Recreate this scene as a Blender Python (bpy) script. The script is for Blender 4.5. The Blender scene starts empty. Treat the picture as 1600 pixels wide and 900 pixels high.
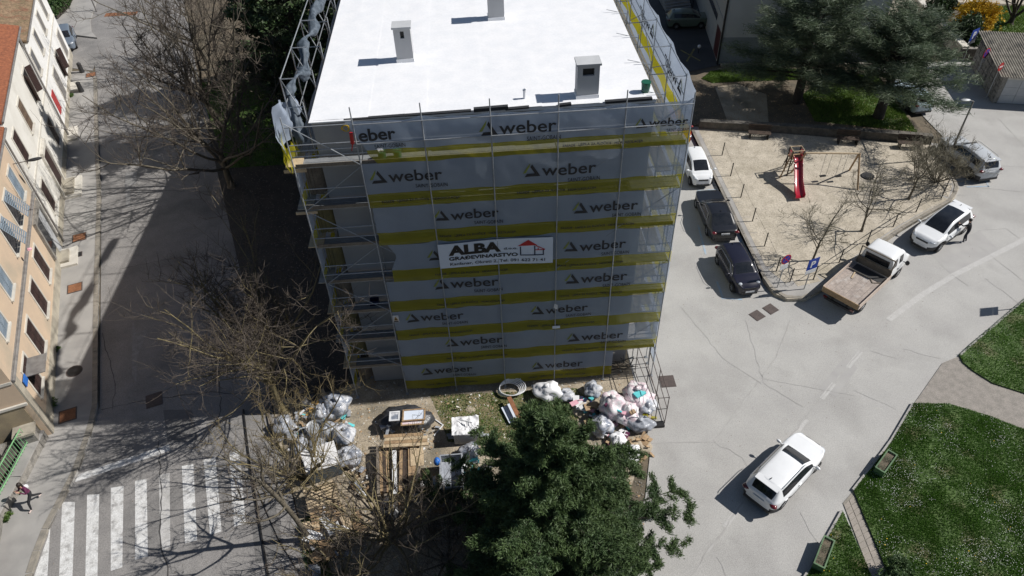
import bpy, math, random
import numpy as np
from mathutils import Vector, Matrix, noise as mnoise
random.seed(7)
rad = math.radians
C = bpy.context.scene.collection
# ---------------------------------------------------------------- camera
F_PX = 1130.0
R3 = np.array([[0.99702851, -0.07011493, 0.03190688],
               [-0.0711318, -0.67896399, 0.73071757],
               [-0.02957058, -0.73081584, -0.68193386]])   # rows: world axes; columns: camera right, down, forward
HC = 29.0
cam = bpy.data.cameras.new('camera'); cam.sensor_width = 36.0; cam.lens = F_PX / 1600 * 36; cam.clip_end = 2000; cam.clip_start = 0.5
camo = bpy.data.objects.new('camera', cam); C.objects.link(camo)
camo.matrix_world = Matrix(((R3[0, 0], -R3[0, 1], -R3[0, 2], 0), (R3[1, 0], -R3[1, 1], -R3[1, 2], 0), (R3[2, 0], -R3[2, 1], -R3[2, 2], HC), (0, 0, 0, 1)))
bpy.context.scene.camera = camo
# ---------------------------------------------------------------- light
SUN_EL, SUN_AZ = rad(43.5), rad(88.2)            # azimuth from +Y towards +X
w = bpy.data.worlds.new('World'); bpy.context.scene.world = w; w.use_nodes = True
nt = w.node_tree; sky = nt.nodes.new('ShaderNodeTexSky'); sky.sky_type = 'NISHITA'; sky.sun_disc = False
sky.sun_elevation = SUN_EL; sky.sun_rotation = SUN_AZ; sky.air_density = 1.0; sky.dust_density = 0.6; sky.ozone_density = 1.5
bg = nt.nodes['Background']; bg.inputs[1].default_value = 0.05; nt.links.new(sky.outputs[0], bg.inputs[0])
sl = bpy.data.lights.new('sun', 'SUN'); sl.energy = 4.6; sl.angle = rad(0.5); sl.color = (1, 0.965, 0.915)
so = bpy.data.objects.new('sun', sl); C.objects.link(so)
sd = Vector((math.sin(SUN_AZ) * math.cos(SUN_EL), math.cos(SUN_AZ) * math.cos(SUN_EL), math.sin(SUN_EL)))
so.rotation_euler = sd.to_track_quat('Z', 'Y').to_euler(); so.location = sd * 80
vs = bpy.context.scene.view_settings; vs.view_transform = 'Standard'; vs.look = 'None'; vs.exposure = 0.2; vs.gamma = 1.0; vs.use_curve_mapping = False
cy = bpy.context.scene.cycles
try:
    cy.max_bounces = 6; cy.transparent_max_bounces = 12; cy.caustics_reflective = False; cy.caustics_refractive = False
except Exception: pass
# ---------------------------------------------------------------- helpers
def G(px, py, z=0.0):
    """point of the place at height z that the photograph shows at pixel (px, py)"""
    r = R3 @ np.array([px - 800.0, py - 450.0, F_PX]); t = (HC - z) / -r[2]
    return Vector((r[0] * t, r[1] * t, z))
WM = {}
def wm(o): return WM.get(o.name, Matrix.Identity(4)) if o else Matrix.Identity(4)
def tag(o, label=None, cat=None, group=None, kind=None):
    if label: o['label'] = label
    if cat: o['category'] = cat
    if group: o['group'] = group
    if kind: o['kind'] = kind
    return o
def thing(name, label, cat, loc=(0, 0, 0), rz=0.0, group=None):
    o = bpy.data.objects.new(name, None); C.objects.link(o); o.empty_display_size = 0.2
    o.location = loc; o.rotation_euler = (0, 0, rz)
    WM[o.name] = Matrix.Translation(Vector(loc)) @ Matrix.Rotation(rz, 4, 'Z')
    return tag(o, label, cat, group)
def link(name, me, parent=None, mats=None):
    o = bpy.data.objects.new(name, me); C.objects.link(o)
    if parent: o.parent = parent; WM[o.name] = wm(parent)
    if mats is not None:
        me.materials.clear()
        for m in (mats if isinstance(mats, (list, tuple)) else [mats]): me.materials.append(m)
    return o
class MB:
    """collects geometry; build() links it as one mesh object"""
    def __init__(s): s.v = []; s.f = []; s.m = []
    def add(s, vs, fs, m=0):
        b = len(s.v); s.v += [tuple(v) for v in vs]
        for f in fs: s.f.append([i + b for i in f]); s.m.append(m)
        return s
    def basis(s, o, ax, ay, az, m=0):
        """box from corner o along three edge vectors"""
        o, ax, ay, az = Vector(o), Vector(ax), Vector(ay), Vector(az)
        vs = [o, o + ax, o + ax + ay, o + ay, o + az, o + ax + az, o + ax + ay + az, o + ay + az]
        return s.add(vs, [(0, 3, 2, 1), (4, 5, 6, 7), (0, 1, 5, 4), (1, 2, 6, 5), (2, 3, 7, 6), (3, 0, 4, 7)], m)
    def box(s, cx, cy, cz, sx, sy, sz, rz=0.0, m=0):
        c, n = math.cos(rz), math.sin(rz); ax = Vector((c * sx, n * sx, 0)); ay = Vector((-n * sy, c * sy, 0)); az = Vector((0, 0, sz))
        return s.basis(Vector((cx, cy, cz)) - ax / 2 - ay / 2 - az / 2, ax, ay, az, m)
    def ring(s, p, d, r, n):
        d = Vector(d).normalized(); a = d.orthogonal().normalized(); b = d.cross(a)
        return [Vector(p) + a * (r * math.cos(2 * math.pi * i / n)) + b * (r * math.sin(2 * math.pi * i / n)) for i in range(n)]
    def tube(s, p0, p1, r0, r1=None, n=8, m=0, cap=True):
        p0, p1 = Vector(p0), Vector(p1); d = p1 - p0
        if d.length < 1e-6: return s
        r1 = r0 if r1 is None else r1
        vs = s.ring(p0, d, r0, n) + s.ring(p1, d, r1, n)
        fs = [(i, (i + 1) % n, n + (i + 1) % n, n + i) for i in range(n)]
        if cap: fs += [tuple(range(n - 1, -1, -1)), tuple(range(n, 2 * n))]
        return s.add(vs, fs, m)
    def path(s, pts, r, n=6, m=0):
        for a, b in zip(pts[:-1], pts[1:]): s.tube(a, b, r, r, n, m)
        return s
    def prism(s, poly, z0, z1, m=0):
        n = len(poly); vs = [(p[0], p[1], z0) for p in poly] + [(p[0], p[1], z1) for p in poly]
        ar = sum(poly[i][0] * poly[(i + 1) % n][1] - poly[(i + 1) % n][0] * poly[i][1] for i in range(n))
        idx = list(range(n)) if ar > 0 else list(range(n - 1, -1, -1))
        fs = [tuple(n + i for i in idx), tuple(reversed(idx))]
        for k in range(n): a, b = idx[k], idx[(k + 1) % n]; fs.append((a, b, n + b, n + a))
        return s.add(vs, fs, m)
    def sheet(s, poly, z, m=0):
        n = len(poly); ar = sum(poly[i][0] * poly[(i + 1) % n][1] - poly[(i + 1) % n][0] * poly[i][1] for i in range(n))
        return s.add([(p[0], p[1], z) for p in poly], [tuple(range(n)) if ar > 0 else tuple(range(n - 1, -1, -1))], m)
    def grid(s, fn, nu, nv, m=0, closed=False):
        vs = [fn(i / nu, j / nv) for j in range(nv + 1) for i in range(nu + 1)]
        fs = [(j * (nu + 1) + i, j * (nu + 1) + i + 1, (j + 1) * (nu + 1) + i + 1, (j + 1) * (nu + 1) + i) for j in range(nv) for i in range(nu)]
        return s.add(vs, fs, m)
    def ell(s, c, rx, ry, rz, nu=12, nv=8, m=0, rot=0.0, crumple=0.0, fq=2.0, flat=None):
        c = Vector(c); co, si = math.cos(rot), math.sin(rot); b = len(s.v); vs = []
        for j in range(nv + 1):
            th = math.pi * j / nv
            for i in range(nu):
                ph = 2 * math.pi * i / nu
                d = Vector((math.sin(th) * math.cos(ph), math.sin(th) * math.sin(ph), math.cos(th)))
                k = 1.0
                if crumple: k += crumple * (mnoise.noise(d * fq + c * 3.1) + 0.6 * abs(mnoise.noise(d * fq * 2.7 + c * 1.7)) - 0.2)
                p = Vector((d.x * rx * k, d.y * ry * k, d.z * rz * k))
                if flat is not None and p.z < flat: p.z = flat
                vs.append((c.x + p.x * co - p.y * si, c.y + p.x * si + p.y * co, c.z + p.z))
        fs = [(j * nu + i, (j + 1) * nu + i, (j + 1) * nu + (i + 1) % nu, j * nu + (i + 1) % nu) for j in range(nv) for i in range(nu)]
        return s.add(vs, fs, m)
    def mesh(s, name, parent=None, smooth=False):
        me = bpy.data.meshes.new(name); M = wm(parent).inverted()
        me.from_pydata([M @ Vector(v) for v in s.v] if parent else s.v, [], s.f)
        if any(s.m): me.polygons.foreach_set('material_index', s.m)
        if smooth: me.polygons.foreach_set('use_smooth', [True] * len(s.f))
        me.update(); return me
    def build(s, name, mats, parent=None, smooth=False):
        return link(name, s.mesh(name, parent, smooth), parent, mats)
def struct(name, mb, mats, parent=None, smooth=False):
    o = mb.build(name, mats, parent, smooth)
    if not parent: o['kind'] = 'structure'
    return o
def dup(root, loc, rz=0.0, label=None, scale=None, rx=0.0):
    def cp(o, par):
        c = o.copy(); C.objects.link(c)
        if par: c.parent = par
        for ch in kids.get(o, []): cp(ch, c)
        return c
    kids = {}
    for o in list(C.objects):
        if o.parent: kids.setdefault(o.parent, []).append(o)
    r = cp(root, None); r.location = loc; r.rotation_euler = (rx, 0, rz)
    if scale: r.scale = scale
    if label: r['label'] = label
    return r
def fast_mesh(name, V, T, mats, parent=None, MI=None, smooth=False):
    """V (n,3), T (m,k) numpy faces of k corners"""
    me = bpy.data.meshes.new(name); k = T.shape[1]
    if parent:
        M = np.array(wm(parent).inverted()); V = V @ M[:3, :3].T + M[:3, 3]
    me.vertices.add(len(V)); me.vertices.foreach_set('co', np.ascontiguousarray(V, dtype=np.float32).ravel())
    me.loops.add(T.size); me.loops.foreach_set('vertex_index', np.ascontiguousarray(T, dtype=np.int32).ravel())
    me.polygons.add(len(T)); me.polygons.foreach_set('loop_start', np.arange(0, T.size, k, dtype=np.int32))
    if MI is not None: me.polygons.foreach_set('material_index', np.asarray(MI, dtype=np.int32))
    if smooth: me.polygons.foreach_set('use_smooth', np.ones(len(T), dtype=bool))
    me.update(calc_edges=True); me.validate()
    return link(name, me, parent, mats)
# ---------------------------------------------------------------- materials
def mat(name, col, rough=0.8, col2=None, scale=3.0, amt=0.5, fine=0.0, fscale=60.0, bump=0.0, bscale=40.0, metal=0.0,
        alpha=1.0, trans=0.0, spec=0.5, coat=0.0, stain=None, sscale=0.4, wave=None, wcol=None):
    m = bpy.data.materials.new(name); m.use_nodes = True; t = m.node_tree; N = t.nodes; L = t.links
    b = N['Principled BSDF']; b.inputs['Roughness'].default_value = rough; b.inputs['Metallic'].default_value = metal
    b.inputs['Specular IOR Level'].default_value = spec
    if coat: b.inputs['Coat Weight'].default_value = coat; b.inputs['Coat Roughness'].default_value = 0.05
    tc = N.new('ShaderNodeTexCoord')
    def nz(sc, det=5.0):
        n = N.new('ShaderNodeTexNoise'); n.inputs['Scale'].default_value = sc; n.inputs['Detail'].default_value = det
        L.new(tc.outputs['Object'], n.inputs['Vector']); return n.outputs['Fac']
    def mixc(fac, a, bcol, lo=0.35, hi=0.65):
        r = N.new('ShaderNodeMapRange'); r.inputs[1].default_value = lo; r.inputs[2].default_value = hi; L.new(fac, r.inputs[0])
        x = N.new('ShaderNodeMix'); x.data_type = 'RGBA'; L.new(r.outputs[0], x.inputs[0])
        for s, v in ((6, a), (7, bcol)):
            if isinstance(v, (tuple, list)): x.inputs[s].default_value = (*v, 1)
            else: L.new(v, x.inputs[s])
        return x.outputs[2]
    c2 = col2 if col2 else tuple(min(1, c * 0.8) for c in col)
    c = mixc(nz(scale), col, c2, 0.5 - amt * 0.5 + 0.1, 0.5 + amt * 0.5 - 0.1 + 0.02)
    if stain: c = mixc(nz(sscale, 6.0), c, stain, 0.52, 0.72)
    if fine:
        x = N.new('ShaderNodeMix'); x.data_type = 'RGBA'; x.blend_type = 'MULTIPLY'; x.inputs[0].default_value = 1.0
        L.new(c, x.inputs[6]); f = nz(fscale, 3.0)
        r = N.new('ShaderNodeMapRange'); r.inputs[1].default_value = 0.3; r.inputs[2].default_value = 0.7; r.inputs[3].default_value = 1 - fine; r.inputs[4].default_value = 1 + fine * 0.5
        L.new(f, r.inputs[0]); L.new(r.outputs[0], x.inputs[7]); c = x.outputs[2]
    if wave:
        wv = N.new('ShaderNodeTexWave'); wv.inputs['Scale'].default_value = wave; wv.bands_direction = 'Z'; wv.inputs['Distortion'].default_value = 0.3
        L.new(tc.outputs['Object'], wv.inputs['Vector']); c = mixc(wv.outputs['Fac'], c, wcol or tuple(v * 0.5 for v in col), 0.4, 0.6)
    L.new(c, b.inputs['Base Color'])
    if bump:
        bn = N.new('ShaderNodeBump'); bn.inputs['Strength'].default_value = bump; bn.inputs['Distance'].default_value = 0.02
        L.new(nz(bscale, 4.0), bn.inputs['Height']); L.new(bn.outputs[0], b.inputs['Normal'])
    if alpha < 1 or trans > 0:
        out = N['Material Output']; sh = b.outputs[0]
        if trans > 0:
            tl = N.new('ShaderNodeBsdfTranslucent'); L.new(c, tl.inputs[0]); mx = N.new('ShaderNodeMixShader'); mx.inputs[0].default_value = trans
            L.new(sh, mx.inputs[1]); L.new(tl.outputs[0], mx.inputs[2]); sh = mx.outputs[0]
        if alpha < 1:
            tp = N.new('ShaderNodeBsdfTransparent'); mx = N.new('ShaderNodeMixShader'); mx.inputs[0].default_value = alpha
            L.new(tp.outputs[0], mx.inputs[1]); L.new(sh, mx.inputs[2]); sh = mx.outputs[0]
        L.new(sh, out.inputs['Surface'])
    return m
M = {}
def dm(k, *a, **kw): M[k] = mat(k, *a, **kw)
dm('soil', (0.16, 0.125, 0.085), col2=(0.10, 0.085, 0.06), scale=1.2, fine=0.35, fscale=30, bump=0.6)
dm('yard', (0.44, 0.375, 0.285), col2=(0.30, 0.25, 0.18), scale=0.9, fine=0.35, fscale=18, bump=0.7, bscale=22, stain=(0.13, 0.12, 0.09), sscale=0.5)
dm('asphalt', (0.275, 0.262, 0.25), col2=(0.225, 0.215, 0.207), scale=0.9, fine=0.34, fscale=28, bump=0.6, bscale=45, stain=(0.165, 0.16, 0.155), sscale=0.35)
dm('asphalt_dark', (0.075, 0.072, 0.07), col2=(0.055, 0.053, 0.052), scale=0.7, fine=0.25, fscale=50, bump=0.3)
dm('concrete', (0.425, 0.415, 0.395), col2=(0.365, 0.355, 0.34), scale=0.45, fine=0.24, fscale=26, bump=0.5, bscale=45, stain=(0.325, 0.315, 0.30), sscale=0.33)
dm('pavement', (0.36, 0.345, 0.325), col2=(0.30, 0.29, 0.275), scale=0.8, fine=0.15, fscale=50, bump=0.3, stain=(0.25, 0.24, 0.23), sscale=0.4)
dm('kerb', (0.30, 0.27, 0.225), col2=(0.20, 0.185, 0.16), scale=2.5, fine=0.25, fscale=40, bump=0.4)
dm('crack', (0.325, 0.315, 0.30), col2=(0.40, 0.39, 0.375), scale=2)
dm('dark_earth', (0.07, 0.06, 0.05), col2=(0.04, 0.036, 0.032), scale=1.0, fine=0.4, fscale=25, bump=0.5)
dm('street_patch', (0.17, 0.165, 0.16), col2=(0.14, 0.135, 0.13), scale=1.5, fine=0.3, fscale=30)
dm('paint_road', (0.475, 0.465, 0.45), col2=(0.43, 0.42, 0.405), scale=3, fine=0.2, fscale=20)
dm('patch', (0.38, 0.37, 0.355), col2=(0.34, 0.33, 0.32), scale=1.0, fine=0.15)
dm('paint_white', (0.66, 0.66, 0.65), col2=(0.55, 0.545, 0.53), scale=3.5, fine=0.25, fscale=16, stain=(0.30, 0.29, 0.28), sscale=3.2)
dm('paint_worn', (0.50, 0.49, 0.475), col2=(0.42, 0.41, 0.395), scale=3, fine=0.2, fscale=20, stain=(0.36, 0.35, 0.33), sscale=3)
dm('paint_faded', (0.30, 0.295, 0.29), col2=(0.22, 0.215, 0.21), scale=3.0, fine=0.25, fscale=20)
dm('paint_blue', (0.28, 0.38, 0.48), col2=(0.36, 0.38, 0.4), scale=3)
dm('paint_yellow', (0.32, 0.26, 0.07), col2=(0.15, 0.13, 0.07), scale=3)
dm('sand', (0.50, 0.445, 0.36), col2=(0.38, 0.335, 0.265), scale=1.6, fine=0.28, fscale=11, bump=1.0, bscale=6, stain=(0.34, 0.30, 0.23), sscale=0.5)
dm('lawn', (0.08, 0.14, 0.028), col2=(0.055, 0.10, 0.02), scale=1.5, fine=0.5, fscale=35, bump=0.6, stain=(0.15, 0.13, 0.065), sscale=0.8)
dm('lawn_site', (0.14, 0.14, 0.055), col2=(0.24, 0.19, 0.11), scale=1.4, fine=0.5, fscale=22, bump=0.6)
dm('paver', (0.30, 0.27, 0.24), col2=(0.23, 0.21, 0.185), scale=3, fine=0.3, fscale=25, bump=0.5)
dm('slab', (0.34, 0.30, 0.26), col2=(0.26, 0.235, 0.205), scale=2, fine=0.25, fscale=40, bump=0.3)
dm('stone', (0.30, 0.28, 0.25), col2=(0.17, 0.16, 0.145), scale=3.5, fine=0.3, fscale=20, bump=0.8, bscale=15)
dm('stone_dark', (0.14, 0.125, 0.105), col2=(0.08, 0.075, 0.065), scale=3, fine=0.3, fscale=20, bump=0.7)
dm('membrane', (0.82, 0.82, 0.83), col2=(0.76, 0.77, 0.79), scale=1.5, fine=0.04, fscale=10, bump=0.25, bscale=5, rough=0.55)
dm('render_grey', (0.33, 0.335, 0.345), col2=(0.29, 0.295, 0.305), scale=1.0, fine=0.06, bump=0.2)
dm('cap_grey', (0.50, 0.51, 0.52), col2=(0.44, 0.45, 0.46), scale=2, fine=0.1)
dm('chimney_grey', (0.46, 0.465, 0.475), col2=(0.40, 0.405, 0.415), scale=1.0, fine=0.08, bump=0.2)
dm('white_wall', (0.74, 0.72, 0.67), col2=(0.68, 0.655, 0.60), scale=0.8, fine=0.08, bump=0.25, stain=(0.58, 0.555, 0.50), sscale=0.5)
dm('white_wall_far', (0.78, 0.775, 0.76), col2=(0.70, 0.69, 0.67), scale=0.8, fine=0.06, bump=0.2)
dm('peach_wall', (0.60, 0.46, 0.33), col2=(0.54, 0.42, 0.31), scale=0.9, fine=0.08, bump=0.25, stain=(0.44, 0.37, 0.28), sscale=0.5)
dm('plinth', (0.45, 0.41, 0.33), col2=(0.30, 0.27, 0.22), scale=1.5, fine=0.2, bump=0.4, stain=(0.22, 0.2, 0.16), sscale=0.9)
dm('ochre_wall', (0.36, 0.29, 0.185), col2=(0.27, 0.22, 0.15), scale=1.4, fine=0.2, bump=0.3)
dm('trim', (0.62, 0.59, 0.53), col2=(0.52, 0.49, 0.43), scale=3, fine=0.12)
dm('shutter', (0.045, 0.024, 0.022), col2=(0.065, 0.036, 0.03), scale=6, wave=3.0, wcol=(0.022, 0.012, 0.011), rough=0.6)
dm('shutter_tan', (0.20, 0.145, 0.095), col2=(0.14, 0.10, 0.07), scale=6, wave=3.0, wcol=(0.09, 0.06, 0.045), rough=0.6)
dm('shutter_blue', (0.27, 0.32, 0.37), col2=(0.22, 0.27, 0.32), scale=6, wave=3.0, wcol=(0.14, 0.18, 0.22), rough=0.6)
dm('dark_glass', (0.012, 0.014, 0.018), col2=(0.02, 0.022, 0.026), rough=0.08, spec=0.6)
dm('win_glass', (0.06, 0.065, 0.075), col2=(0.10, 0.10, 0.11), rough=0.12, scale=0.7)
dm('roof_tile', (0.34, 0.12, 0.055), col2=(0.26, 0.09, 0.045), scale=4, fine=0.3, fscale=9, bump=0.4)
dm('roof_old', (0.30, 0.20, 0.125), col2=(0.20, 0.15, 0.085), scale=2.2, fine=0.4, fscale=8, bump=0.5, stain=(0.24, 0.10, 0.06), sscale=1.2)
dm('pipe_grey', (0.22, 0.21, 0.20), col2=(0.15, 0.14, 0.135), scale=4, rough=0.5)
dm('pipe_dark', (0.04, 0.038, 0.036), rough=0.5)
dm('steel', (0.42, 0.44, 0.46), col2=(0.33, 0.35, 0.37), scale=8, rough=0.42, metal=0.55)
dm('steel_white', (0.33, 0.35, 0.375), col2=(0.25, 0.27, 0.29), scale=8, rough=0.45)
dm('deck', (0.36, 0.34, 0.31), col2=(0.26, 0.24, 0.215), scale=3, fine=0.25, fscale=14, rough=0.75)
dm('deck_steel', (0.33, 0.34, 0.35), col2=(0.25, 0.26, 0.27), scale=4, fine=0.2, rough=0.5, metal=0.3)
dm('wood', (0.42, 0.29, 0.165), col2=(0.30, 0.20, 0.115), scale=3.5, fine=0.3, fscale=22, bump=0.3)
dm('wood_light', (0.56, 0.44, 0.29), col2=(0.44, 0.34, 0.22), scale=3.5, fine=0.2, fscale=22, bump=0.3)
dm('wood_grey', (0.23, 0.195, 0.155), col2=(0.15, 0.125, 0.10), scale=3, fine=0.3, fscale=20, bump=0.3)
dm('wood_dark', (0.075, 0.05, 0.036), col2=(0.045, 0.032, 0.025), scale=3, fine=0.3, fscale=20)
dm('net_grey', (0.48, 0.56, 0.68), col2=(0.43, 0.50, 0.62), scale=0.8, fine=0.08, fscale=50, rough=0.8, alpha=0.79, trans=0.42)
dm('net_yellow', (0.55, 0.50, 0.02), col2=(0.46, 0.42, 0.015), scale=0.8, fine=0.08, fscale=50, rough=0.8, alpha=0.64, trans=0.45)
dm('net_roll', (0.035, 0.05, 0.068), col2=(0.10, 0.125, 0.155), scale=5, fine=0.2, rough=0.7)
dm('print_dark', (0.026, 0.028, 0.034), rough=0.7)
dm('print_green', (0.24, 0.28, 0.06), rough=0.7)
dm('banner', (0.66, 0.72, 0.82), col2=(0.60, 0.66, 0.76), scale=0.8, rough=0.5)
dm('print_navy', (0.012, 0.018, 0.06), rough=0.5)
dm('print_red', (0.50, 0.025, 0.03), rough=0.5)
dm('white_plastic', (0.74, 0.75, 0.76), col2=(0.62, 0.63, 0.65), scale=4, rough=0.45)
dm('white_sheet', (0.76, 0.76, 0.77), col2=(0.66, 0.665, 0.68), scale=2, rough=0.6, bump=0.3, bscale=5)
dm('bag_clear', (0.60, 0.61, 0.64), col2=(0.24, 0.27, 0.33), scale=3.2, amt=0.35, fine=0.25, fscale=11, rough=0.22, alpha=0.93, bump=0.7, bscale=7)
dm('bag_pink', (0.74, 0.60, 0.64), col2=(0.66, 0.66, 0.66), scale=3.5, amt=0.3, fine=0.2, fscale=16, rough=0.35, bump=0.8, bscale=12)
dm('bag_grey', (0.40, 0.42, 0.46), col2=(0.27, 0.29, 0.33), scale=6, fine=0.3, rough=0.35, bump=0.8, bscale=12)
dm('bag_black', (0.03, 0.032, 0.036), col2=(0.06, 0.062, 0.07), scale=6, rough=0.35, bump=0.8, bscale=12)
dm('turquoise', (0.10, 0.52, 0.55), col2=(0.14, 0.60, 0.62), scale=5, rough=0.7)
dm('pink', (0.70, 0.38, 0.45), rough=0.8)
dm('board_olive', (0.20, 0.17, 0.07), col2=(0.14, 0.12, 0.06), scale=4)
dm('amber', (0.62, 0.40, 0.13), col2=(0.5, 0.27, 0.07), scale=7, rough=0.8)
dm('cardboard', (0.40, 0.28, 0.17), rough=0.8)
dm('blue', (0.03, 0.16, 0.55), rough=0.4)
dm('black', (0.012, 0.012, 0.013), rough=0.55)
dm('rubber', (0.014, 0.014, 0.015), rough=0.85)
dm('dark_plastic', (0.03, 0.03, 0.032), rough=0.6)
dm('chrome', (0.6, 0.6, 0.62), rough=0.18, metal=1.0)
dm('rim', (0.42, 0.43, 0.45), rough=0.35, metal=0.7)
dm('lens_red', (0.12, 0.008, 0.010), rough=0.15, coat=1)
dm('lens_clear', (0.55, 0.58, 0.62), rough=0.1, coat=1)
dm('plate', (0.72, 0.73, 0.75), rough=0.4)
dm('galv', (0.40, 0.41, 0.42), col2=(0.33, 0.34, 0.35), scale=6, rough=0.5, metal=0.3)
dm('green_paint', (0.10, 0.18, 0.085), col2=(0.07, 0.13, 0.06), scale=5, rough=0.5)
dm('green_rail', (0.20, 0.42, 0.20), rough=0.5)
dm('bucket_green', (0.012, 0.10, 0.055), rough=0.4)
dm('container_grey', (0.34, 0.36, 0.39), col2=(0.27, 0.29, 0.32), scale=2.5, fine=0.15, rough=0.55)
dm('container_blue', (0.06, 0.085, 0.11), col2=(0.09, 0.11, 0.13), scale=2, rough=0.5)
dm('rust', (0.28, 0.125, 0.06), col2=(0.20, 0.085, 0.04), scale=9, rough=0.8)
dm('iron', (0.10, 0.075, 0.068), col2=(0.07, 0.055, 0.05), scale=9, rough=0.7, fine=0.3)
dm('slide_red', (0.36, 0.012, 0.03), rough=0.25, coat=0.6)
dm('bark', (0.15, 0.13, 0.095), col2=(0.10, 0.085, 0.062), scale=5, fine=0.35, fscale=20, bump=0.6, bscale=18)
dm('bark_lichen', (0.22, 0.18, 0.085), col2=(0.15, 0.125, 0.075), scale=3.0, fine=0.35, fscale=18, bump=0.6, bscale=18)
dm('twig', (0.105, 0.085, 0.066), col2=(0.075, 0.06, 0.05), scale=3)
dm('twig_yellow', (0.20, 0.155, 0.07), col2=(0.15, 0.115, 0.06), scale=1.2)
dm('twig_pale', (0.21, 0.19, 0.13), col2=(0.15, 0.135, 0.10), scale=2)
dm('bark_dark', (0.035, 0.028, 0.022), col2=(0.055, 0.045, 0.035), scale=5, fine=0.3)
dm('needle', (0.058, 0.105, 0.04), col2=(0.085, 0.135, 0.052), scale=0.9, amt=0.5, rough=0.6, trans=0.3)
dm('needle_tip', (0.095, 0.15, 0.052), col2=(0.08, 0.125, 0.045), scale=1.0, rough=0.6, trans=0.3)
dm('cedar', (0.10, 0.14, 0.085), col2=(0.075, 0.11, 0.06), scale=0.8, rough=0.6, trans=0.3)
dm('cedar_tip', (0.155, 0.195, 0.125), col2=(0.125, 0.16, 0.09), scale=0.9, rough=0.6, trans=0.3)
dm('leaf_dark', (0.03, 0.052, 0.02), col2=(0.05, 0.075, 0.03), scale=1.0, rough=0.6, trans=0.15)
dm('leaf_hedge', (0.05, 0.10, 0.022), col2=(0.035, 0.075, 0.018), scale=1.0, rough=0.6, trans=0.2)
dm('forsythia', (0.72, 0.46, 0.02), col2=(0.55, 0.36, 0.03), scale=1.5, rough=0.7, trans=0.2)
dm('grass', (0.105, 0.215, 0.034), col2=(0.075, 0.155, 0.024), scale=0.8, rough=0.7, trans=0.25)
dm('grass_bright', (0.14, 0.22, 0.04), col2=(0.10, 0.17, 0.03), scale=0.9, rough=0.7, trans=0.25)
dm('daisy', (0.66, 0.67, 0.64), rough=0.8)
dm('dandelion', (0.75, 0.50, 0.02), rough=0.8)
dm('skin', (0.48, 0.28, 0.20), rough=0.6)
dm('plum', (0.11, 0.018, 0.06), col2=(0.08, 0.012, 0.045), scale=8, rough=0.85)
dm('cloth_black', (0.014, 0.014, 0.017), col2=(0.022, 0.022, 0.026), scale=8, rough=0.9)
dm('cloth_navy', (0.018, 0.02, 0.032), rough=0.9)
dm('hair_dark', (0.02, 0.012, 0.009), rough=0.6)
dm('shoe_pale', (0.62, 0.50, 0.46), rough=0.7)
dm('sign_blue', (0.012, 0.05, 0.32), rough=0.4)
dm('sign_red', (0.45, 0.015, 0.02), rough=0.4)
dm('sign_white', (0.72, 0.73, 0.74), rough=0.45)
dm('corrugated', (0.42, 0.38, 0.31), col2=(0.26, 0.235, 0.19), scale=1.8, fine=0.3, fscale=12, stain=(0.13, 0.12, 0.10), sscale=1.0)
dm('garage', (0.46, 0.47, 0.48), col2=(0.40, 0.41, 0.42), scale=1.5, rough=0.6)
dm('grey_wall', (0.40, 0.42, 0.43), col2=(0.36, 0.38, 0.39), scale=0.8, fine=0.1, bump=0.3)
dm('grey_plinth', (0.20, 0.23, 0.25), col2=(0.17, 0.195, 0.21), scale=1.2, fine=0.1)
dm('cream_wall', (0.50, 0.47, 0.41), col2=(0.45, 0.42, 0.37), scale=1.0, fine=0.08)
dm('door_red', (0.10, 0.022, 0.018), rough=0.5)
def paint(k, col, **kw): dm(k, col, col2=tuple(c * 0.97 for c in col), rough=0.3, coat=0.35, **kw)
paint('car_white', (0.74, 0.75, 0.76)); paint('car_navy', (0.012, 0.012, 0.024)); paint('car_dark', (0.014, 0.015, 0.019))
paint('car_silver', (0.48, 0.50, 0.52)); paint('car_green', (0.10, 0.13, 0.105)); paint('car_red', (0.30, 0.015, 0.015)); paint('car_blue', (0.14, 0.17, 0.21)); paint('car_pale', (0.45, 0.55, 0.62))
# ================================================================ GROUND
def gp(pts, z=0.0): return [tuple(G(x, y, z))[:2] for x, y in pts]
S = lambda poly, z: MB().sheet(poly, z)
struct('ground', S([(-260, -200), (260, -200), (260, 400), (-260, 400)], -0.05), M['soil'])
street_poly = [(-20.2, 15.6), (-17.5, 9), (-6.4, 9), (-8.2, 14.4), (-11.3, 23.3), (-20.6, 50), (-31, 82), (-36, 110), (-50, 140), (-64, 140), (-48, 100), (-41, 82), (-33.5, 62.3), (-26.8, 44), (-20.25, 24.4)]
street = struct('street', S(street_poly, -0.012), M['asphalt'])
struct('side_road', S([(-34.2, 63.6), (-90, 84), (-90, 97), (-37, 77)], -0.016), M['asphalt'])
struct('yard', S([(-11.2, 23.2), (-8.0, 14), (-6, 8), (3, 8), (3.3, 12.5), (7.2, 20.2), (7.2, 30), (-6, 60), (-24, 60)], -0.02), M['yard'])
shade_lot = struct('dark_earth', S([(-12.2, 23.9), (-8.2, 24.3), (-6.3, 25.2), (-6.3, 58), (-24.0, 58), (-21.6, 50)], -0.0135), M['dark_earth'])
struct('concrete_road', S([(7.1, 19.4), (6.3, 16.8), (5.0, 14.6), (3.0, 12.7), (2, 6), (30, 4), (70, 25), (80, 60), (46, 60), (40.5, 55.5), (34, 56), (34, 43), (15, 48.6), (13, 53), (7.2, 54)], -0.006), M['concrete'])
struct('back_court', S([(7.2, 53.2), (13.4, 52.4), (17.5, 56.2), (22, 57.6), (24, 90), (0, 92), (-20, 70), (-6, 51.5)], -0.002), M['asphalt_dark'])
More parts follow.
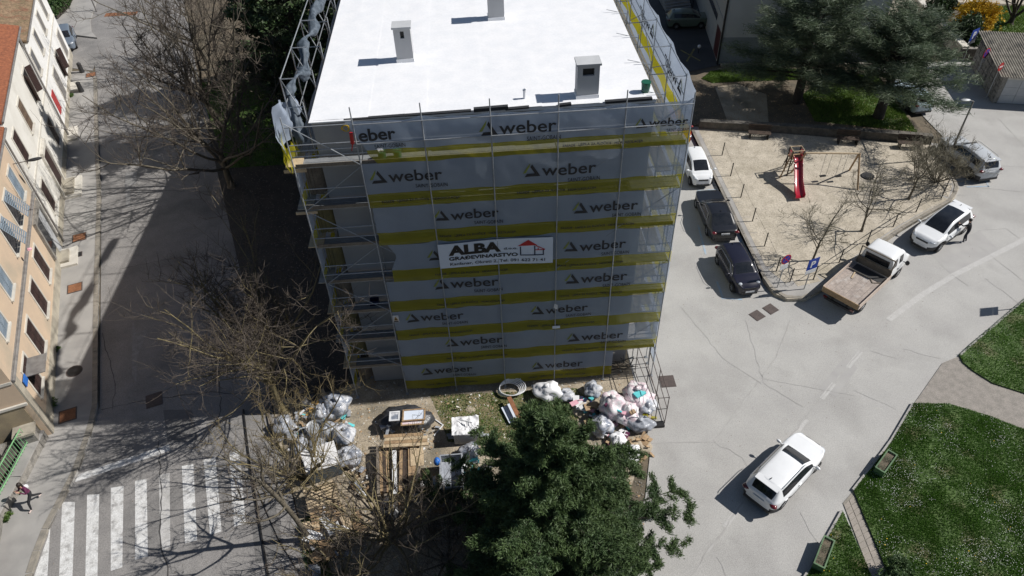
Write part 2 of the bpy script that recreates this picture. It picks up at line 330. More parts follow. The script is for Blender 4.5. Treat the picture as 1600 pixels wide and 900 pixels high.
struct('plaza', S([(34.1, 58.5), (42.6, 66.4), (60, 58), (95, 58), (95, 110), (40, 110)], -0.003), M['sand'])
# ---- left pavement with kerb stones
kline = [(-17.6, 9.0), (-18.9, 12.3), (-20.0, 15.6), (-20.15, 17.2), (-20.02, 18.9), (-19.9, 20.4), (-20.0, 22.2), (-20.25, 24.2), (-23.05, 32.5), (-26.75, 43.9), (-29.05, 50.1), (-33.3, 62.1)]
bline = [(-38.5, 63.5), (-36.3, 63.0), (-34.3, 58.3), (-32.0, 51.9), (-27.2, 37.9), (-22.2, 22.9), (-22.3, 18.3), (-21.5, 14), (-20, 9)]
pave = struct('pavement', MB().prism(kline + [(-34.6, 63.4)] + bline, -0.03, 0.12), M['pavement'])
def along(line, step):
    pts = [Vector(p) for p in line]; out = []; acc = 0.0
    segs = [(a, b) for a, b in zip(pts[:-1], pts[1:])]; L = sum((b - a).length for a, b in segs); n = max(1, int(round(L / step))); st = L / n
    def at(s):
        for a, b in segs:
            l = (b - a).length
            if s <= l + 1e-6: return a + (b - a) * (s / l)
            s -= l
        return segs[-1][1]
    return [(at(i * st), at((i + 1) * st)) for i in range(n)]
def stones(line, step, wd, z0, z1, m, parent, name='kerb_stone', side=1, gap=0.012, limit=300):
    for i, (a, b) in enumerate(along(line, step)):
        d = (b - a).normalized(); nn = Vector((-d.y, d.x)) * side; a2 = a + d * gap; b2 = b - d * gap; dz = random.uniform(-.008, .008)
        if i >= limit: break
        MB().prism([tuple(a2), tuple(b2), tuple(b2 + nn * wd), tuple(a2 + nn * wd)], z0, z1 + dz).build(name, m, parent)
kerb = struct('kerb', MB().prism([(k[0] - .02, k[1]) for k in kline] + [(k[0] - .22, k[1]) for k in reversed(kline)], -0.03, 0.115), M['kerb'])
stones(kline, 1.0, 0.26, -0.03, 0.145, M['kerb'], kerb, side=1)
# opposite corner pavement with hedge
struct('corner_pavement', MB().prism([(-36.2, 70.6), (-37.3, 72.2), (-38.4, 75), (-39.5, 80), (-45, 95), (-60, 95), (-60, 84), (-45, 74)][::1], -0.03, 0.13), M['pavement'])
# ---- street paint (each stripe an own piece of the street)
zeb = [[(75, 838), (79, 815), (74, 900), (53, 900)], [(97, 784), (117, 784), (113, 905), (92, 905)], [(136, 773), (155, 772), (152, 905), (133, 905)], [(173, 762), (193, 759), (191, 886), (173, 892)],
       [(211, 751), (229, 748), (231, 869), (211, 875)], [(248, 742), (265, 739), (266, 855), (251, 862)], [(284, 728), (302, 725), (308, 844), (289, 849)], [(318, 718), (337, 714), (346, 830), (328, 836)], [(357, 708), (374, 703), (384, 817), (366, 823)]]
for i, z in enumerate(zeb):
    MB().sheet(gp(z), -0.007).build('zebra_stripe', M['paint_worn' if i in (5,) else 'paint_white'], street)
MB().sheet(gp([(117, 753), (122, 741), (264, 694), (266, 704)]), -0.007).build('stop_line', M['paint_white'], street)
MB().sheet(gp([(207, 500), (212, 520), (231, 514), (214, 560), (213, 598), (206, 585)]), -0.007).build('lane_arrow', M['paint_faded'], street)
MB().sheet(gp([(196, 270), (214, 268), (213, 286), (204, 290), (203, 322), (198, 325), (195, 290)]), -0.007).build('lane_arrow', M['paint_faded'], street)
for k in range(7):   # rusty bars across the far street
    a = G(168 + k * 7, 23 - k * .35); MB().box(a.x, a.y, -0.004, .5, .9, .012, rz=.1).build('drain_grate', M['rust'], street)
# covers and grates lying in the ground
def cover(px, py, sx, sy, rz, m, label, z=0.0, cat='drain cover', name='drain_cover'):
    p = G(px, py, z); t = thing(name, label, cat, (p.x, p.y, z), rz)
    MB().box(p.x, p.y, z + .006, sx, sy, .03, rz).build('frame', M['iron'], t)
    MB().box(p.x, p.y, z + .012, sx * .86, sy * .86, .03, rz).build('lid', M[m], t)
a_st = math.atan2(.945, -.327)
for px, py, m, lb in [(106, 649, 'rust', 'rusty square cover in the pavement beside the green weed at the peach house corner'), (117, 450, 'rust', 'rusty square cover in the pavement just below the rounded doorstep'),
                      (124, 371, 'rust', 'rusty cover in the pavement above the small black grate'), (142, 117, 'rust', 'small rusty cover in the pavement near the far parked car')]:
    cover(px, py, .85, .85, a_st, m, lb, .12)
cover(122, 398, .5, .5, a_st, 'black', 'small black grate in the pavement beside the rounded doorstep', .12)
cover(241, 625, .9, .8, a_st, 'iron', 'dark iron grate in the shaded street near the tree shadow', -.01)
cover(1043, 596, .75, .75, 0.0, 'iron', 'brown iron cover in the concrete beside the wire site fence', -.004)
cover(1183, 493, .65, .65, .5, 'iron', 'brown square cover in the concrete, lower left of the small black car', -.004)
cover(1204, 483, .65, .65, .5, 'iron', 'dark square cover in the concrete below the playground corner kerb', -.004)
p = G(116, 580, .12); t = thing('manhole_cover', 'round black manhole cover in the left pavement', 'manhole', (p.x, p.y, .12)); MB().tube((p.x, p.y, .11), (p.x, p.y, .138), .36, n=20).build('lid', M['black'], t); MB().tube((p.x, p.y, .11), (p.x, p.y, .130), .42, n=20).build('rim', M['iron'], t)
# ---- joints, cracks, patches and paint of the concrete road
def ribbon(mb, pts, wd, z, jit=0.0, step=.35, seed=0):
    rnd = random.Random(seed); P = [Vector(p) for p in pts]; Q = []
    for a, b in zip(P[:-1], P[1:]):
        n = max(1, int((b - a).length / step))
        for i in range(n): Q.append(a + (b - a) * (i / n) + Vector((rnd.uniform(-jit, jit), rnd.uniform(-jit, jit))) * (0 if i == 0 else 1))
    Q.append(P[-1]); vs = []
    for i, q in enumerate(Q):
        d = (Q[min(i + 1, len(Q) - 1)] - Q[max(i - 1, 0)]).normalized(); nn = Vector((-d.y, d.x)) * wd * .5 * (rnd.uniform(.5, 1.4) if jit else 1)
        vs += [(*(q + nn), z), (*(q - nn), z)]
    mb.add(vs, [(2 * i, 2 * i + 1, 2 * i + 3, 2 * i + 2) for i in range(len(Q) - 1)])
jm = MB()
for i, (pts, wd, jit) in enumerate([([(1010, 692), (1116, 690), (1213, 558), (1235, 500)], .05, .015), ([(1165, 500), (1193, 598), (1255, 635)], .03, .05), ([(1116, 690), (1160, 715), (1175, 740)], .03, .07), ([(1193, 592), (1335, 618)], .02, .03),
        ([(1365, 525), (1300, 601), (1234, 684)], .07, .03), ([(1162, 783), (1115, 850), (1080, 900), (1050, 950)], .07, .05), ([(1489, 430), (1512, 446), (1545, 436)], .03, .02), ([(1420, 455), (1490, 430)], .03, .05),
        ([(1540, 435), (1600, 480)], .03, .05), ([(1455, 398), (1530, 360), (1570, 357)], .02, .02), ([(1530, 385), (1600, 440)], .02, .03), ([(1570, 356), (1620, 392)], .02, .02), ([(1360, 548), (1402, 560)], .02, .05), ([(1410, 545), (1470, 560)], .03, .06),
        ([(1250, 800), (1265, 830), (1280, 850)], .02, .06), ([(1335, 610), (1400, 640)], .02, .04), ([(1500, 257), (1640, 262)], .02, .02), ([(1560, 185), (1620, 250)], .02, .02), ([(1065, 480), (1130, 560), (1190, 600)], .02, .05), ([(1500, 290), (1600, 300)], .03, .02), ([(1120, 870), (1150, 930)], .02, .06)]):
    ribbon(jm, gp(pts), wd, 0.004, jit, seed=i)
struct('road_joints', jm, M['crack'])
pm = MB()
for q in [[(1321, 556), (1340, 575), (1306, 620), (1279, 607)], [(1455, 398), (1530, 360), (1565, 395), (1485, 428)]]: pm.sheet(gp(q), -0.001)
struct('road_patches', pm, M['patch'])
def dash(pts, wd, m='paint_worn', nm='road_dash'):
    b = MB(); ribbon(b, gp(pts), wd, 0.002); return b
road = struct('road_marking', dash([(1388, 500), (1440, 461), (1490, 430), (1540, 405), (1593, 378), (1640, 352)], .32), M['paint_road'])
for pts in [[(1239, 684), (1260, 655)], [(1284, 623), (1303, 599)], [(1325, 574), (1345, 549)], [(1132, 824), (1160, 787)]]: dash(pts, .22).build('road_dash', M['paint_road'], road)
bm_ = MB()
for pts in [[(1090, 298), (1122, 296)], [(1091, 352), (1103, 398)], [(1127, 466), (1160, 468)], [(1120, 440), (1130, 466)], [(1160, 372), (1150, 388)], [(1510, 292), (1545, 291)], [(1540, 282), (1545, 292)]]: ribbon(bm_, gp(pts), .12, 0.003)
struct('parking_marking', bm_, M['paint_blue'])
ym = MB()
for pts in [[(1063, 78), (1094, 95)], [(1085, 76), (1073, 96)]]: ribbon(ym, gp(pts), .16, 0.005)
struct('court_marking', ym, M['paint_yellow'])
# cracks and repairs of the left street
sm_ = MB()
for i, (pts, wd, jit) in enumerate([([(248, 690), (252, 760), (249, 830), (262, 900)], .05, .06), ([(270, 620), (330, 612), (420, 618)], .04, .06), ([(158, 640), (210, 628), (300, 615)], .03, .05), ([(340, 560), (345, 640), (320, 700)], .04, .08), ([(158, 300), (230, 296), (330, 300)], .03, .04),
        ([(300, 760), (345, 742), (395, 735)], .03, .05), ([(190, 420), (260, 405), (330, 400)], .03, .05), ([(160, 520), (180, 600), (176, 640)], .03, .05)]): ribbon(sm_, gp(pts), wd, -0.004, jit, seed=40 + i)
struct('street_cracks', sm_, M['asphalt_dark'])
sp_ = MB()
for q in [[(262, 150), (330, 150), (322, 215), (250, 215)], [(255, 640), (300, 640), (310, 690), (262, 690)], [(390, 790), (430, 785), (445, 870), (400, 880)]]: sp_.sheet(gp(q), -0.0095)
struct('street_patches', sp_, M['street_patch'])
# ---- playground plateau
PG = [(16.0, 47.4), (16.0, 29.9), (16.2, 28.9), (16.8, 28.35), (17.8, 28.25), (19.2, 29.0), (22.4, 31.4), (25.6, 33.5), (28.2, 35.0), (30.7, 36.4), (31.6, 37.5), (32.1, 39.1), (32.6, 42.7)]
plg = struct('playground', MB().prism([(p[0] + (.0 if i < 2 else 0), p[1]) for i, p in enumerate(PG)], -.03, .20), M['sand'])
strip = MB()
inner = [(17.05, 47.2), (17.0, 31.0), (17.15, 30.1), (17.7, 29.75), (18.9, 29.95), (22.0, 32.15), (25.2, 34.3), (27.8, 35.75), (30.0, 36.9), (30.8, 37.8), (31.3, 39.2), (31.8, 42.9)]
outer = [(16.22, 47.3), (16.22, 30.0), (16.4, 29.1), (16.95, 28.6), (17.8, 28.5), (19.1, 29.25), (22.3, 31.65), (25.5, 33.75), (28.1, 35.25), (30.5, 36.6), (31.35, 37.6), (31.85, 39.1), (32.35, 42.8)]
stp = struct('playground_edging', strip.prism([(p[0], p[1]) for p in outer] [:1] + [(p[0], p[1]) for p in outer][1:] + [(a, b) for a, b in reversed(inner + [(31.8, 42.9)][:0])], .10, .206), M['pavement'])
for a, b in along(inner, 1.6):
    d = (b - a).normalized(); nn = Vector((d.y, -d.x)); MB().prism([tuple(a + d * .02), tuple(b - d * .02), tuple(b - d * .02 + nn * .52), tuple(a + d * .02 + nn * .52)], .1, .213 + random.uniform(-.004, .004)).build('edging_slab', M['sand'], stp)
stones(PG, 1.0, 0.2, -.03, .235, M['kerb'], plg, side=1)
# ---- lawns
def lawn(name, px, z=.10, m='lawn', kerbseg=None):
    P = gp(px); o = struct(name, MB().prism(P, -.04, z), M[m])
    if kerbseg: stones([P[i] for i in kerbseg], .9, .09, -.03, z + .015, M['pavement'], o, side=-1)
    return P
L1 = lawn('lawn', [(1498, 556), (1515, 540), (1545, 515), (1600, 468), (1720, 385), (1760, 690), (1655, 640), (1600, 616), (1550, 600), (1520, 581), (1504, 568)], kerbseg=[0, 1, 2, 3, 4])
L2 = lawn('lawn', [(1427, 632), (1480, 632), (1540, 650), (1600, 673), (1760, 740), (1760, 1100), (1440, 1030), (1390, 905), (1333, 768), (1390, 695)], kerbseg=[0, 9, 8])
L3 = lawn('lawn', [(1316, 800), (1362, 905), (1400, 1000), (1180, 1030), (1262, 897)], kerbseg=[0, 4, 3])
struct('garden_path', S(gp([(1428, 631), (1472, 568), (1498, 557), (1504, 568), (1520, 581), (1550, 600), (1600, 616), (1655, 640), (1760, 690), (1760, 740), (1600, 673), (1540, 650), (1480, 632)]), 0.03), M['paver'])
pth = struct('slab_path', S(gp([(1317, 786), (1333, 768), (1390, 905), (1430, 1000), (1398, 1000), (1362, 905)]), 0.02), M['kerb'])
pa, pb, pc, pd_ = [Vector(p) for p in gp([(1318, 790), (1334, 774), (1430, 1000), (1398, 1000)])]
for i in range(22):
    for j in range(2):
        def q(u, v): 
            l = pa + (pd_ - pa) * u; r = pb + (pc - pb) * u; return tuple(l + (r - l) * v)
        u0, u1, v0, v1 = (i + .05) / 22, (i + .95) / 22, j * .5 + .03, j * .5 + .47
        MB().prism([q(u0, v0), q(u0, v1), q(u1, v1), q(u1, v0)], 0, .035 + random.uniform(-.006, .006)).build('paving_slab', M['slab'], pth)
# garden behind the playground
struct('garden_ground', MB().prism([(16.4, 47.6), (32.6, 43.1), (33.0, 49.5), (34, 55.2), (28, 56.4), (22, 57.0), (18.0, 55.2), (16.6, 52)], -.04, .16), M['soil'])
struct('garden_path', S([(19.0, 47.2), (21.8, 46.4), (23.3, 51.5), (21.5, 53.6), (19.6, 53.2)], .166), M['yard'])
LA = [(18.9, 54.8), (19.6, 53.9), (22, 53.9), (27.5, 53.5), (27.8, 55.3), (22, 56.3), (20, 55.9)]
LB = [(25.5, 47.0), (32.3, 44.6), (32.8, 50), (33.4, 54), (28.5, 53.4), (26, 51)]
struct('garden_lawn', S(LA, .170), M['lawn']); struct('garden_lawn', S(LB, .170), M['lawn'])
def pip(P, x, y):
    P = np.array(P); n = len(P); c = np.zeros(len(x), bool); j = n - 1
    for i in range(n):
        k = ((P[i, 1] > y) != (P[j, 1] > y)) & (x < (P[j, 0] - P[i, 0]) * (y - P[i, 1]) / (P[j, 1] - P[i, 1] + 1e-12) + P[i, 0]); c ^= k; j = i
    return c
def scatter(P, n, rng, clip=None):
    P = np.array(P); lo, hi = P.min(0), P.max(0)
    if clip: lo = np.maximum(lo, clip[0]); hi = np.minimum(hi, clip[1])
    x = rng.uniform(lo[0], hi[0], n); y = rng.uniform(lo[1], hi[1], n); k = pip(P, x, y); return x[k], y[k]
def vnoise(x, y, cell, seed):
    r = np.random.default_rng(seed + 900).uniform(0, 1, (256, 256)); u, v = x / cell, y / cell; i, j = np.floor(u).astype(int), np.floor(v).astype(int); f, g = u - i, v - j; f = f * f * (3 - 2 * f); g = g * g * (3 - 2 * g)
    a = lambda p, q: r[p % 256, q % 256]
    return a(i, j) * (1 - f) * (1 - g) + a(i + 1, j) * f * (1 - g) + a(i, j + 1) * (1 - f) * g + a(i + 1, j + 1) * f * g
def grass(name, P, n, z, mts, seed, h=(.04, .10), wd=.016, clip=None, daisies=0, dand=0):
    rng = np.random.default_rng(seed); x, y = scatter(P, n, rng, clip)
    dens = vnoise(x, y, 1.1, seed) + .6 * vnoise(x, y, .35, seed + 1); k = rng.uniform(-.15, 1.2, len(x)) < dens; x, y = x[k], y[k]; n = len(x)
    a = rng.uniform(0, 2 * np.pi, n); hh = rng.uniform(*h, n) * (.6 + .8 * vnoise(x, y, .6, seed + 5)); ln = rng.uniform(0, .06, n); b = rng.uniform(0, 2 * np.pi, n)
    z0 = np.full(n, z); wv = wd * rng.uniform(.6, 1.5, n)
    V = np.stack([np.stack([x - np.cos(a) * wv, y - np.sin(a) * wv, z0], 1), np.stack([x + np.cos(a) * wv, y + np.sin(a) * wv, z0], 1), np.stack([x + np.cos(b) * ln, y + np.sin(b) * ln, z0 + hh], 1)], 1).reshape(-1, 3)
    T = np.arange(3 * n).reshape(-1, 3); tag(fast_mesh(name, V, T, mts), kind='stuff')
    for cnt, nm, m, r in ((daisies, 'daisies', M['daisy'], .011), (dand, 'dandelions', M['dandelion'], .02)):
        if not cnt: continue
        x, y = scatter(P, cnt, rng, clip); d = vnoise(x, y, 1.3, seed + 7) * .7 + vnoise(x, y, .3, seed + 8) * .5; k = rng.uniform(.5, .95, len(x)) < d; x, y = x[k], y[k]; n = len(x)
        r = r * rng.uniform(.7, 1.3, n); zz = z + rng.uniform(.05, .11, n); V = np.stack([np.stack([x + r * math.cos(t), y + r * math.sin(t), zz + .004 * math.cos(t * 2)], 1) for t in (0, 1.57, 3.14, 4.71)], 1).reshape(-1, 3)
        tag(fast_mesh(nm, V, np.arange(4 * n).reshape(-1, 4), m), kind='stuff')
grass('grass', L2, 230000, .10, M['grass'], 1, clip=((13, 10), (25, 22)), daisies=16000, dand=140)
grass('grass', L1, 90000, .10, M['grass'], 2, clip=((23, 18), (32, 29)), daisies=1500)
grass('grass', L3, 40000, .10, M['grass'], 3, clip=((11, 10), (16, 16)), daisies=400, dand=60)
grass('grass', LA, 30000, .17, M['grass_bright'], 4, h=(.06, .16), wd=.03)
grass('grass', LB, 40000, .17, M['grass_bright'], 5, h=(.06, .16), wd=.03)
SG = gp([(672, 618), (800, 612), (900, 606), (935, 640), (800, 700), (700, 690), (690, 660)])
struct('site_lawn', S(SG, -.014), M['lawn_site']); grass('grass', SG, 16000, -.014, M['grass'], 6, h=(.03, .09), wd=.02)
SG2 = gp([(770, 830), (840, 800), (905, 830), (900, 900), (880, 960), (740, 960)]); struct('site_lawn', S(SG2, -.014), M['lawn_site']); grass('grass', SG2, 30000, -.014, M['grass_bright'], 7, h=(.04, .1))
SG3 = gp([(462, 820), (490, 800), (520, 900), (500, 960), (490, 960)]); struct('site_lawn', S(SG3, -.014), M['lawn_site']); grass('grass', SG3, 9000, -.014, M['grass'], 8)
SG4 = [(-24, 60), (-18.5, 46), (-13, 46), (-13, 60)]; struct('verge', S(SG4, -.006), M['lawn']); grass('grass', SG4, 30000, -.006, M['grass'], 9, h=(.06, .15), wd=.03)
# fine litter on the yard: pebbles and chips nobody could count
rng = np.random.default_rng(11)
def chips(name, P, n, z, m, seed, s=(.01, .05)):
    rng = np.random.default_rng(seed); x, y = scatter(P, n, rng); n = len(x); r = rng.uniform(*s, n); a = rng.uniform(0, 6.28, n); hh = r * .7
    base = np.stack([np.stack([x + r * np.cos(a + t), y + r * np.sin(a + t), np.full(n, z)], 1) for t in (0, 2.1, 4.2)] + [np.stack([x, y, z + hh], 1)], 1).reshape(-1, 3)
    i = np.arange(n)[:, None] * 4; T = np.concatenate([i + np.array([[0, 1, 3]]), i + np.array([[1, 2, 3]]), i + np.array([[2, 0, 3]])]); tag(fast_mesh(name, base, T, m), kind='stuff')
YD = [(-9.5, 23.6), (-7.5, 15), (6, 15.5), (7.0, 20.2), (7.0, 24.5), (-6, 24.8)]
chips('gravel', YD, 5200, -.015, M['stone'], 1); chips('rubble', YD, 900, -.015, M['trim'], 2, (.02, .08)); chips('splinters', YD, 700, -.015, M['wood'], 3, (.02, .09)); chips('fallen_leaves', [(-11.3, 24.5), (-7, 25), (-7, 50), (-20, 50)], 5000, -.006, M['wood_grey'], 6, (.02, .07))
chips('grit', street_poly[:8], 1500, -.01, M['wood_grey'], 7, (.01, .04)); chips('grit', [(8, 14), (16, 20), (30, 30), (30, 36), (9, 30)], 700, -.004, M['wood_grey'], 8, (.01, .035))
chips('fallen_leaves', PG, 500, .2, M['wood_dark'], 4, (.02, .05))
chips('fallen_leaves', [(16.4, 47.2), (32, 43.1), (33, 49), (18, 54)], 2500, .172, M['wood'], 5, (.02, .06))
# ================================================================ APARTMENT BLOCK
BX0, BX1, BY0, BY1, BZ = -6.25, 6.85, 24.74, 51.0, 15.27
bld = thing('apartment_block', 'tall apartment block with a bright white membrane roof, wrapped in scaffold netting', 'building', (.3, 38, 0))
MB().basis((BX0, BY0, 0), (BX1 - BX0, 0, 0), (0, BY1 - BY0, 0), (0, 0, BZ - .02)).build('wall', M['render_grey'], bld)
rf = MB().box((BX0 + BX1) / 2, (BY0 + BY1) / 2, BZ - .08, BX1 - BX0 + .06, BY1 - BY0 + .1, .12).build('roof', M['membrane'], bld)
n = 12; sw = (BX1 - BX0 + .1) / n
for i in range(n):      # welded membrane strips, each lapped on the next and slightly wavy
    x0 = BX0 - .05 + i * sw
    def fn(u, v, x0=x0, i=i):
        x = x0 + u * (sw + .02); y = BY0 - .08 + v * (BY1 - BY0 + .16)
        return (x, y, BZ - .012 + .006 * (i % 2) + .012 * u + .012 * mnoise.noise(Vector((x * 1.1, y * .35, 0))) + .02)
    MB().grid(fn, 5, 40).build('membrane_strip', M['membrane'], rf, smooth=True)
for x0, x1, dz, dy in [(-5.0, -2.7, .0, .0), (-2.7, -.2, .01, .02), (-.1, 1.2, .10, -.04), (1.1, 2.0, .02, .0), (3.1, 3.6, .05, -.02), (4.9, 6.7, .06, .0)]:
    MB().basis((x0, BY0 - .17 + dy, BZ - .03 + dz * .4), (x1 - x0, 0, .03), (0, .16, .0), (0, 0, .035 + dz)).build('edge_flashing', M['dark_plastic'], bld)
MB().basis((BX0 - .06, BY0 - .2, BZ - .05), (1.6, 0, 0), (0, .22, 0), (0, 0, .05)).build('edge_flashing', M['membrane'], bld)
for cx, cy_, wx, wy, h, hole in [(-2.83, 29.35, .70, .54, 1.45, .16), (4.29, 25.32, .84, .56, 1.35, .44), (1.22, 33.1, .74, .56, 1.5, .16)]:
    c = MB()
    z0 = BZ + .02; zt = z0 + h; hz0, hz1 = zt - .42, zt - .12; yf = cy_ - wy / 2
    c.basis((cx - wx / 2, yf + .12, z0), (wx, 0, 0), (0, wy - .12, 0), (0, 0, h)); c.basis((cx - wx / 2, yf, z0), (wx, 0, 0), (0, .118, 0), (0, 0, hz0 - z0)); c.basis((cx - wx / 2, yf, hz1), (wx, 0, 0), (0, .118, 0), (0, 0, zt - hz1))
    c.basis((cx - wx / 2, yf, hz0 + .001), (wx / 2 - hole / 2, 0, 0), (0, .118, 0), (0, 0, hz1 - hz0 - .002)); c.basis((cx + hole / 2, yf, hz0 + .001), (wx / 2 - hole / 2, 0, 0), (0, .118, 0), (0, 0, hz1 - hz0 - .002))
    ch = c.build('chimney', M['chimney_grey'], bld)
    MB().basis((cx - hole / 2 + .01, yf + .10, hz0), (hole - .02, 0, 0), (0, .017, 0), (0, 0, hz1 - hz0)).build('flue_opening', M['black'], ch)
    MB().box(cx, cy_ - .02, zt + .045, wx + .10, wy + .14, .08).build('cap', M['cap_grey'], ch)
    MB().box(cx, cy_, z0 + .07, wx + .05, wy + .05, .15).build('collar', M['membrane'], ch)
v = MB(); v.tube((1.89, 25.35, BZ), (1.89, 25.35, BZ + .35), .06, n=10); v.tube((1.89, 25.35, BZ + .35), (1.94, 25.3, BZ + .45), .085, .02, n=10); v.build('vent_pipe', M['membrane'], bld)
wn = MB().basis((5.0, BY0 - .035, .9), (1.15, 0, 0), (0, .03, 0), (0, 0, .75)).build('window', M['dark_glass'], bld)
MB().basis((4.9, BY0 - .045, .78), (1.35, 0, 0), (0, .04, 0), (0, 0, .1)).build('sill', M['trim'], wn)
t = thing('bucket', 'dark green bucket standing on the white roof near its right front corner', 'bucket', (6.58, 25.3, BZ + .02))
MB().tube((6.58, 25.3, BZ + .02), (6.58, 25.3, BZ + .40), .15, .18, n=16).build('tub', M['bucket_green'], t); MB().tube((6.58, 25.3, BZ + .4), (6.58, 25.3, BZ + .44), .195, .19, n=16).build('lid', M['bucket_green'], t); MB().path([(6.42, 25.2, BZ + .33), (6.5, 25.08, BZ + .2), (6.66, 25.08, BZ + .2), (6.74, 25.2, BZ + .33)], .008, 5).build('handle', M['chrome'], t)
# ================================================================ SCAFFOLD
XS = [-7.05 + 2.515 * i for i in range(7)]; YO, YI = 23.86, 24.56
LV = [2.06, 3.95, 5.85, 7.75, 9.78, 11.75, 13.74]
YS = [23.86, 25.0] + [25.0 + 2.6 * i for i in range(1, 9)]
sca = thing('scaffold', 'steel tube scaffold with plank decks surrounding the apartment block', 'scaffold', (.5, 24, 0))
def pole(x, y, z1, m='steel', lean=0):
    if y == YO: y = 23.725
    o = MB().tube((x, y, .02), (x, y, z1), .0245, n=7).build('standard', M[m], sca)
    MB().box(x, y, .012, .15, .15, .02).build('base_plate', M['steel'], o)
for i, x in enumerate(XS):
    pole(x, YO, 16.25 if 0 < i < 6 else 16.0, 'steel_white'); pole(x, YI, 15.9 if i == 0 else 15.0)
for y in YS[1:]:
    pole(-7.05, y, 16.9); pole(-6.45, y, 15.9); pole(8.04, y, 16.1); pole(7.3, y, 15.4)
rail_x = MB().tube((0, 0, 0), (2.515, 0, 0), .0215, n=6, cap=False).mesh('guard_rail')
M_ = M['steel']; rail_x.materials.append(M_)
rail_y = MB().tube((0, 0, 0), (0, 2.6, 0), .0215, n=6, cap=False).mesh('guard_rail'); rail_y.materials.append(M_)
def put(name, me, x, y, z):
    o = bpy.data.objects.new(name, me); C.objects.link(o); o.parent = sca; o.location = (x - .5, y - 24, z); return o
deckx = MB()
for k in range(2): deckx.basis((.03, .03 + k * .32, -.05), (2.455, 0, 0), (0, .29, 0), (0, 0, .05))
plank_x = MB().basis((.02, 0, -.05), (2.475, 0, 0), (0, .31, 0), (0, 0, .05)).mesh('deck_plank'); plank_x.materials.append(M['deck_steel'])
plank_y = MB().basis((0, .02, -.05), (.28, 0, 0), (0, 2.56, 0), (0, 0, .05)).mesh('deck_plank'); plank_y.materials.append(M['deck'])
toe_x = MB().basis((.03, 0, 0), (2.455, 0, 0), (0, .025, 0), (0, 0, .15)).mesh('toe_board'); toe_x.materials.append(M['wood_grey'])
brace_x = {s: MB().tube((0, 0, 0 if s > 0 else 1.95), (2.515, 0, 1.95 if s > 0 else 0), .02, n=5, cap=False).mesh('brace') for s in (1, -1)}
for b in brace_x.values(): b.materials.append(M['steel_white'])
trans_x = MB().tube((0, 0, 0), (0, .70, 0), .022, n=5, cap=False).mesh('transom'); trans_x.materials.append(M_)
trans_s = MB().tube((0, 0, 0), (.72, 0, 0), .022, n=5, cap=False).mesh('transom'); trans_s.materials.append(M_)
for li, z in enumerate(LV):
    for i in range(6):
        put('deck_plank', plank_x, XS[i], YO + .04, z); put('deck_plank', plank_x, XS[i], YO + .37, z)
        for dz in (.5, 1.0): put('guard_rail', rail_x, XS[i], YO + .012, z + dz)
        if li % 2 == 0 or i < 2: put('toe_board', toe_x, XS[i], YO + .03, z + .004)
    for x in XS: put('transom', trans_x, x, YO, z - .08)
    put('brace', brace_x[1 if li % 2 else -1], XS[0], YO - .03, z)
    if li % 2 == 0: put('brace', brace_x[1], XS[5], YO - .03, z)
    else: put('brace', brace_x[-1], XS[1], YO + .05, z)
    if li % 2: put('brace', brace_x[1], XS[4], YO - .03, z)
    # loose boards lapped round the left corner
    MB().basis((-7.42, 23.9, z + .012), (.62, 0, 0), (0, .95 + .2 * (li % 3), 0), (0, 0, .05)).build('corner_board', M['wood_light' if li % 2 == 0 else 'deck'], sca)
    if li in (6, 5): MB().basis((-7.5, 23.82, z - .16), (.85, 0, 0), (0, .06, 0), (0, 0, .12)).build('corner_board', M['wood_light'], sca)
for i in range(1, 6): put('guard_rail', rail_x, XS[i], YO - .16, 15.55); put('guard_rail', rail_x, XS[i], YO - .14, 14.72)
put('guard_rail', rail_x, XS[0], YO, 15.5); put('guard_rail', rail_x, XS[0], YO, 14.5)
ys = YS[1:]
for j in range(len(ys) - 1):
    y = ys[j]
    for li, z in enumerate(LV):
        for x in (-7.02, -6.72): put('deck_plank', plank_y, x, y, z)
        if j < 6:
            for x in (7.36, 7.67): put('deck_plank', plank_y, x, y, z)
            put('guard_rail', rail_y, 8.04, y, z + 1.0); put('guard_rail', rail_y, 7.3, y, z + 1.0)
    for zz in (16.85, 15.9, 14.8): put('guard_rail', rail_y, -7.05, y, zz)
    for zz in (16.0, 15.2): put('guard_rail', rail_y, 8.04, y, zz)
    put('transom', trans_s, -7.05, y, 16.85).scale = (.83, 1, 1); put('transom', trans_s, -7.05, y, 15.7).scale = (.83, 1, 1); put('transom', trans_s, 7.32, y, 16.0); put('transom', trans_s, 7.32, y, 14.8)
    MB().tube((-7.05, y, 16.85), (-6.45, y, 15.2), .02, n=5).build('brace', M_, sca)
    MB().tube((8.04, y, 15.2 if j % 2 else 13.8), (8.04, y + 2.6, 13.8 if j % 2 else 15.2), .02, n=5).build('brace', M_, sca)
    MB().tube((6.35, y + .2, 15.42), (7.3, y + .1, 15.2), .014, n=5).build('wall_tie', M_, sca)
for li in range(0, 7):       # ladders inside the left bay
    z = LV[li] - 1.9; l = MB(); s = 1 if li % 2 else 1
    for dx in (0, .30): l.tube((-6.98 + dx, 24.66, z), (-6.66 + dx, 24.98, z + 2.0), .022, n=5)
    for r in range(7): f = (r + .5) / 7; l.tube((-6.98 + .32 * f, 24.66 + .32 * f, z + 2 * f), (-6.68 + .32 * f, 24.66 + .32 * f, z + 2 * f), .013, n=4)
    l.build('ladder', M['net_yellow' if 0 else 'steel'], sca)
    b = MB()
    for q in range(3): b.basis((-6.95 + q * .14, 24.66, LV[li] - 1.78), (.10, 0, 0), (.30, .26, 0), (0, 0, 1.5))
    b.build('leaning_board', M['board_olive' if li % 3 else 'wood_grey'], sca)
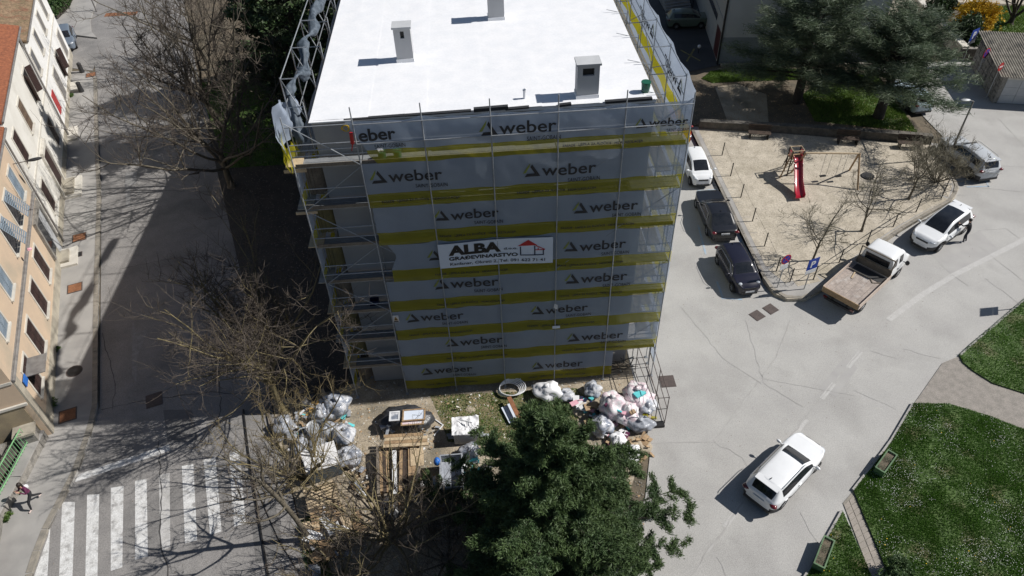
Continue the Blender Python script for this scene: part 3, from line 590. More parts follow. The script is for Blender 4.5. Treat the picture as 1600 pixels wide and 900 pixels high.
# ================================================================ NETTING
LZ = [15.68, 13.80, 11.74, 9.78, 7.68, 5.84, 3.98, 2.12, .24]
def net_y(x, z): return 23.79 + .02 * math.sin(x * 2.5 + z * .7) + .035 * mnoise.noise(Vector((x * .9, 0, z * .9))) + .022 * mnoise.noise(Vector((x * 2.6 + z * 1.5, 4, z * 2.2)))
def sag(x, a=.07): u = ((x + 7.05) / 2.515) % 1.0; return -a * 4 * u * (1 - u) + .05 * mnoise.noise(Vector((x * 1.7, 3, 0)))
def wave_top(x, k): return LZ[k] + sag(x, .05 if k else .09) + .04 * mnoise.noise(Vector((x * .8, k * 5.0, 1)))
def text_geo(body, bold=0.0, spacing=1.0, shear=0.0):
    cu = bpy.data.curves.new('lettering', 'FONT'); cu.body = body; cu.size = 1.0; cu.offset = bold; cu.space_character = spacing; cu.shear = shear; cu.resolution_u = 4
    o = bpy.data.objects.new('lettering', cu); C.objects.link(o); dg = bpy.context.evaluated_depsgraph_get(); me = o.evaluated_get(dg).to_mesh()
    V = np.array([tuple(v.co)[:2] for v in me.vertices]); F = [tuple(p.vertices) for p in me.polygons]; bpy.data.objects.remove(o); bpy.data.curves.remove(cu)
    V[:, 0] -= V[:, 0].min(); lo = V[:, 1].min(); return V, F
TX = {}
def text(body, **kw):
    k = (body, tuple(kw.items()))
    if k not in TX: TX[k] = text_geo(body, **kw)
    return TX[k]
def fit(body, x0, x1, z, h, slope=0.0, **kw):
    """verts (x,z) of text fitted in [x0,x1], baseline z, x-height scale h (cap height)"""
    V, F = text(body, **kw); W = V[:, 0].max(); P = np.stack([x0 + V[:, 0] / W * (x1 - x0), z + V[:, 1] / .72 * h + slope * V[:, 0] / W * (x1 - x0)], 1); return P, F
def printed(name, P, F, m, parent, surf):
    b = MB(); b.add([surf(*p) for p in P], F); return b.build(name, m, parent)
TRI = [(-.02, .0), (.62, .95), (.62, .50), (.30, .0)]
MARK = [(.06, .0), (.95, .0), (.62, .52), (.62, .95)]
def logo(parent, x0, x1, zb, surf, mirror=False):
    W = x1 - x0; h = W * .20
    mk = lambda poly: [(x0 + px * W * .235, zb + pz * h * 1.12) for px, pz in poly]
    def dens(poly): 
        out = []
        for a, b in zip(poly, poly[1:] + poly[:1]): out += [(a[0] + (b[0] - a[0]) * t / 3, a[1] + (b[1] - a[1]) * t / 3) for t in range(3)]
        return out
    g = dens(mk([(-.16, .28), (.30, 1.02), (.25, .72), (.02, .28)])); printed('emblem', g, [tuple(range(len(g)))], M['print_green'], parent, surf)
    g = dens(mk([(-.06, 0), (.90, 0), (.40, .92), (.30, .70), (.56, .22), (.08, .22)])); printed('emblem', g, [tuple(range(len(g)))], M['print_dark'], parent, surf)
    P, F = fit('weber', x0 + W * .232, x1, zb + .02 * h, h * .95, bold=.012, spacing=1.0); printed('lettering', P, F, M['print_dark'], parent, surf)
    P, F = fit('SAINT-GOBAIN', x0 + W * .60, x1 + W * .06, zb - h * .62, h * .33, bold=.008, spacing=1.05); printed('lettering', P, F, M['print_dark'], parent, surf)
LOGOS = {0: [(.15, 2.95, 14.72), (6.0, 7.95, 14.62)], 1: [(-4.22, -1.5, 12.90), (1.75, 4.55, 12.72)], 2: [(-1.95, .62, 10.86), (3.75, 6.38, 10.78)], 3: [(-2.45, .2, 8.75), (3.4, 6.05, 8.72)], 4: [(-2.35, .45, 7.05), (3.5, 6.25, 6.82)],
         5: [(-3.85, -1.25, 5.10), (1.95, 4.55, 5.02)], 6: [(-2.2, .5, 3.26), (3.68, 6.35, 2.98)], 7: [(-3.58, -1.1, 1.33), (1.95, 4.45, 1.12)]}
BANDT = {0: [(3.2, 6.3)], 1: [(-4.0, -.9), (1.4, 4.6)], 2: [(-1.9, 1.3), (3.2, 6.3)], 3: [(-2.3, .9), (3.0, 6.0)], 4: [(-2.4, .7), (3.2, 6.1)], 5: [(-3.9, -.9), (1.7, 4.9)], 6: [(-2.3, .7), (3.4, 6.4)], 7: [(-3.5, -.9), (1.7, 4.6)]}
X_L = [-4.48, -4.54, -4.44, -4.14, -4.5, -4.48, -4.5, -4.52]; X_R = [8.1, 8.1, 8.1, 8.08, 8.06, 8.05, 8.0, 5.95]
ROWL = ['top row of printed grey and yellow netting along the roof edge', 'second row of printed netting from the top, its left edge ragged', 'third row of printed netting from the top, above the company banner', 'fourth row of printed netting, carrying the white company banner',
        'fifth row of printed netting from the top, just under the company banner', 'sixth row of printed netting, with the small warning sign at its left end', 'seventh row of printed netting, second from the ground', 'lowest row of printed netting, ending short of the right corner']
for k in range(8):
    zt, zb = LZ[k], LZ[k + 1] - (.04 if k < 7 else 0); zy = zb + (.68 if k not in (0,) else .62)
    t = thing('netting_sheet', ROWL[k], 'netting', (0, 23.8, zb), group='printed scaffold netting on the front')
    def edge(z, k=k, zt=zt, zb=zb):
        f = (zt - z) / (zt - zb); e = X_L[k] + .07 * mnoise.noise(Vector((z * 3, k * 7.0, 0)))
        if k == 3: e += .28 * math.sin(min(1, f * 1.6) * 3.14) if f > .02 else 0
        if k == 0: e += .55 * f * f - .35 * (1 - f) ** 3
        return e
    def panel(za, zc, k=k, top=True, bot=False):
        def fn(u, v):
            zz = zc + (za - zc) * v
            x0 = edge(zz); x = x0 + (X_R[k] - x0) * u
            if v > .999 and top: zz = wave_top(x, k)
            elif top: zz = zc + (wave_top(x, k) - zc) * v
            zz += (.04 * mnoise.noise(Vector((x * .9, k * 3.0, 8)))) * (1 - v if top else 1)
            return (x, net_y(x, zz) + .004 * k % .01, zz)
        return fn
    MB().grid(panel(zt, zy), 72, 8).build('grey_field', M['net_grey'], t, smooth=True)
    MB().grid(panel(zy, zb, top=False), 72, 4).build('yellow_band', M['net_yellow'], t, smooth=True)
    sf = lambda x, z: (x, net_y(x, z) - .016, z)
    if k == 0:
        P, F = fit('eber', -4.42, -3.05, 14.80, .52, bold=.022, spacing=.98); printed('lettering', P, F, M['print_dark'], t, sf); P, F = fit('SAINT-GOBAIN', -3.9, -2.75, 14.45, .17, bold=.008); printed('lettering', P, F, M['print_dark'], t, sf)
    for x0, x1, z in LOGOS[k]: logo(t, x0, x1, z, sf)
    for x0, x1 in BANDT[k]:
        P, F = fit('FASADE · LJEPILA ZA PLOČICE · HIDROIZOLACIJA', x0, x1, zb + .24, .11, bold=.015); printed('lettering', P, F, M['print_dark'], t, sf)
# right side netting (outer face of the right corridor)
for k in range(8):
    zt, zb = LZ[k] + (.45 if k == 0 else 0), LZ[k + 1]; zy = zb + .62; t = thing('netting_sheet', ('top run' if k == 0 else ROWL[k].split(' row')[0] + ' run' if k < 7 else 'lowest run') + ' of grey and yellow netting along the right side of the scaffold', 'netting', (8.1, 34, zb), group='printed scaffold netting on the right side')
    def px_(y, z): return 8.10 + .03 * math.sin(y * 2.4 + z) + .03 * mnoise.noise(Vector((y, z, 5)))
    if k == 7: zb = .9
    def fr(za, zc, top):
        def fn(u, v):
            y = 23.8 + u * 19; z = zc + (za - zc) * v
            if top and k == 0: z += v * (-.12 * abs(math.sin((y - 25) * 1.208)) + .05 * mnoise.noise(Vector((y * 2, 1, 1))))
            return (px_(y, z), y, z)
        return fn
    MB().grid(fr(zt, zy, True), 70, 6).build('grey_field', M['net_grey'], t, smooth=True); MB().grid(fr(zy, zb, False), 70, 4).build('yellow_band', M['net_yellow'], t, smooth=True)
    sf = lambda y, z: (px_(y, z) - .02, y, z)
    if k == 0:
        for y0 in (25.6, 30.8, 36.2): logo(t, y0, y0 + 3.0, 14.85, sf)
# left side netting (outside the left corridor); the top run is torn and hangs loose
for k in range(1, 8):
    zt, zb = LZ[k], LZ[k + 1]; zy = zb + .62; t = thing('netting_sheet', (ROWL[k].split(' row')[0] + ' run' if k < 7 else 'lowest run') + ' of netting along the shaded left side of the scaffold', 'netting', (-7.12, 34, zb), group='scaffold netting on the left side')
    f2 = lambda za, zc: (lambda u, v: (-7.12 + .05 * mnoise.noise(Vector((u * 14, zc + v, 9))), 23.85 + u * 19, zc + (za - zc) * v))
    MB().grid(f2(zt, zy), 40, 4).build('grey_field', M['net_grey'], t, smooth=True); MB().grid(f2(zy, zb), 40, 2).build('yellow_band', M['net_yellow'], t, smooth=True)
t = thing('netting_sheet', 'torn top netting hanging loose off the left scaffold corner with a yellow tail', 'netting', (-7.15, 26, 14))
def torn(za, zc):
    def fn(u, v):
        y = 23.6 + u * 3.2; zz = zc + (za - 1.2 * u - zc) * v; drop = .9 * math.sin(u * 9) * (1 - v)
        return (-7.16 - .16 * math.sin(u * 11 + v * 3) - .12 * mnoise.noise(Vector((u * 9, v * 4, 2))), y, max(zz, zc) + .15 * math.sin(u * 7))
    return fn
MB().grid(torn(16.5, 14.5), 46, 10).build('grey_field', M['net_grey'], t, smooth=True); MB().grid(torn(14.75, 13.7), 46, 4).build('yellow_band', M['net_yellow'], t, smooth=True)
MB().grid(lambda u, v: (-7.2 - .1 * math.sin(v * 5), 23.62 + .35 * u + .1 * math.sin(v * 4), 15.2 - 1.5 * v + .1 * u), 6, 8).build('yellow_tail', M['net_yellow'], t, smooth=True)
t = thing('rolled_netting', 'crumpled grey netting bundle tied along the top left side of the scaffold', 'netting', (-6.8, 28, 15.6))
pts = [(-6.75, 24.6, 14.4), (-6.85, 25.1, 15.3), (-7.0, 25.6, 16.0), (-6.8, 26.6, 16.2), (-6.7, 27.4, 15.9), (-6.75, 28.3, 16.3), (-6.85, 29.3, 16.45), (-6.65, 30.4, 16.3), (-6.8, 31.6, 16.5), (-6.7, 33.5, 16.4), (-6.8, 36, 16.5), (-6.7, 39, 16.4)]
b = MB(); Pv = [Vector(p) for p in pts]
NQ = 90
def cr(s):
    s = s * (len(Pv) - 1); i = min(int(s), len(Pv) - 2); f = s - i; p0, p1, p2, p3 = Pv[max(i - 1, 0)], Pv[i], Pv[i + 1], Pv[min(i + 2, len(Pv) - 1)]
    return .5 * ((2 * p1) + (p2 - p0) * f + (2 * p0 - 5 * p1 + 4 * p2 - p3) * f * f + (3 * p1 - p0 - 3 * p2 + p3) * f ** 3)
def tubef(u, v):
    c = cr(v); d = (cr(min(v + .01, 1)) - cr(max(v - .01, 0))).normalized(); a = d.orthogonal().normalized(); bb = d.cross(a); an = u * 2 * math.pi
    r = (.15 + .07 * math.sin(v * 41) + .05 * math.sin(v * 19)) * (1 + .6 * mnoise.noise(Vector((math.cos(an) * 2, math.sin(an) * 2, v * 22))) + .18 * mnoise.noise(Vector((math.cos(an) * 5, math.sin(an) * 5, v * 10))))
    return c + (a * math.cos(an) + bb * math.sin(an)) * max(r, .05)
b.grid(tubef, 18, NQ * 2); b.build('bundle', M['net_roll'], t, smooth=True)
# ---- signs on the net
t = thing('company_banner', 'white company banner with black lettering and a red roofed house drawing', 'banner', (.42, 23.7, 8.3))
bx0, bx1 = -2.03, 2.86
def bs(x, z, off=0.0): return (x, net_y(x, z) * .25 + 23.66 * .75 - off + .015 * math.sin(x * 1.3), z)
zb0 = lambda x: 8.33 + .05 * math.sin((x + 2) * .9) - .02 * (x + 2) * .5; zt0 = lambda x: 9.70 + .04 * math.sin((x + 1) * 1.1)
bz = lambda x, f: zb0(x) + (zt0(x) - zb0(x)) * f
MB().grid(lambda u, v: bs(bx0 + u * (bx1 - bx0), bz(bx0 + u * (bx1 - bx0), v)), 40, 10).build('cloth', M['banner'], t, smooth=True)
def bt(body, u0, u1, f, h, m='black', **kw):
    P, F = fit(body, bx0 + u0 * 4.89, bx0 + u1 * 4.89, 0, h, **kw); b = MB(); b.add([bs(x, bz(x, f) + z, .012) for x, z in P], F); b.build('lettering', M[m], t)
bt('ALBA', .085, .545, .54, .50, bold=.055); bt('d.o.o.', .57, .69, .585, .12, bold=.02); bt('GRAĐEVINARSTVO', .085, .69, .315, .19, bold=.035); bt('Kanfanar, Okreti 2, Tel: 091 622 71 41', .09, .93, .10, .155, bold=.012)
def bp(poly, m, nm='drawing'):
    out = []
    for a, b_ in zip(poly, poly[1:] + poly[:1]): out += [(a[0] + (b_[0] - a[0]) * i / 4, a[1] + (b_[1] - a[1]) * i / 4) for i in range(4)]
    b = MB(); b.add([bs(bx0 + u * 4.89, bz(bx0 + u * 4.89, f), .012) for u, f in out], [tuple(range(len(out)))]); b.build(nm, M[m], t)
def bl(a, c, wd, m):
    d = Vector((c[0] - a[0], (c[1] - a[1]) * .28)); d.normalize(); nx, ny = -d.y * wd / 4.89, d.x * wd / 1.37; bp([(a[0] + nx, a[1] + ny), (a[0] - nx, a[1] - ny), (c[0] - nx, c[1] - ny), (c[0] + nx, c[1] + ny)], m)
bp([(.69, .70), (.785, .93), (.865, .715), (.845, .715)], 'print_red')
for a, c in [((.715, .68), (.715, .335)), ((.715, .345), (.845, .345)), ((.84, .70), (.84, .335)), ((.845, .345), (.92, .345)), ((.915, .55), (.915, .345))]: bl(a, c, .025, 'print_navy')
for a, c in [((.85, .70), (.93, .545)), ((.845, .54), (.925, .54)), ((.87, .62), (.87, .55))]: bl(a, c, .022, 'print_red')
t = thing('warning_sign', 'small square warning sign with a triangle at the left end of the sixth netting row', 'sign', (-4.36, 23.74, 5.2)); MB().basis((-4.50, 23.73, 5.2), (.27, 0, 0), (0, .012, 0), (0, 0, .44)).build('panel', M['plate'], t)
MB().add([(-4.47, 23.722, 5.33), (-4.26, 23.722, 5.33), (-4.365, 23.722, 5.58)], [(0, 1, 2)]).build('symbol', M['amber'], t); MB().add([(-4.42, 23.715, 5.36), (-4.31, 23.715, 5.36), (-4.365, 23.715, 5.5)], [(0, 1, 2)]).build('symbol', M['black'], t); MB().basis((-4.47, 23.722, 5.23), (.21, 0, 0), (0, .004, 0), (0, 0, .07)).build('text_bar', M['black'], t)
t = thing('tag', 'small pale rectangular tag on a yellow band right of centre', 'sign', (3.06, 23.7, 3.95)); MB().basis((2.88, 23.7, 4.05), (.36, 0, 0), (0, .012, 0), (0, 0, .17)).build('panel', M['banner'], t)
t = thing('tag', 'small white diamond tag above the sixth netting row logo', 'sign', (2.98, 23.7, 5.6)); MB().add([(2.92, 23.69, 5.45), (3.1, 23.69, 5.32), (3.12, 23.69, 5.6), (2.96, 23.69, 5.72)], [(0, 1, 2, 3)]).add([(2.92, 23.70, 5.45), (3.1, 23.70, 5.32), (3.12, 23.70, 5.6), (2.96, 23.70, 5.72)], [(3, 2, 1, 0)]).build('panel', M['plate'], t)
# ---- small things on the scaffold
for i, (x, lb) in enumerate([(-3.75, 'green bucket with a white rag, left of the pair on the top deck'), (-3.15, 'open green bucket, right of the pair on the top deck behind netting')]):
    t = thing('bucket', lb, 'bucket', (x, 24.2, LV[6]), group='green buckets on the top deck'); MB().tube((x, 24.2, LV[6]), (x, 24.2, LV[6] + .33), .14, .17, n=14).build('tub', M['bucket_green'], t); MB().path([(x - .16, 24.2, LV[6] + .3), (x, 24.1, LV[6] + .42), (x + .16, 24.2, LV[6] + .3)], .008, 4).build('handle', M['steel'], t)
    if not i: MB().box(x - .03, 24.2, LV[6] + .37, .2, .2, .07, .4).build('rag', M['white_sheet'], t)
t = thing('harness', 'orange red tool roll with a yellow cord hanging at the top left scaffold post', 'tool', (-4.7, 23.75, 14.6))
b = MB(); b.tube((-4.66, 23.74, 15.2), (-4.68, 23.74, 14.75), .07, .075, n=10); b.tube((-4.68, 23.74, 14.75), (-4.76, 23.72, 14.45), .03, .02, n=6); b.build('roll', M['slide_red'] if 0 else M['amber_red'] if 'amber_red' in M else M['sign_red'], t)
b = MB(); [b.path([(-4.85 + .13 * math.cos(a) + .02 * q, 23.74 + .03 * math.sin(a * 2), 15.4 + .12 * math.sin(a)) for a in np.linspace(0, 6.28, 13)], .014, 4) for q in range(3)]; b.build('cord', M['forsythia'], t)
t = thing('blue_crate', 'small dark blue crate on a left bay scaffold deck', 'crate', (-5.3, 24.4, LV[3] + .01)); b = MB(); b.box(-5.3, 24.4, LV[2] + .02, .4, .3, .03)
for dx, dy, sx, sy in ((-.19, 0, .02, .3), (.19, 0, .02, .3), (0, -.14, .36, .02), (0, .14, .36, .02)): b.box(-5.3 + dx, 24.4 + dy, LV[2] + .15, sx, sy, .24)
t.location = (-5.3, 24.4, LV[2]); WM[t.name] = Matrix.Translation(t.location); b.build('box', M['print_navy'], t)
# ================================================================ VEHICLES
def lerp(tab, x):
    if x <= tab[0][0]: return tab[0][1]
    for (a, va), (b, vb) in zip(tab[:-1], tab[1:]):
        if x <= b:
            f = (x - a) / (b - a); return va + (vb - va) * f
    return tab[-1][1]
def subdiv_split(V, F, MI, names, mats, parent, lvl=2):
    me = bpy.data.meshes.new('tmp'); me.from_pydata(V, [], F); me.polygons.foreach_set('material_index', MI); me.update()
    o = bpy.data.objects.new('tmp', me); C.objects.link(o); md = o.modifiers.new('s', 'SUBSURF'); md.levels = lvl; md.render_levels = lvl
    ev = o.evaluated_get(bpy.context.evaluated_depsgraph_get()); m2 = ev.to_mesh()
    co = np.empty(len(m2.vertices) * 3, np.float32); m2.vertices.foreach_get('co', co); co = co.reshape(-1, 3)
    nf = len(m2.polygons); lv = np.empty(nf * 4, np.int32); m2.loops.foreach_get('vertex_index', lv); lv = lv.reshape(-1, 4); mi = np.empty(nf, np.int32); m2.polygons.foreach_get('material_index', mi)
    nr = np.empty(len(m2.vertices) * 3, np.float32); m2.vertices.foreach_get('normal', nr); nr = nr.reshape(-1, 3)
    bpy.data.objects.remove(o)
    out = {}
    for k in sorted(set(mi.tolist())):
        T = lv[mi == k]; u, inv = np.unique(T, return_inverse=True); m3 = bpy.data.meshes.new(names[k])
        m3.from_pydata(co[u].tolist(), [], inv.reshape(-1, 4).tolist()); m3.polygons.foreach_set('use_smooth', [True] * len(T)); m3.update()
        m3.normals_split_custom_set_from_vertices(nr[u].tolist())
        o = link(names[k], m3, None, mats[k]); o.parent = parent; out[names[k]] = o
    return out
def wheel(parent, x, y, r, w, side):
    pts = [(r * .62, w), (r * .93, w), (r, w * .72), (r, w * .28), (r * .93, 0), (r * .6, 0)]; n = 20; V = []; F = []
    for i in range(n):
        a = 2 * math.pi * i / n
        for pr, py in pts: V.append((x + pr * math.cos(a), y + side * (py - w), r + pr * math.sin(a)))
    k = len(pts)
    for i in range(n):
        for j in range(k - 1): F.append((i * k + j, i * k + j + 1, ((i + 1) % n) * k + j + 1, ((i + 1) % n) * k + j))
    b = MB(); b.add(V, F); t = b.build_local('wheel', M['rubber'], parent)
    d = MB(); ring = [(x + r * .62 * math.cos(2 * math.pi * i / n), y - side * .015, r + r * .62 * math.sin(2 * math.pi * i / n)) for i in range(n)]
    d.add(ring, [tuple(range(n))], 1)
    for s in range(7):
        a = 2 * math.pi * s / 7; ca, sa = math.cos(a), math.sin(a); ax = Vector((ca, 0, sa)) * r * .60; az = Vector((-sa, 0, ca)) * r * .12
        d.basis(Vector((x, y - side * .02, r)) - az / 2, ax, (0, side * .018, 0), az, 0)
    d.tube((x, y - side * .03, r), (x, y + side * .005, r), r * .13, n=10, m=0)
    d.build_local('rim', [M['rim'], M['black']], t)
def build_local(s, name, mats, parent, smooth=False):
    me = bpy.data.meshes.new(name); me.from_pydata([tuple(v) for v in s.v], [], s.f)
    if any(s.m): me.polygons.foreach_set('material_index', s.m)
    if smooth: me.polygons.foreach_set('use_smooth', [True] * len(s.f))
    me.update(); o = bpy.data.objects.new(name, me); C.objects.link(o); o.parent = parent
    for m in (mats if isinstance(mats, list) else [mats]): me.materials.append(m)
    return o
MB.build_local = build_local
def car(name, label, cat, loc, head, pm, L, W, H, zs, hood, cowl, rf, rr, deck, deckz, pillars, group=None, wr=.32, wb=(.80, .80), glass_roof=None, clad=False, rails=False, spoiler=False, plate_text=None, tall_tail=False, roof_m=None, hatch=True, handles=True, lights='plain'):
    """x runs from the rear bumper (0) to the nose (L). cowl, rf, rr, deck: x of windscreen foot, roof front, roof rear, rear window foot"""
    t = thing(name, label, cat, loc, head, group); hw = W / 2
    xr, xf = wb[0], L - wb[1]
    belt = [(0, zs * .93), (.15, zs + .02), (L * .5, zs), (cowl, zs - .02), (L - .25, hood - .02), (L - .05, hood - .14), (L, hood - .22)]
    top = [(0, deckz - .16), (.06, deckz - .05), (deck, deckz), (rr, H - .03), (rr + (rf - rr) * .4, H), (rf, H - .04), (cowl, hood + .10), (cowl + .25, hood + .075), (L - .45, hood + .02), (L - .12, hood - .1), (L, hood - .2)]
    plan = [(0, .74), (.08, .85), (.3, .945), (.9, 1.0), (L * .55, 1.0), (L - .9, .975), (L - .4, .89), (L - .12, .72), (L, .54)]
    zb0 = .2
    xs = {0, .06, .2, deck, (deck + rr) / 2, rr, rf, (cowl + rf) / 2, cowl, cowl + .25, L - .45, L - .12, L, L - .03, L - .25}
    for a in (xr, xf): xs |= {a - wr * 1.22, a - wr * .9, a - wr * .4, a + wr * .4, a + wr * .9, a + wr * 1.22}
    for p in pillars: xs |= {p[0], p[1]}
    xs = sorted(x for x in xs if 0 <= x <= L); q = [xs[0]]
    for x in xs[1:]:
        if x - q[-1] > .028: q.append(x)
    xs = q; rows = []
    for x in xs:
        w_ = lerp(plan, x) * hw; s_ = lerp(belt, x); tp = max(lerp(top, x), s_ + .03); h = tp - s_; zb = zb0 + (.08 if x < .1 or x > L - .1 else 0)
        arch = 0
        for a in (xr, xf):
            d = abs(x - a)
            if d < wr * 1.1: arch = max(arch, math.sqrt(max(0, (wr * 1.14) ** 2 - d * d)))
        zl = max(zb, arch + wr if arch else zb)
        zl = min(zl, s_ - .16); zm = zl + (s_ - zl) * .5
        cab = min(1, max(0, (h - .1) / .3)); w5 = w_ * (.93 + .0 * cab); w6 = w5 - (.06 + .28 * h) ; w7 = w6 - .07 - .05 * (1 - cab)
        rows.append([(x, 0, zl), (x, w_ * .80, zl), (x, w_ * .975, zl + .02), (x, w_ * 1.0, zm), (x, w_ * .985, s_ - .03), (x, w5, s_ + .025 + .02 * (1 - cab)), (x, w6, s_ + h * .86), (x, w7, s_ + h * .96), (x, w7 * .5, tp + .012), (x, 0, tp + .02)])
    K = 10; V = []
    for r in rows: V += r
    n1 = len(V); F = []; MI = []
    names = ['body', 'windscreen', 'side_window', 'rear_window', 'sunroof', 'lower_trim', 'roof_panel', 'side_window']; mats = [M[pm], M['dark_glass'], M['dark_glass'], M['dark_glass'], M['dark_glass'], M['dark_plastic'], M[roof_m or pm], M['dark_glass']]
    for i in range(len(xs) - 1):
        xm = (xs[i] + xs[i + 1]) / 2
        for k in range(K - 1):
            m = 0
            if k >= 7:
                if rf < xm < cowl: m = 1
                elif deck < xm < rr: m = 3
                elif rr < xm < rf:
                    if glass_roof and glass_roof[0] < xm < glass_roof[1]: m = 4
                    elif roof_m: m = 6
            elif k == 5 and any(p[2] and p[0] < xm < p[1] for p in pillars): m = 2
            elif k <= 1 or (clad and k == 2): m = 5
            a = i * K + k; F.append((a, a + K, a + K + 1, a + 1)); MI.append(m)
    # mirrored half shares the centre line vertices
    mp = {}
    for i, v in enumerate(list(V)):
        if abs(v[1]) < 1e-9: mp[i] = i
        else: mp[i] = len(V); V.append((v[0], -v[1], v[2]))
    nf = len(F)
    for j in range(nf): F.append(tuple(mp[i] for i in reversed(F[j]))); MI.append(7 if MI[j] == 2 else MI[j])
    for base in (0, (len(xs) - 1) * K):     # close nose and tail
        f = [base + k for k in range(K)] + [mp[base + k] for k in range(K - 2, 0, -1)]
        V.append((xs[0] - .015 if base == 0 else L + .03, 0, .5)); c = len(V) - 1
        for a, b in zip(f, f[1:] + f[:1]): F.append((c, a, b) if base == 0 else (c, b, a)); MI.append(0)
    V = [(v[0] - L / 2, v[1], v[2]) for v in V]
    parts = subdiv_split(V, F, MI, names, mats, t)
    X = lambda x: x - L / 2
    for x in (xr, xf):
        for s in (1, -1): wheel(t, X(x), s * (hw - .035), wr, .20, s)
        b = MB()
        b.tube((X(x), -hw * .78, wr + .02), (X(x), hw * .78, wr + .02), wr * 1.12, n=16); b.build_local('wheel_well', M['black'], t)
    wN, wT = lerp(plan, L - .2) * hw, lerp(plan, .1) * hw
    for s in (1, -1):
        if lights == 'round':
            b = MB(); b.ell((X(L - .28), s * wN * .80, hood - .06), .10, .135, .13, 14, 10); b.build_local('headlight', M['lens_clear'], t, True)
        else:
            b = MB(); b.ell((X(L - .22), s * wN * .80, hood - .13), .20, .17, .075, 14, 8, rot=-s * .55); b.build_local('headlight', M['lens_clear'], t, True)
        b = MB(); b.ell((X(.08), s * wT * .86, deckz - .18 if not tall_tail else zs - .02), .15, .20 if not tall_tail else .13, .09 if not tall_tail else .2, 12, 8, rot=s * .45); b.build_local('tail_light', M['lens_red'], t, True)
        mx = cowl - .12; my = hw * .93
        b = MB(); b.ell((X(mx), s * (my + .16), zs + .07), .07, .12, .075, 10, 8); b.tube((X(mx), s * (my - .06), zs + .02), (X(mx), s * (my + .1), zs + .05), .025, n=6); b.build_local('mirror', M[pm if not clad or pm == 'car_white' else 'dark_plastic'], t, True)
        if handles:
            for p in pillars:
                if p[2] and p[1] - p[0] > .5: MB().box(X(p[0] + .14), s * (hw * .995), zs - .12, .18, .03, .03).build_local('door_handle', M[pm], t)
        if rails: b = MB(); b.path([(X(rr + .1), s * (hw * .93 - .42 * (H - zs) + .02), H - .06), (X(rr + .25), s * (hw * .93 - .40 * (H - zs) + .02), H + .0), (X(rf - .1), s * (hw * .93 - .40 * (H - zs) + .02), H - .02), (X(rf + .1), s * (hw * .93 - .40 * (H - zs) + .02), H - .1)], .016, 6); b.build_local('roof_rail', M['galv'], t)
    b = MB(); b.basis((X(L) - .06, -wN * .52, hood - .26), (.07, 0, 0), (0, wN * 1.04, 0), (0, 0, .10)); b.basis((X(L) - .05, -wN * .70, .27), (.09, 0, 0), (0, wN * 1.4, 0), (0, 0, .13)); b.build_local('grille', M['dark_plastic'], t)
    MB().basis((X(L) + .035, -.26, .42), (.012, 0, 0), (0, .52, 0), (0, 0, .11)).build_local('number_plate', M['plate'], t)
    pz = deckz - .30 if deckz > .9 and not tall_tail else .62
    MB().basis((X(0) - .045, -.26, pz), (.03, 0, 0), (0, .52, 0), (0, 0, .11)).build_local('number_plate', M['plate'], t)
    b = MB(); b.basis((X(0) - .03, -wT * .85, .24), (.10, 0, 0), (0, wT * 1.7, 0), (0, 0, .16)); b.build_local('bumper_trim', M['dark_plastic'], t)
    if spoiler: b = MB(); b.basis((X(rr) - .22, -hw * .62, H - .085), (.30, 0, .03), (0, hw * 1.24, 0), (0, 0, .03)); b.build_local('spoiler', M[pm], t)
    b = MB(); b.ell((X(rr + .16), 0, H + .03), .06, .018, .045, 8, 6); b.build_local('antenna', M['dark_plastic'], t)
    # door gaps and wipers as thin real strips
    g = MB()
    for p in pillars:
        if p[2] and p[1] - p[0] > .5:
            for s in (1, -1): g.basis((X(p[1]) + .03, s * (hw * .985) - .006 * s, .42), (.014, 0, 0), (0, .012 * s, 0), (0, 0, zs - .46))
    g.build_local('door_seam', M['black'], t)
    if pm in ('car_dark', 'car_navy'):
        for s in (1, -1):
            p0, p1 = pillars[0][0], pillars[-1][1]; b = MB(); b.path([(X(p0 - .05), s * hw * .95, zs + .02), (X(p1), s * hw * .945, zs + .01)], .012, 5); b.path([(X(p0 - .05), s * hw * .95, zs + .02), (X(p0 + .2), s * (hw * .95 - .2 * (H - zs)), H - .14), (X(rf - .1), s * (hw * .95 - .22 * (H - zs)), H - .10), (X(p1), s * hw * .945, zs + .01)], .010, 5); b.build_local('window_trim', M['chrome'], t)
    hs = MB()
    for s in (1, -1): hs.basis((X(cowl + .2), s * hw * .80 - .005, hood + .052), (L - cowl - .75, 0, -.05), (0, .01, 0), (0, 0, .012))
    hs.build_local('bonnet_seam', M['dark_plastic'], t)

    wp = MB(); wp.tube((X(cowl - .02), -hw * .55, hood + .12), (X(cowl - .14), hw * .1, hood + .20), .011, n=4); wp.tube((X(cowl - .02), hw * .05, hood + .12), (X(cowl - .14), hw * .6, hood + .20), .011, n=4); wp.build_local('wiper', M['black'], t)
    return t
def hatch_p(L, cowl, rf, rr, n=2): # side windows: (x0, x1, glazed)
    a, b = rr + .10, (cowl + rf) / 2 + .25; m = a + (b - a) * (.46 if n == 2 else .3)
    return [(a, m - .03, 1), (m - .03, m + .03, 1), (m + .03, b, 1)] if n == 2 else [(a, a + (b - a) * .22, 1), (a + (b - a) * .22, a + (b - a) * .28, 0), (a + (b - a) * .28, a + (b - a) * .6, 1), (a + (b - a) * .6, a + (b - a) * .65, 0), (a + (b - a) * .65, b, 1)]
car('parked_car', 'white compact SUV driving up the concrete road beside the lawn, seen from behind', 'car', (12.68, 17.25, 0), rad(38), 'car_white', 4.32, 1.78, 1.52, .93, .92, 3.10, 2.35, .52, .12, 1.02, hatch_p(4.45, 3.10, 2.35, .52), clad=True, rails=True, spoiler=True, tall_tail=False).name = 'driving_car'
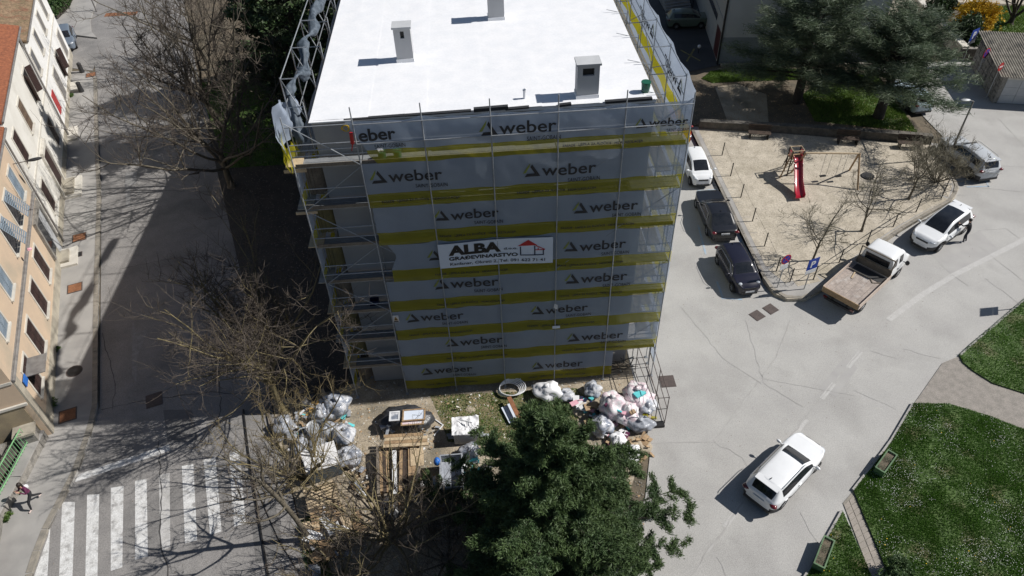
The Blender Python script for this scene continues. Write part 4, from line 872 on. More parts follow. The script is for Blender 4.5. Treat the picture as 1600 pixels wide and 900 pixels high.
car('parked_car', 'small black car with a rounded dark roof and round headlights, front of the parked row', 'car', (14.62, 30.75, 0), rad(-86), 'car_navy', 3.7, 1.70, 1.41, .90, .88, 2.72, 2.25, .40, .08, .98, hatch_p(3.7, 2.72, 2.25, .40), group='cars parked beside the playground', wr=.30, wb=(.62, .66), lights='round')
car('parked_car', 'long charcoal saloon parked with its tail to the camera between two small cars', 'car', (14.75, 36.1, 0), rad(89), 'car_dark', 4.7, 1.84, 1.43, .90, .86, 3.25, 2.45, 1.30, .55, 1.02, hatch_p(4.7, 3.25, 2.45, 1.20), group='cars parked beside the playground', wr=.33, wb=(.95, .88))
car('parked_car', 'small white city car behind the charcoal saloon, nose to the camera', 'car', (14.95, 41.3, 0), rad(-91), 'car_white', 3.43, 1.64, 1.47, .95, .92, 2.72, 2.0, .35, .06, 1.05, hatch_p(3.43, 2.72, 2.0, .35), group='cars parked beside the playground', wr=.29, wb=(.55, .6))
car('parked_car', 'red car at the shaded back end of the row, mostly hidden by the scaffold', 'car', (14.7, 46.8, 0), rad(-86), 'car_red', 3.9, 1.7, 1.45, .95, .92, 2.95, 2.2, .4, .08, 1.05, hatch_p(3.9, 2.95, 2.2, .4), group='cars parked beside the playground', wr=.3)
car('parked_car', 'white crossover with a black glass roof, a man leaning on its driver side', 'car', (27.95, 33.1, 0), rad(213), 'car_white', 4.4, 1.84, 1.6, .98, .98, 3.28, 2.5, .45, .10, 1.1, hatch_p(4.4, 3.28, 2.5, .45), clad=True, glass_roof=(1.05, 3.0), spoiler=True, wr=.34)
car('parked_car', 'silver SUV half hidden behind the bare shrub at the playground corner', 'car', (33.6, 40.4, 0), rad(97), 'car_silver', 4.55, 1.86, 1.66, 1.0, 1.02, 3.3, 2.5, .42, .08, 1.15, hatch_p(4.55, 3.3, 2.5, .42), clad=True, rails=True, spoiler=True, wr=.34)
car('parked_car', 'pale blue white car glimpsed through the cedar branches up the road', 'car', (33.7, 49.2, 0), rad(96), 'car_pale', 4.2, 1.76, 1.5, .95, .94, 3.1, 2.3, .45, .1, 1.05, hatch_p(4.2, 3.1, 2.3, .45))
car('parked_car', 'greyish green hatchback in the shaded court before the concrete steps', 'car', (20.4, 65.6, 0), rad(-4), 'car_green', 3.9, 1.68, 1.55, 1.0, .98, 3.05, 2.3, .4, .1, 1.08, hatch_p(3.9, 3.05, 2.3, .4), wr=.3)
car('parked_car', 'grey blue car at the far left corner behind the white house', 'car', (-38.6, 69.6, 0), rad(-68), 'car_blue', 4.2, 1.74, 1.46, .93, .92, 3.05, 2.3, .5, .2, 1.02, hatch_p(4.2, 3.05, 2.3, .5))
# ---- flatbed truck
def truck(loc, head):
    t = thing('flatbed_truck', 'white crew cab flatbed truck with an empty worn wooden bed parked by the playground', 'truck', loc, head)
    # cab (x .55..2.55), bed (-2.7 .. .45)
    V = []; F = []; MI = []; K = 8
    xs = [.52, .58, .62, 1.10, 1.18, 1.72, 1.95, 2.12, 2.45, 2.62, 2.68]; topz = [1.90, 1.97, 1.99, 2.0, 2.0, 1.97, 1.70, 1.32, 1.24, 1.12, .95]
    for x, tz in zip(xs, topz):
        w_ = .86 if x < 2.4 else .80; s_ = 1.12 if x < 2.1 else 1.05; s_ = min(s_, tz - .06); h = tz - s_; ins = .12 * h / .9
        V += [(x, 0, .45), (x, w_ * .97, .45), (x, w_, .75), (x, w_, s_), (x, w_ - ins * .15, s_ + h * .12), (x, w_ - ins, s_ + h * .86), (x, w_ - ins - .08, tz), (x, 0, tz + .02)]
    for i in range(len(xs) - 1):
        xm = (xs[i] + xs[i + 1]) / 2
        for k in range(K - 1):
            m = 0
            if k == 4 and (.62 < xm < 1.1 or 1.18 < xm < 1.72): m = 2
            if k >= 6 and 1.72 < xm < 2.12: m = 1
            a = i * K + k; F.append((a, a + K, a + K + 1, a + 1)); MI.append(m)
    mp = {}
    for i, v in enumerate(list(V)):
        if abs(v[1]) < 1e-9: mp[i] = i
        else: mp[i] = len(V); V.append((v[0], -v[1], v[2]))
    for j in range(len(F)): F.append(tuple(mp[i] for i in reversed(F[j]))); MI.append(3 if MI[j] == 2 else MI[j])
    for base, rv in ((0, 0), ((len(xs) - 1) * K, 1)):
        f = [base + k for k in range(K)] + [mp[base + k] for k in range(K - 2, 0, -1)]; c = len(V); V.append((V[base][0], 0, .8))
        for a, b in zip(f, f[1:] + f[:1]): F.append((c, b, a) if rv else (c, a, b)); MI.append(0)
    subdiv_split(V, F, MI, ['cab', 'windscreen', 'side_window', 'side_window'], [M['car_white'], M['dark_glass'], M['dark_glass'], M['dark_glass']], t, 2)
    MB().basis((.505, -.62, 1.36), (.02, 0, 0), (0, 1.24, 0), (0, 0, .38)).build_local('rear_window', M['dark_glass'], t)
    MB().basis((.40, -.9, .92), (.03, 0, 0), (0, 1.8, 0), (0, 0, .42)).build_local('headboard', M['wood_grey'], t)
    b = MB()
    for y in (-.88, .84): b.basis((.42, y, .9), (.05, 0, 0), (0, .05, 0), (0, 0, 1.12))
    b.basis((.42, -.88, 1.98), (.05, 0, 0), (0, 1.77, 0), (0, 0, .05)); b.basis((.43, -.83, 1.32), (.03, 0, 0), (0, 1.67, 0), (0, 0, .06)); b.build_local('cab_rack', M['wood_grey'], t)
    fl = MB().basis((-2.72, -.93, .86), (3.1, 0, 0), (0, 1.86, 0), (0, 0, .05)).build_local('bed', M['steel'], t)
    for i in range(6): MB().basis((-2.70, -.91 + i * .3035, .912), (3.06, 0, 0), (0, .295, 0), (0, 0, .018)).build_local('floor_board', M['bed_wood'], fl)
    for y in (-.965, .93): MB().basis((-2.72, y, .86), (3.1, 0, 0), (0, .035, 0), (0, 0, .33)).build_local('side_board', M['bed_side'], t)
    for k in range(3): MB().basis((-2.755, -.93, .86 + k * .112), (.033, 0, 0), (0, 1.86, 0), (0, 0, .104)).build_local('tail_board', M['wood'], t)
    b = MB(); b.path([(-.35, .86, .95), (-.35, -.3, .95), (-.55, -.5, .95), (-.2, -.88, .95)], .028, 6); b.build_local('loading_bar', M['wood_grey'], t)
    b = MB(); b.basis((-.95, .35, .935), (.5, .1, .02), (-.02, .06, 0), (0, 0, .03)); b.build_local('loose_batten', M['wood_light'], t)
    b = MB(); b.basis((-.3, -.85, .93), (.55, 0, 0), (0, 1.6, 0), (0, 0, .02)); b.build_local('dark_mat', M['dark_plastic'], t)
    b = MB(); b.basis((-2.6, -.45, .5), (5.0, 0, 0), (0, .12, 0), (0, 0, .16)); b.basis((-2.6, .33, .5), (5.0, 0, 0), (0, .12, 0), (0, 0, .16)); b.basis((-2.68, -.75, .42), (.1, 0, 0), (0, 1.5, 0), (0, 0, .12)); b.build_local('chassis', M['dark_plastic'], t)
    for s in (1, -1):
        wheel(t, -1.75, s * .86, .31, .22, s); wheel(t, 1.85, s * .84, .31, .2, s)
        b = MB(); b.ell((1.74, s * 1.06, 1.22), .07, .11, .15, 10, 8); b.tube((1.8, s * .82, 1.15), (1.76, s * 1.02, 1.2), .025, n=5); b.build_local('mirror', M['black'], t, True)
        b = MB(); b.ell((2.64, s * .62, .88), .07, .15, .10, 10, 8); b.build_local('headlight', M['lens_clear'], t, True)
        MB().box(-2.7, s * .7, .62, .06, .2, .1).build_local('tail_light', M['lens_red'], t)
        MB().box(1.25, s * .872, 1.02, .12, .03, .035).build_local('door_handle', M['black'], t)
        MB().basis((1.45, s * .80, .32), (.8, 0, 0), (0, .05, 0), (0, 0, .3)).build_local('wheel_arch', M['black'], t)
    MB().basis((2.69, -.26, .55), (.012, 0, 0), (0, .52, 0), (0, 0, .11)).build_local('number_plate', M['plate'], t)
    MB().basis((2.66, -.6, .62), (.03, 0, 0), (0, 1.2, 0), (0, 0, .16)).build_local('grille', M['dark_plastic'], t)
    return t
dm('bed_wood', (0.38, 0.325, 0.285), col2=(0.285, 0.24, 0.215), scale=2.2, fine=0.25, fscale=9, stain=(0.50, 0.47, 0.44), sscale=1.6)
dm('bed_side', (0.56, 0.47, 0.40), col2=(0.46, 0.37, 0.31), scale=3, fine=0.2)
tk = truck((21.55, 29.15, 0), rad(38)); tk.scale = (1.13, 1.13, 1.08)
# ================================================================ STREET HOUSES (left)
HA = Vector((-21.96, 22.74)); HD = Vector((-0.32665, 0.94514)); HN = Vector((0.94514, 0.32665))
def hp(s, o, z): p = HA + HD * s + HN * o; return Vector((p.x, p.y, z))
def fb(mb, s0, s1, o0, o1, z0, z1, m=0): return mb.basis(hp(s0, o0, z0), Vector((*(HN * (o1 - o0)), 0)), Vector((*(HD * (s1 - s0)), 0)), (0, 0, z1 - z0), m)
def hbox(name, m, par, *a): return fb(MB(), *a).build(name, M[m], par)
def house(name_label, s0, s1, h, wallm, plz, roofm, depth=9.0, rise=1.6):
    o = hp((s0 + s1) / 2, -4, 0); t = thing('town_house', name_label, 'house', tuple(o), group='row of town houses along the left pavement')
    fb(MB(), s0 + .01, s1 - .01, -depth, 0, 0, h).build('wall', M[wallm], t)
    fb(MB(), s0 + .02, s1 - .02, -.1, .045, 0, plz).build('plinth', M['plinth'], t)
    r = MB(); e = .45; zt = h + .12
    P = [hp(s0 - .02, e, h - .02), hp(s1 + .02, e, h - .02), hp(s1 + .02, -depth / 2, h + rise), hp(s0 - .02, -depth / 2, h + rise), hp(s1 + .02, -depth - e, h - .02), hp(s0 - .02, -depth - e, h - .02)]
    D = Vector((0, 0, .14))
    r.add([*P, *[p + D for p in P]], [(6, 7, 8, 9), (9, 8, 10, 11), (1, 0, 3, 2), (2, 3, 5, 4), (0, 1, 7, 6), (4, 5, 11, 10), (0, 6, 9, 3), (3, 9, 11, 5), (1, 2, 8, 7), (2, 4, 10, 8)])
    rf = r.build('roof', M[roofm], t)
    # rows of tiles as real ridges running down the slope
    tl = MB(); n = int((s1 - s0) / .24)
    for i in range(n):
        sc_ = s0 + (i + .5) * (s1 - s0) / n; a = hp(sc_, e + .01, h + .13); b = hp(sc_, -depth / 2, h + rise + .15); tl.tube(a, b, .085, n=6)
    tag(tl.build('tile_rows', M[roofm], rf), kind='stuff')
    g = MB(); g.tube(hp(s0, e + .06, h + .04), hp(s1, e + .06, h + .04), .07, n=8); g.build('gutter', M['pipe_grey'], t)
    fb(MB(), s0, s1, .0, e, h - .12, h - .03).build('soffit', M['trim'], t)
    return t
def win(t, s, z0, z1, wd, shm, open_=0, frame='trim', sill=True, fw=.12):
    f = MB(); fb(f, s - wd / 2 - fw, s - wd / 2, 0, .05, z0 - .02, z1 + fw); fb(f, s + wd / 2, s + wd / 2 + fw, 0, .05, z0 - .02, z1 + fw); fb(f, s - wd / 2, s + wd / 2, 0, .048, z1, z1 + fw)
    wo = f.build('window_frame', M[frame], t)
    if sill: fb(MB(), s - wd / 2 - fw - .03, s + wd / 2 + fw + .03, 0, .13, z0 - .10, z0 - .005).build('sill', M[frame], wo)
    fb(MB(), s - wd / 2, s + wd / 2, 0, .012, z0, z1).build('pane', M['win_glass' if open_ != 2 else 'black'], wo)
    if open_ == 0:     # closed shutter leaves
        for k in (0, 1):
            a = s - wd / 2 + k * wd / 2 + .01; L = MB(); n = 14
            fb(L, a, a + wd / 2 - .02, .014, .022, z0, z1)
            for j in range(n): fb(L, a + .05, a + wd / 2 - .07, .022, .036, z0 + .06 + (z1 - z0 - .12) * j / n, z0 + .06 + (z1 - z0 - .12) * (j + .6) / n)
            L.build('shutter', M[shm], wo)
    elif open_ in (1, 2):     # leaves swung out / awning shutters pushed out at the bottom
        for k in (0, 1):
            sd_ = -1 if k == 0 else 1; hs = s + sd_ * wd / 2; L = MB(); a0 = hp(hs, .05, z0); d = (HN * .34 + HD * sd_ * .36); L.basis(a0, Vector((*d, 0)), Vector((*(HD * .03), 0)), (0, 0, z1 - z0)); L.build('shutter', M[shm], wo)
    elif open_ == 3:   # louvred panels tilted out from the top
        for k in (0, 1):
            a = s - wd / 2 + k * wd / 2; L = MB(); o0 = hp(a + .02, .05, z1); dn = Vector((*(HN * .62), -(z1 - z0) * .72)); sv = Vector((*(HD * (wd / 2 - .04)), 0))
            for q in (0, .94): L.basis(o0 + dn * q, dn * .06, sv, (0, 0, .03))
            for q in (0, .92): L.basis(o0 + sv * q, sv * .08, dn, (0, 0, .03))
            for j in range(11): L.basis(o0 + dn * (.08 + .078 * j), dn * .045, sv, (0, 0, .015))
            L.build('shutter', M[shm], wo)
    return wo
# peach house
tc_ = house('peach town house with grey blue shutters upstairs and brown shutters below, nearest the camera', 0, 16.35, 8.35, 'peach_wall', .85, 'roof_tile')
for s in (11.2, 8.1, 4.8): win(tc_, s, 1.45, 3.35, 1.25, 'shutter')
wo = win(tc_, 2.0, 1.5, 3.35, 1.25, 'shutter')
fb(MB(), 1.3, 2.6, .02, .9, 3.02, 3.06).build('awning', M['pipe_grey'], tc_)
for s_, op in ((14.5, 0), (11.9, 3), (9.3, 3), (5.6, 0), (2.6, 0)): win(tc_, s_, 4.95, 6.75, 1.15, 'shutter_blue', op)
d = MB(); fb(d, 13.3, 13.55, 0, .16, 1.0, 3.5); fb(d, 15.75, 16.0, 0, .16, 1.0, 3.5); fb(d, 13.3, 16.0, 0, .18, 3.5, 3.75); do = d.build('door_surround', M['stone'], tc_); fb(MB(), 13.56, 15.74, 0, .03, .2, 3.49).build('door', M['dark_glass'], do); fb(MB(), 14.9, 15.74, .03, .06, .2, 3.45).build('door_leaf', M['garage'], do)
g = MB(); g.tube(hp(.02, .09, 4.1), hp(16.3, .09, 4.1), .08, n=8); fb(g, .02, 16.3, 0, .06, 3.98, 4.2); g.build('cornice_pipe', M['pipe_grey'], tc_)
fb(MB(), .02, .55, .01, .1, 0, 4.0).build('pilaster', M['plinth'], tc_)
pq = MB(); pq.basis(hp(.75, .06, 2.9), Vector((*(HN * .04), 0)), Vector((*(HD * .55), 0)), (0, 0, .38)); pq.build('street_plate', M['blue'], tc_)
gw = MB(); E = Vector((*(-HN * 9), 0)); gw.basis(hp(-.03, -.0, 4.0), E, Vector((*(HD * .03), 0)), (0, 0, .16)); gw.basis(hp(-.10, .0, 2.55), E, Vector((*(HD * .10), 0)), (0, 0, .14)); gw.build('gable_band', M['trim'], tc_)
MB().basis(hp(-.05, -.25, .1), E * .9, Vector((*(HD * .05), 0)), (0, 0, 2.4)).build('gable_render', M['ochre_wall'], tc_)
fl_ = MB(); fl_.ell(hp(9.0, .62, 4.95), .12, .12, .08, 8, 6, crumple=.3); fl_.build('flower_pot', M['pink'], tc_)
# white middle house
tb_ = house('white town house with brown louvred shutters, between the peach and far houses', 16.35, 30.85, 8.7, 'white_wall', .75, 'roof_tile')
for s, m, op in ((27.9, 'shutter', 2), (23.1, 'shutter_tan', 0), (18.8, 'shutter', 0)): win(tb_, s, 4.95, 6.85, 1.3, m, op)
for s in (27.5, 18.7): win(tb_, s, 1.35, 3.25, 1.3, 'shutter')
d = MB(); fb(d, 21.6, 21.85, 0, .14, .15, 3.5); fb(d, 23.6, 23.85, 0, .14, .15, 3.5); fb(d, 21.6, 23.85, 0, .2, 3.5, 3.75); do = d.build('door_surround', M['trim'], tb_); fb(MB(), 21.86, 23.59, 0, .03, .15, 3.49).build('door', M['shutter'], do)
for s in (27.1, 23.0, 18.8): fb(MB(), s - .3, s + .3, 0, .02, 7.9, 8.35).build('attic_vent', M['plinth'], tb_)
fb(MB(), 16.4, 30.8, 0, .05, 3.9, 4.05).build('string_course', M['trim'], tb_)
for s, r_ in ((16.45, .06), (30.75, .075)): MB().tube(hp(s, .13, .1), hp(s, .13, 8.45), r_, n=8).build('downpipe', M['pipe_grey'], tb_)
# far white house
ta_ = house('plain white town house farthest up the left street under a mossy brown roof', 30.85, 47.0, 7.65, 'white_wall_far', .7, 'roof_old')
for s in (44.0, 40.5, 36.4, 32.5): win(ta_, s, 4.75, 6.35, 1.2, 'shutter_tan' if s < 38 else 'pipe_grey', -1 if s < 38 else 0)
win(ta_, 44.9, .9, 3.0, 1.6, 'pipe_grey'); win(ta_, 40.2, 1.3, 3.05, 1.3, 'shutter', 2); win(ta_, 36.5, .75, 3.05, 1.7, 'pipe_grey')
fb(MB(), 32.0, 33.2, .0, .05, 1.4, 3.0).build('red_shutter', M['sign_red'], ta_)
fb(MB(), 30.9, 46.9, 0, .06, 3.8, 3.95).build('string_course', M['trim'], ta_)
for s in (31.5, 46.3): fb(MB(), s - .2, s + .2, 0, .02, 6.9, 7.3).build('attic_vent', M['black'], ta_)
# doorsteps, wall lamp
for s0, s1, o, lb, nm in [(13.5, 15.4, 1.0, 'rounded stone doorstep below the glazed door of the peach house', 2), (21.5, 24.2, 1.15, 'pale double doorstep below the white house door', 2), (29.9, 32.0, .75, 'narrow stone step near the far white house downpipe', 1), (38.6, 40.4, .8, 'grey step with dark posts by the far white house', 1)]:
    c = hp((s0 + s1) / 2, .4, .12); t = thing('doorstep', lb, 'doorstep', tuple(c)); fb(MB(), s0, s1, .05, o, .1, .27).build('step', M['trim'], t)
    if nm == 2: fb(MB(), s0 + .35, s1 - .35, .05, o - .45, .27, .42).build('step', M['plinth'], t)
for s, lb in ((38.4, 'dark squat bollard at the near end of the far grey step'), (42.4, 'dark squat bollard by the far parked car')):
    c = hp(s, .95, .12); t = thing('bollard', lb, 'bollard', tuple(c)); MB().tube(c, c + Vector((0, 0, .75)), .22, .18, n=10).build('post', M['dark_plastic'], t)
    b = MB(); b.ell(c + Vector((0, 0, .78)), .2, .2, .14, 10, 6); b.build('cap', M['dark_plastic'], t)
c = hp(15.9, 0, 6.4); t = thing('wall_lamp', 'long dark street lamp arm on the wall where peach and white houses meet', 'lamp', tuple(c)); b = MB(); b.tube(c, hp(15.6, 1.0, 6.55), .03, n=6); b.build('arm', M['pipe_grey'], t); b = MB(); b.ell(hp(15.6, 1.25, 6.55), .42, .13, .09, 12, 8, rot=math.atan2(HN.y, HN.x)); b.build('lamp_head', M['dark_plastic'], t)
# parked awning window at the corner
# garden wall, railing and rough stone terrace at the near corner
wl = [(-22.05, 22.6), (-22.1, 20.0), (-22.25, 18.0), (-21.4, 15.2), (-20.2, 11.5)]
t = thing('garden_wall', 'low weathered concrete wall below the green railing at the near left corner', 'wall', (-22.2, 18.5, 0))
for a, b in zip(wl[:-1], wl[1:]):
    A, B = Vector(a), Vector(b); d = (B - A).normalized(); nn = Vector((-d.y, d.x)) * -.55
    MB().prism([tuple(A), tuple(B), tuple(B + nn), tuple(A + nn)], 0, .62).build('wall_panel', M['stone'], t)
    MB().prism([tuple(A + d * .02 - nn * .06), tuple(B - d * .02 - nn * .06), tuple(B - d * .02 + nn * 1.06), tuple(A + d * .02 + nn * 1.06)], .62, .70).build('coping', M['pavement'], t)
t = thing('railing', 'green painted metal railing on the low wall at the near left corner', 'railing', (-22.4, 18.5, .7))
rl = [(-22.45, 22.0), (-22.5, 20.0), (-22.6, 18.0), (-21.8, 15.2), (-20.6, 11.6)]
for zz in (.82, 1.65):
    b = MB(); b.path([(x, y, zz) for x, y in rl], .03, 6); b.build('rail', M['green_rail'], t)
for a, b_ in along(rl, .17)[:70]: MB().tube((a.x, a.y, .71), (a.x, a.y, 1.62), .014, n=5).build('bar', M['green_rail'], t)
t = thing('stone_pillar', 'squat rough stone pillar at the corner between peach house and green railing', 'pillar', (-22.5, 22.35, 0)); MB().box(-22.55, 22.3, .62, .95, .8, 1.24, a_st).build('shaft', M['stone'], t); MB().box(-22.55, 22.3, 1.31, 1.1, .95, .14, a_st).build('cap', M['plinth'], t)
t = thing('stone_terrace', 'rough stone terrace with loose slabs beside the peach house gable', 'terrace', (-26, 20.5, 0))
MB().prism([(-23.0, 21.9), (-30, 19.5), (-31, 16.5), (-24.6, 17.6)], 0, 1.0).build('base', M['stone_dark'], t)
rs = random.Random(5)
for i in range(8):
    for j in range(5):
        x = -23.6 - i * .8 + rs.uniform(-.1, .1); y = 21.3 - i * .28 - j * .72; MB().box(x, y, 1.03, .72 * rs.uniform(.75, 1), .62 * rs.uniform(.75, 1), .1 + rs.uniform(0, .1), rs.uniform(-.2, .2)).build('stone_slab', M['stone'], t)
# ================================================================ FAR RIGHT BUILDING
rb = thing('grey_building', 'pale grey gabled building with a grey blue base behind the cedars', 'building', (28, 62, 0))
c0, c1 = Vector((21.1, 57.6)), Vector((34.0, 56.0)); dx_ = (c1 - c0).normalized(); dn = Vector((-dx_.y, dx_.x))
def rp(a, b, z): p = c0 + dx_ * a + dn * b; return Vector((p.x, p.y, z))
def rbx(mb, a0, a1, b0, b1, z0, z1): return mb.basis(rp(a0, b0, z0), Vector((*(dx_ * (a1 - a0)), 0)), Vector((*(dn * (b1 - b0)), 0)), (0, 0, z1 - z0))
LW = (c1 - c0).length
rbx(MB(), 0, LW, 0, 22, 0, 9.5).build('wall', M['grey_wall'], rb); rbx(MB(), .06, LW - .06, -.03, .02, 0, 2.35).build('base_panel', M['grey_plinth'], rb); rbx(MB(), -.03, 0, .2, 21.8, 0, 9.3).build('side_wall', M['cream_wall'], rb)
rbx(MB(), -.4, LW + .4, -.4, 22.4, 9.5, 9.75).build('roof', M['pipe_grey'], rb)
b = MB(); b.tube(rp(-.07, -.08, 0), rp(-.07, -.08, 9.4), .09, n=8); b.build('downpipe', M['black'], rb)
b = MB(); b.tube(rp(4.6, -.1, 2.3), rp(4.6, -.1, 4.2), .07, n=8); b.build('flue', M['black'], rb); b = MB(); b.tube(rp(4.45, -.1, .3), rp(4.45, -.1, 2.3), .06, n=8); b.build('flue', M['trim'], rb)
for z0 in (5.0, ):
    for b0 in (1.2, 6.2, 11.2):
        w_ = rbx(MB(), -.07, -.03, b0, b0 + 3.6, z0, z0 + 1.3).build('window', M['win_glass'], rb); rbx(MB(), -.09, -.03, b0 + 1.75, b0 + 1.85, z0, z0 + 1.3).build('mullion', M['trim'], w_); rbx(MB(), -.15, -.03, b0 - .1, b0 + 3.7, z0 - .1, z0).build('sill', M['trim'], w_)
rbx(MB(), -.06, -.03, 3.0, 8.5, 2.55, 3.1).build('window', M['win_glass'], rb); rbx(MB(), -.06, -.03, .6, 2.4, .1, 2.5).build('door', M['door_red'], rb)
rbx(MB(), -.1, -.03, .3, 21, 3.5, 3.7).build('band', M['cream_wall'], rb)
# concrete kerb line under its front
struct('garden_kerb', MB().prism([(21.2, 57.25), (34, 55.6), (34, 55.3), (21.2, 56.9)], 0, .26), M['kerb'])
# outside stairs in the shaded court
st = thing('concrete_steps', 'flight of grey concrete steps with a dark handrail in the shaded court', 'stairs', (20.5, 70, 0))
for i in range(9): MB().basis((19.2 - .0 * i, 69.0 + i * .32, 0), (2.6, .5, 0), (-.05, .32, 0), (0, 0, .17 * (i + 1))).build('step', M['pavement'], st)
b = MB(); b.path([(21.9, 69.4, 1.0), (21.8, 72.3, 2.6)], .03, 5); b.path([(21.9, 69.4, .55), (21.8, 72.3, 2.1)], .03, 5); [b.tube((21.9 - .02 * k, 69.4 + .97 * k, 0), (21.9 - .02 * k, 69.4 + .97 * k, 1.0 + .53 * k), .03, n=5) for k in range(4)]; b.build('handrail', M['black'], st)
t = thing('court_lamp', 'small white globe lamp standing on the dark court ground', 'lamp', tuple(G(1091, 83, 0)))
q = G(1091, 83, 0); b = MB(); b.tube(q, q + Vector((0, 0, .5)), .04, n=6); b.build('post', M['black'], t); b = MB(); b.ell(q + Vector((0, 0, .62)), .16, .16, .16, 10, 8); b.build('globe', M['white_plastic'], t, True)
# garden wall up the road
def wallrun(name, label, pts, th, h, m, cap=None, cm='pavement', blk=1.2):
    t = thing(name, label, 'wall', (*pts[0], 0))
    for a, b in along(pts, blk):
        d = (b - a).normalized(); nn = Vector((-d.y, d.x)) * th; MB().prism([tuple(a + d * .004), tuple(b - d * .004), tuple(b - d * .004 + nn), tuple(a + d * .004 + nn)], 0, h).build('wall_block', M[m], t)
        if cap: MB().prism([tuple(a + d * .008 - nn * .15), tuple(b - d * .008 - nn * .15), tuple(b - d * .008 + nn * 1.15), tuple(a + d * .008 + nn * 1.15)], h, h + cap).build('coping', M[cm], t)
    return t
wallrun('garden_wall', 'pale topped garden wall rising up the right lane below the yellow bush', [(41.3, 55.6), (41.8, 60.0), (42.4, 66.5)], -.45, 1.1, 'plinth', .1, 'trim')
wallrun('garden_wall', 'short dark wall end facing the lane beside the upper parking sign', [(44.2, 55.0), (41.2, 55.5)], -.3, 1.0, 'stone_dark', .08, 'stone')
wallrun('park_wall', 'low dark retaining wall at the back of the playground under the cedars', [(16.6, 46.95), (24.5, 45.1), (32.4, 42.9)], .35, .75, 'stone_dark', .09, 'stone_dark')
struct('planting_bed', MB().prism([(41.9, 56.0), (60, 52), (62, 62), (43, 66.5)], 0, .7), M['soil'])
GB = [(46, 58.5), (60, 55), (62, 62), (46, 65)]; struct('upper_lawn', S(GB, .71), M['lawn']); grass('grass', GB, 25000, .71, M['grass_bright'], 12, h=(.08, .2), wd=.04, clip=((45, 55), (58, 66)))
# shed with corrugated roof
sh = thing('garage', 'stone walled garage with a corrugated roof and grey panel door', 'garage', (42, 50, 0))
a0 = Vector((40.1, 48.3)); ax_ = Vector((.965, -.26)); ay_ = Vector((.26, .965))
def sp(u, v, z): p = a0 + ax_ * u + ay_ * v; return Vector((p.x, p.y, z))
def sbx(mb, u0, u1, v0, v1, z0, z1): return mb.basis(sp(u0, v0, z0), Vector((*(ax_ * (u1 - u0)), 0)), Vector((*(ay_ * (v1 - v0)), 0)), (0, 0, z1 - z0))
sbx(MB(), 0, .3, 0, 6.5, 0, 2.25).build('wall', M['stone'], sh); sbx(MB(), .3, 7, 6.2, 6.5, 0, 2.6).build('wall', M['stone'], sh); sbx(MB(), 6.7, 7, 0, 6.2, 0, 2.25).build('wall', M['stone'], sh); sbx(MB(), .3, 6.7, .0, .2, 2.0, 2.25).build('lintel', M['trim'], sh)
rs = random.Random(9)
for i in range(9):
    for j in range(5): sbx(MB(), -.03 - rs.uniform(0, .03), .0, .05 + i * .71, .05 + i * .71 + rs.uniform(.55, .68), .04 + j * .44, .04 + j * .44 + rs.uniform(.34, .42)).build('stone_block', M['stone'], sh)
for i in range(6):
    for j in range(3): sbx(MB(), .34 + i * 1.06, .34 + i * 1.06 + 1.04, .04, .08, .03 + j * .66, .03 + j * .66 + .645).build('door_panel', M['garage'], sh)
rr_ = MB(); nC = 168
rr_.grid(lambda u, v: sp(-.35 + u * 7.7, -.35 + v * 7.2, 2.32 + .5 * v + .045 * math.sin(u * nC / 4 * 2 * math.pi)), nC * 1, 2); rr_.build('corrugated_roof', M['corrugated'], sh, True)
# ================================================================ PLAYGROUND
sl_ = thing('slide', 'red plastic slide with a small timber platform on the sandy playground', 'slide', (21.2, 39, .2))
cx0 = 21.35; sb_, st_ = G(1250, 309, .45), G(1246, 246, 1.65)
prof = [(1, 1.66), (.90, 1.62), (.72, 1.30), (.55, 1.0), (.38, .72), (.24, .54), (.10, .46), (0, .45)]
ch = MB(); secs = [(-.30, .22), (-.27, .23), (-.25, .03), (-.12, 0), (.12, 0), (.25, .03), (.27, .23), (.30, .22), (.28, -.02), (0, -.05), (-.28, -.02)]
V = []; n = len(secs)
for f, z in prof:
    wdn = 1.0 if f > .3 else 1.12; px_, y = sb_.x + (st_.x - sb_.x) * f, sb_.y + (st_.y - sb_.y) * f
    V += [(px_ + a * wdn, y, z + b + .0) for a, b in secs]
cx0 = st_.x
ch.add(V, [(i * n + j, i * n + (j + 1) % n, (i + 1) * n + (j + 1) % n, (i + 1) * n + j) for i in range(len(prof) - 1) for j in range(n)] + [tuple(range(n)), tuple(reversed(range((len(prof) - 1) * n, len(prof) * n)))]); ch.build('chute', M['slide_red'], sl_, True)
MB().basis((cx0 - .42, st_.y, 1.5), (.84, 0, 0), (0, .6, 0), (0, 0, .08)).build('platform', M['wood'], sl_)
for x in (-.40, .35): MB().basis((cx0 + x, st_.y, 1.58), (.05, 0, 0), (0, .45, 0), (0, 0, .42)).build('side_panel', M['slide_red'], sl_)
yb = st_.y; b = MB(); b.path([(cx0 - .38, yb, 2.15), (cx0 + .38, yb, 2.15), (cx0 + .38, yb + .6, 2.15), (cx0 - .38, yb + .6, 2.15), (cx0 - .38, yb, 2.15)], .03, 6); b.build('hand_frame', M['wood_light'], sl_)
for x, y in ((-.38, yb + .02), (.38, yb + .02), (-.38, yb + .6), (.38, yb + .6)): MB().tube((cx0 + x * 1.0, y, .2), (cx0 + x, y, 2.15), .045, n=7).build('post', M['wood_dark'], sl_)
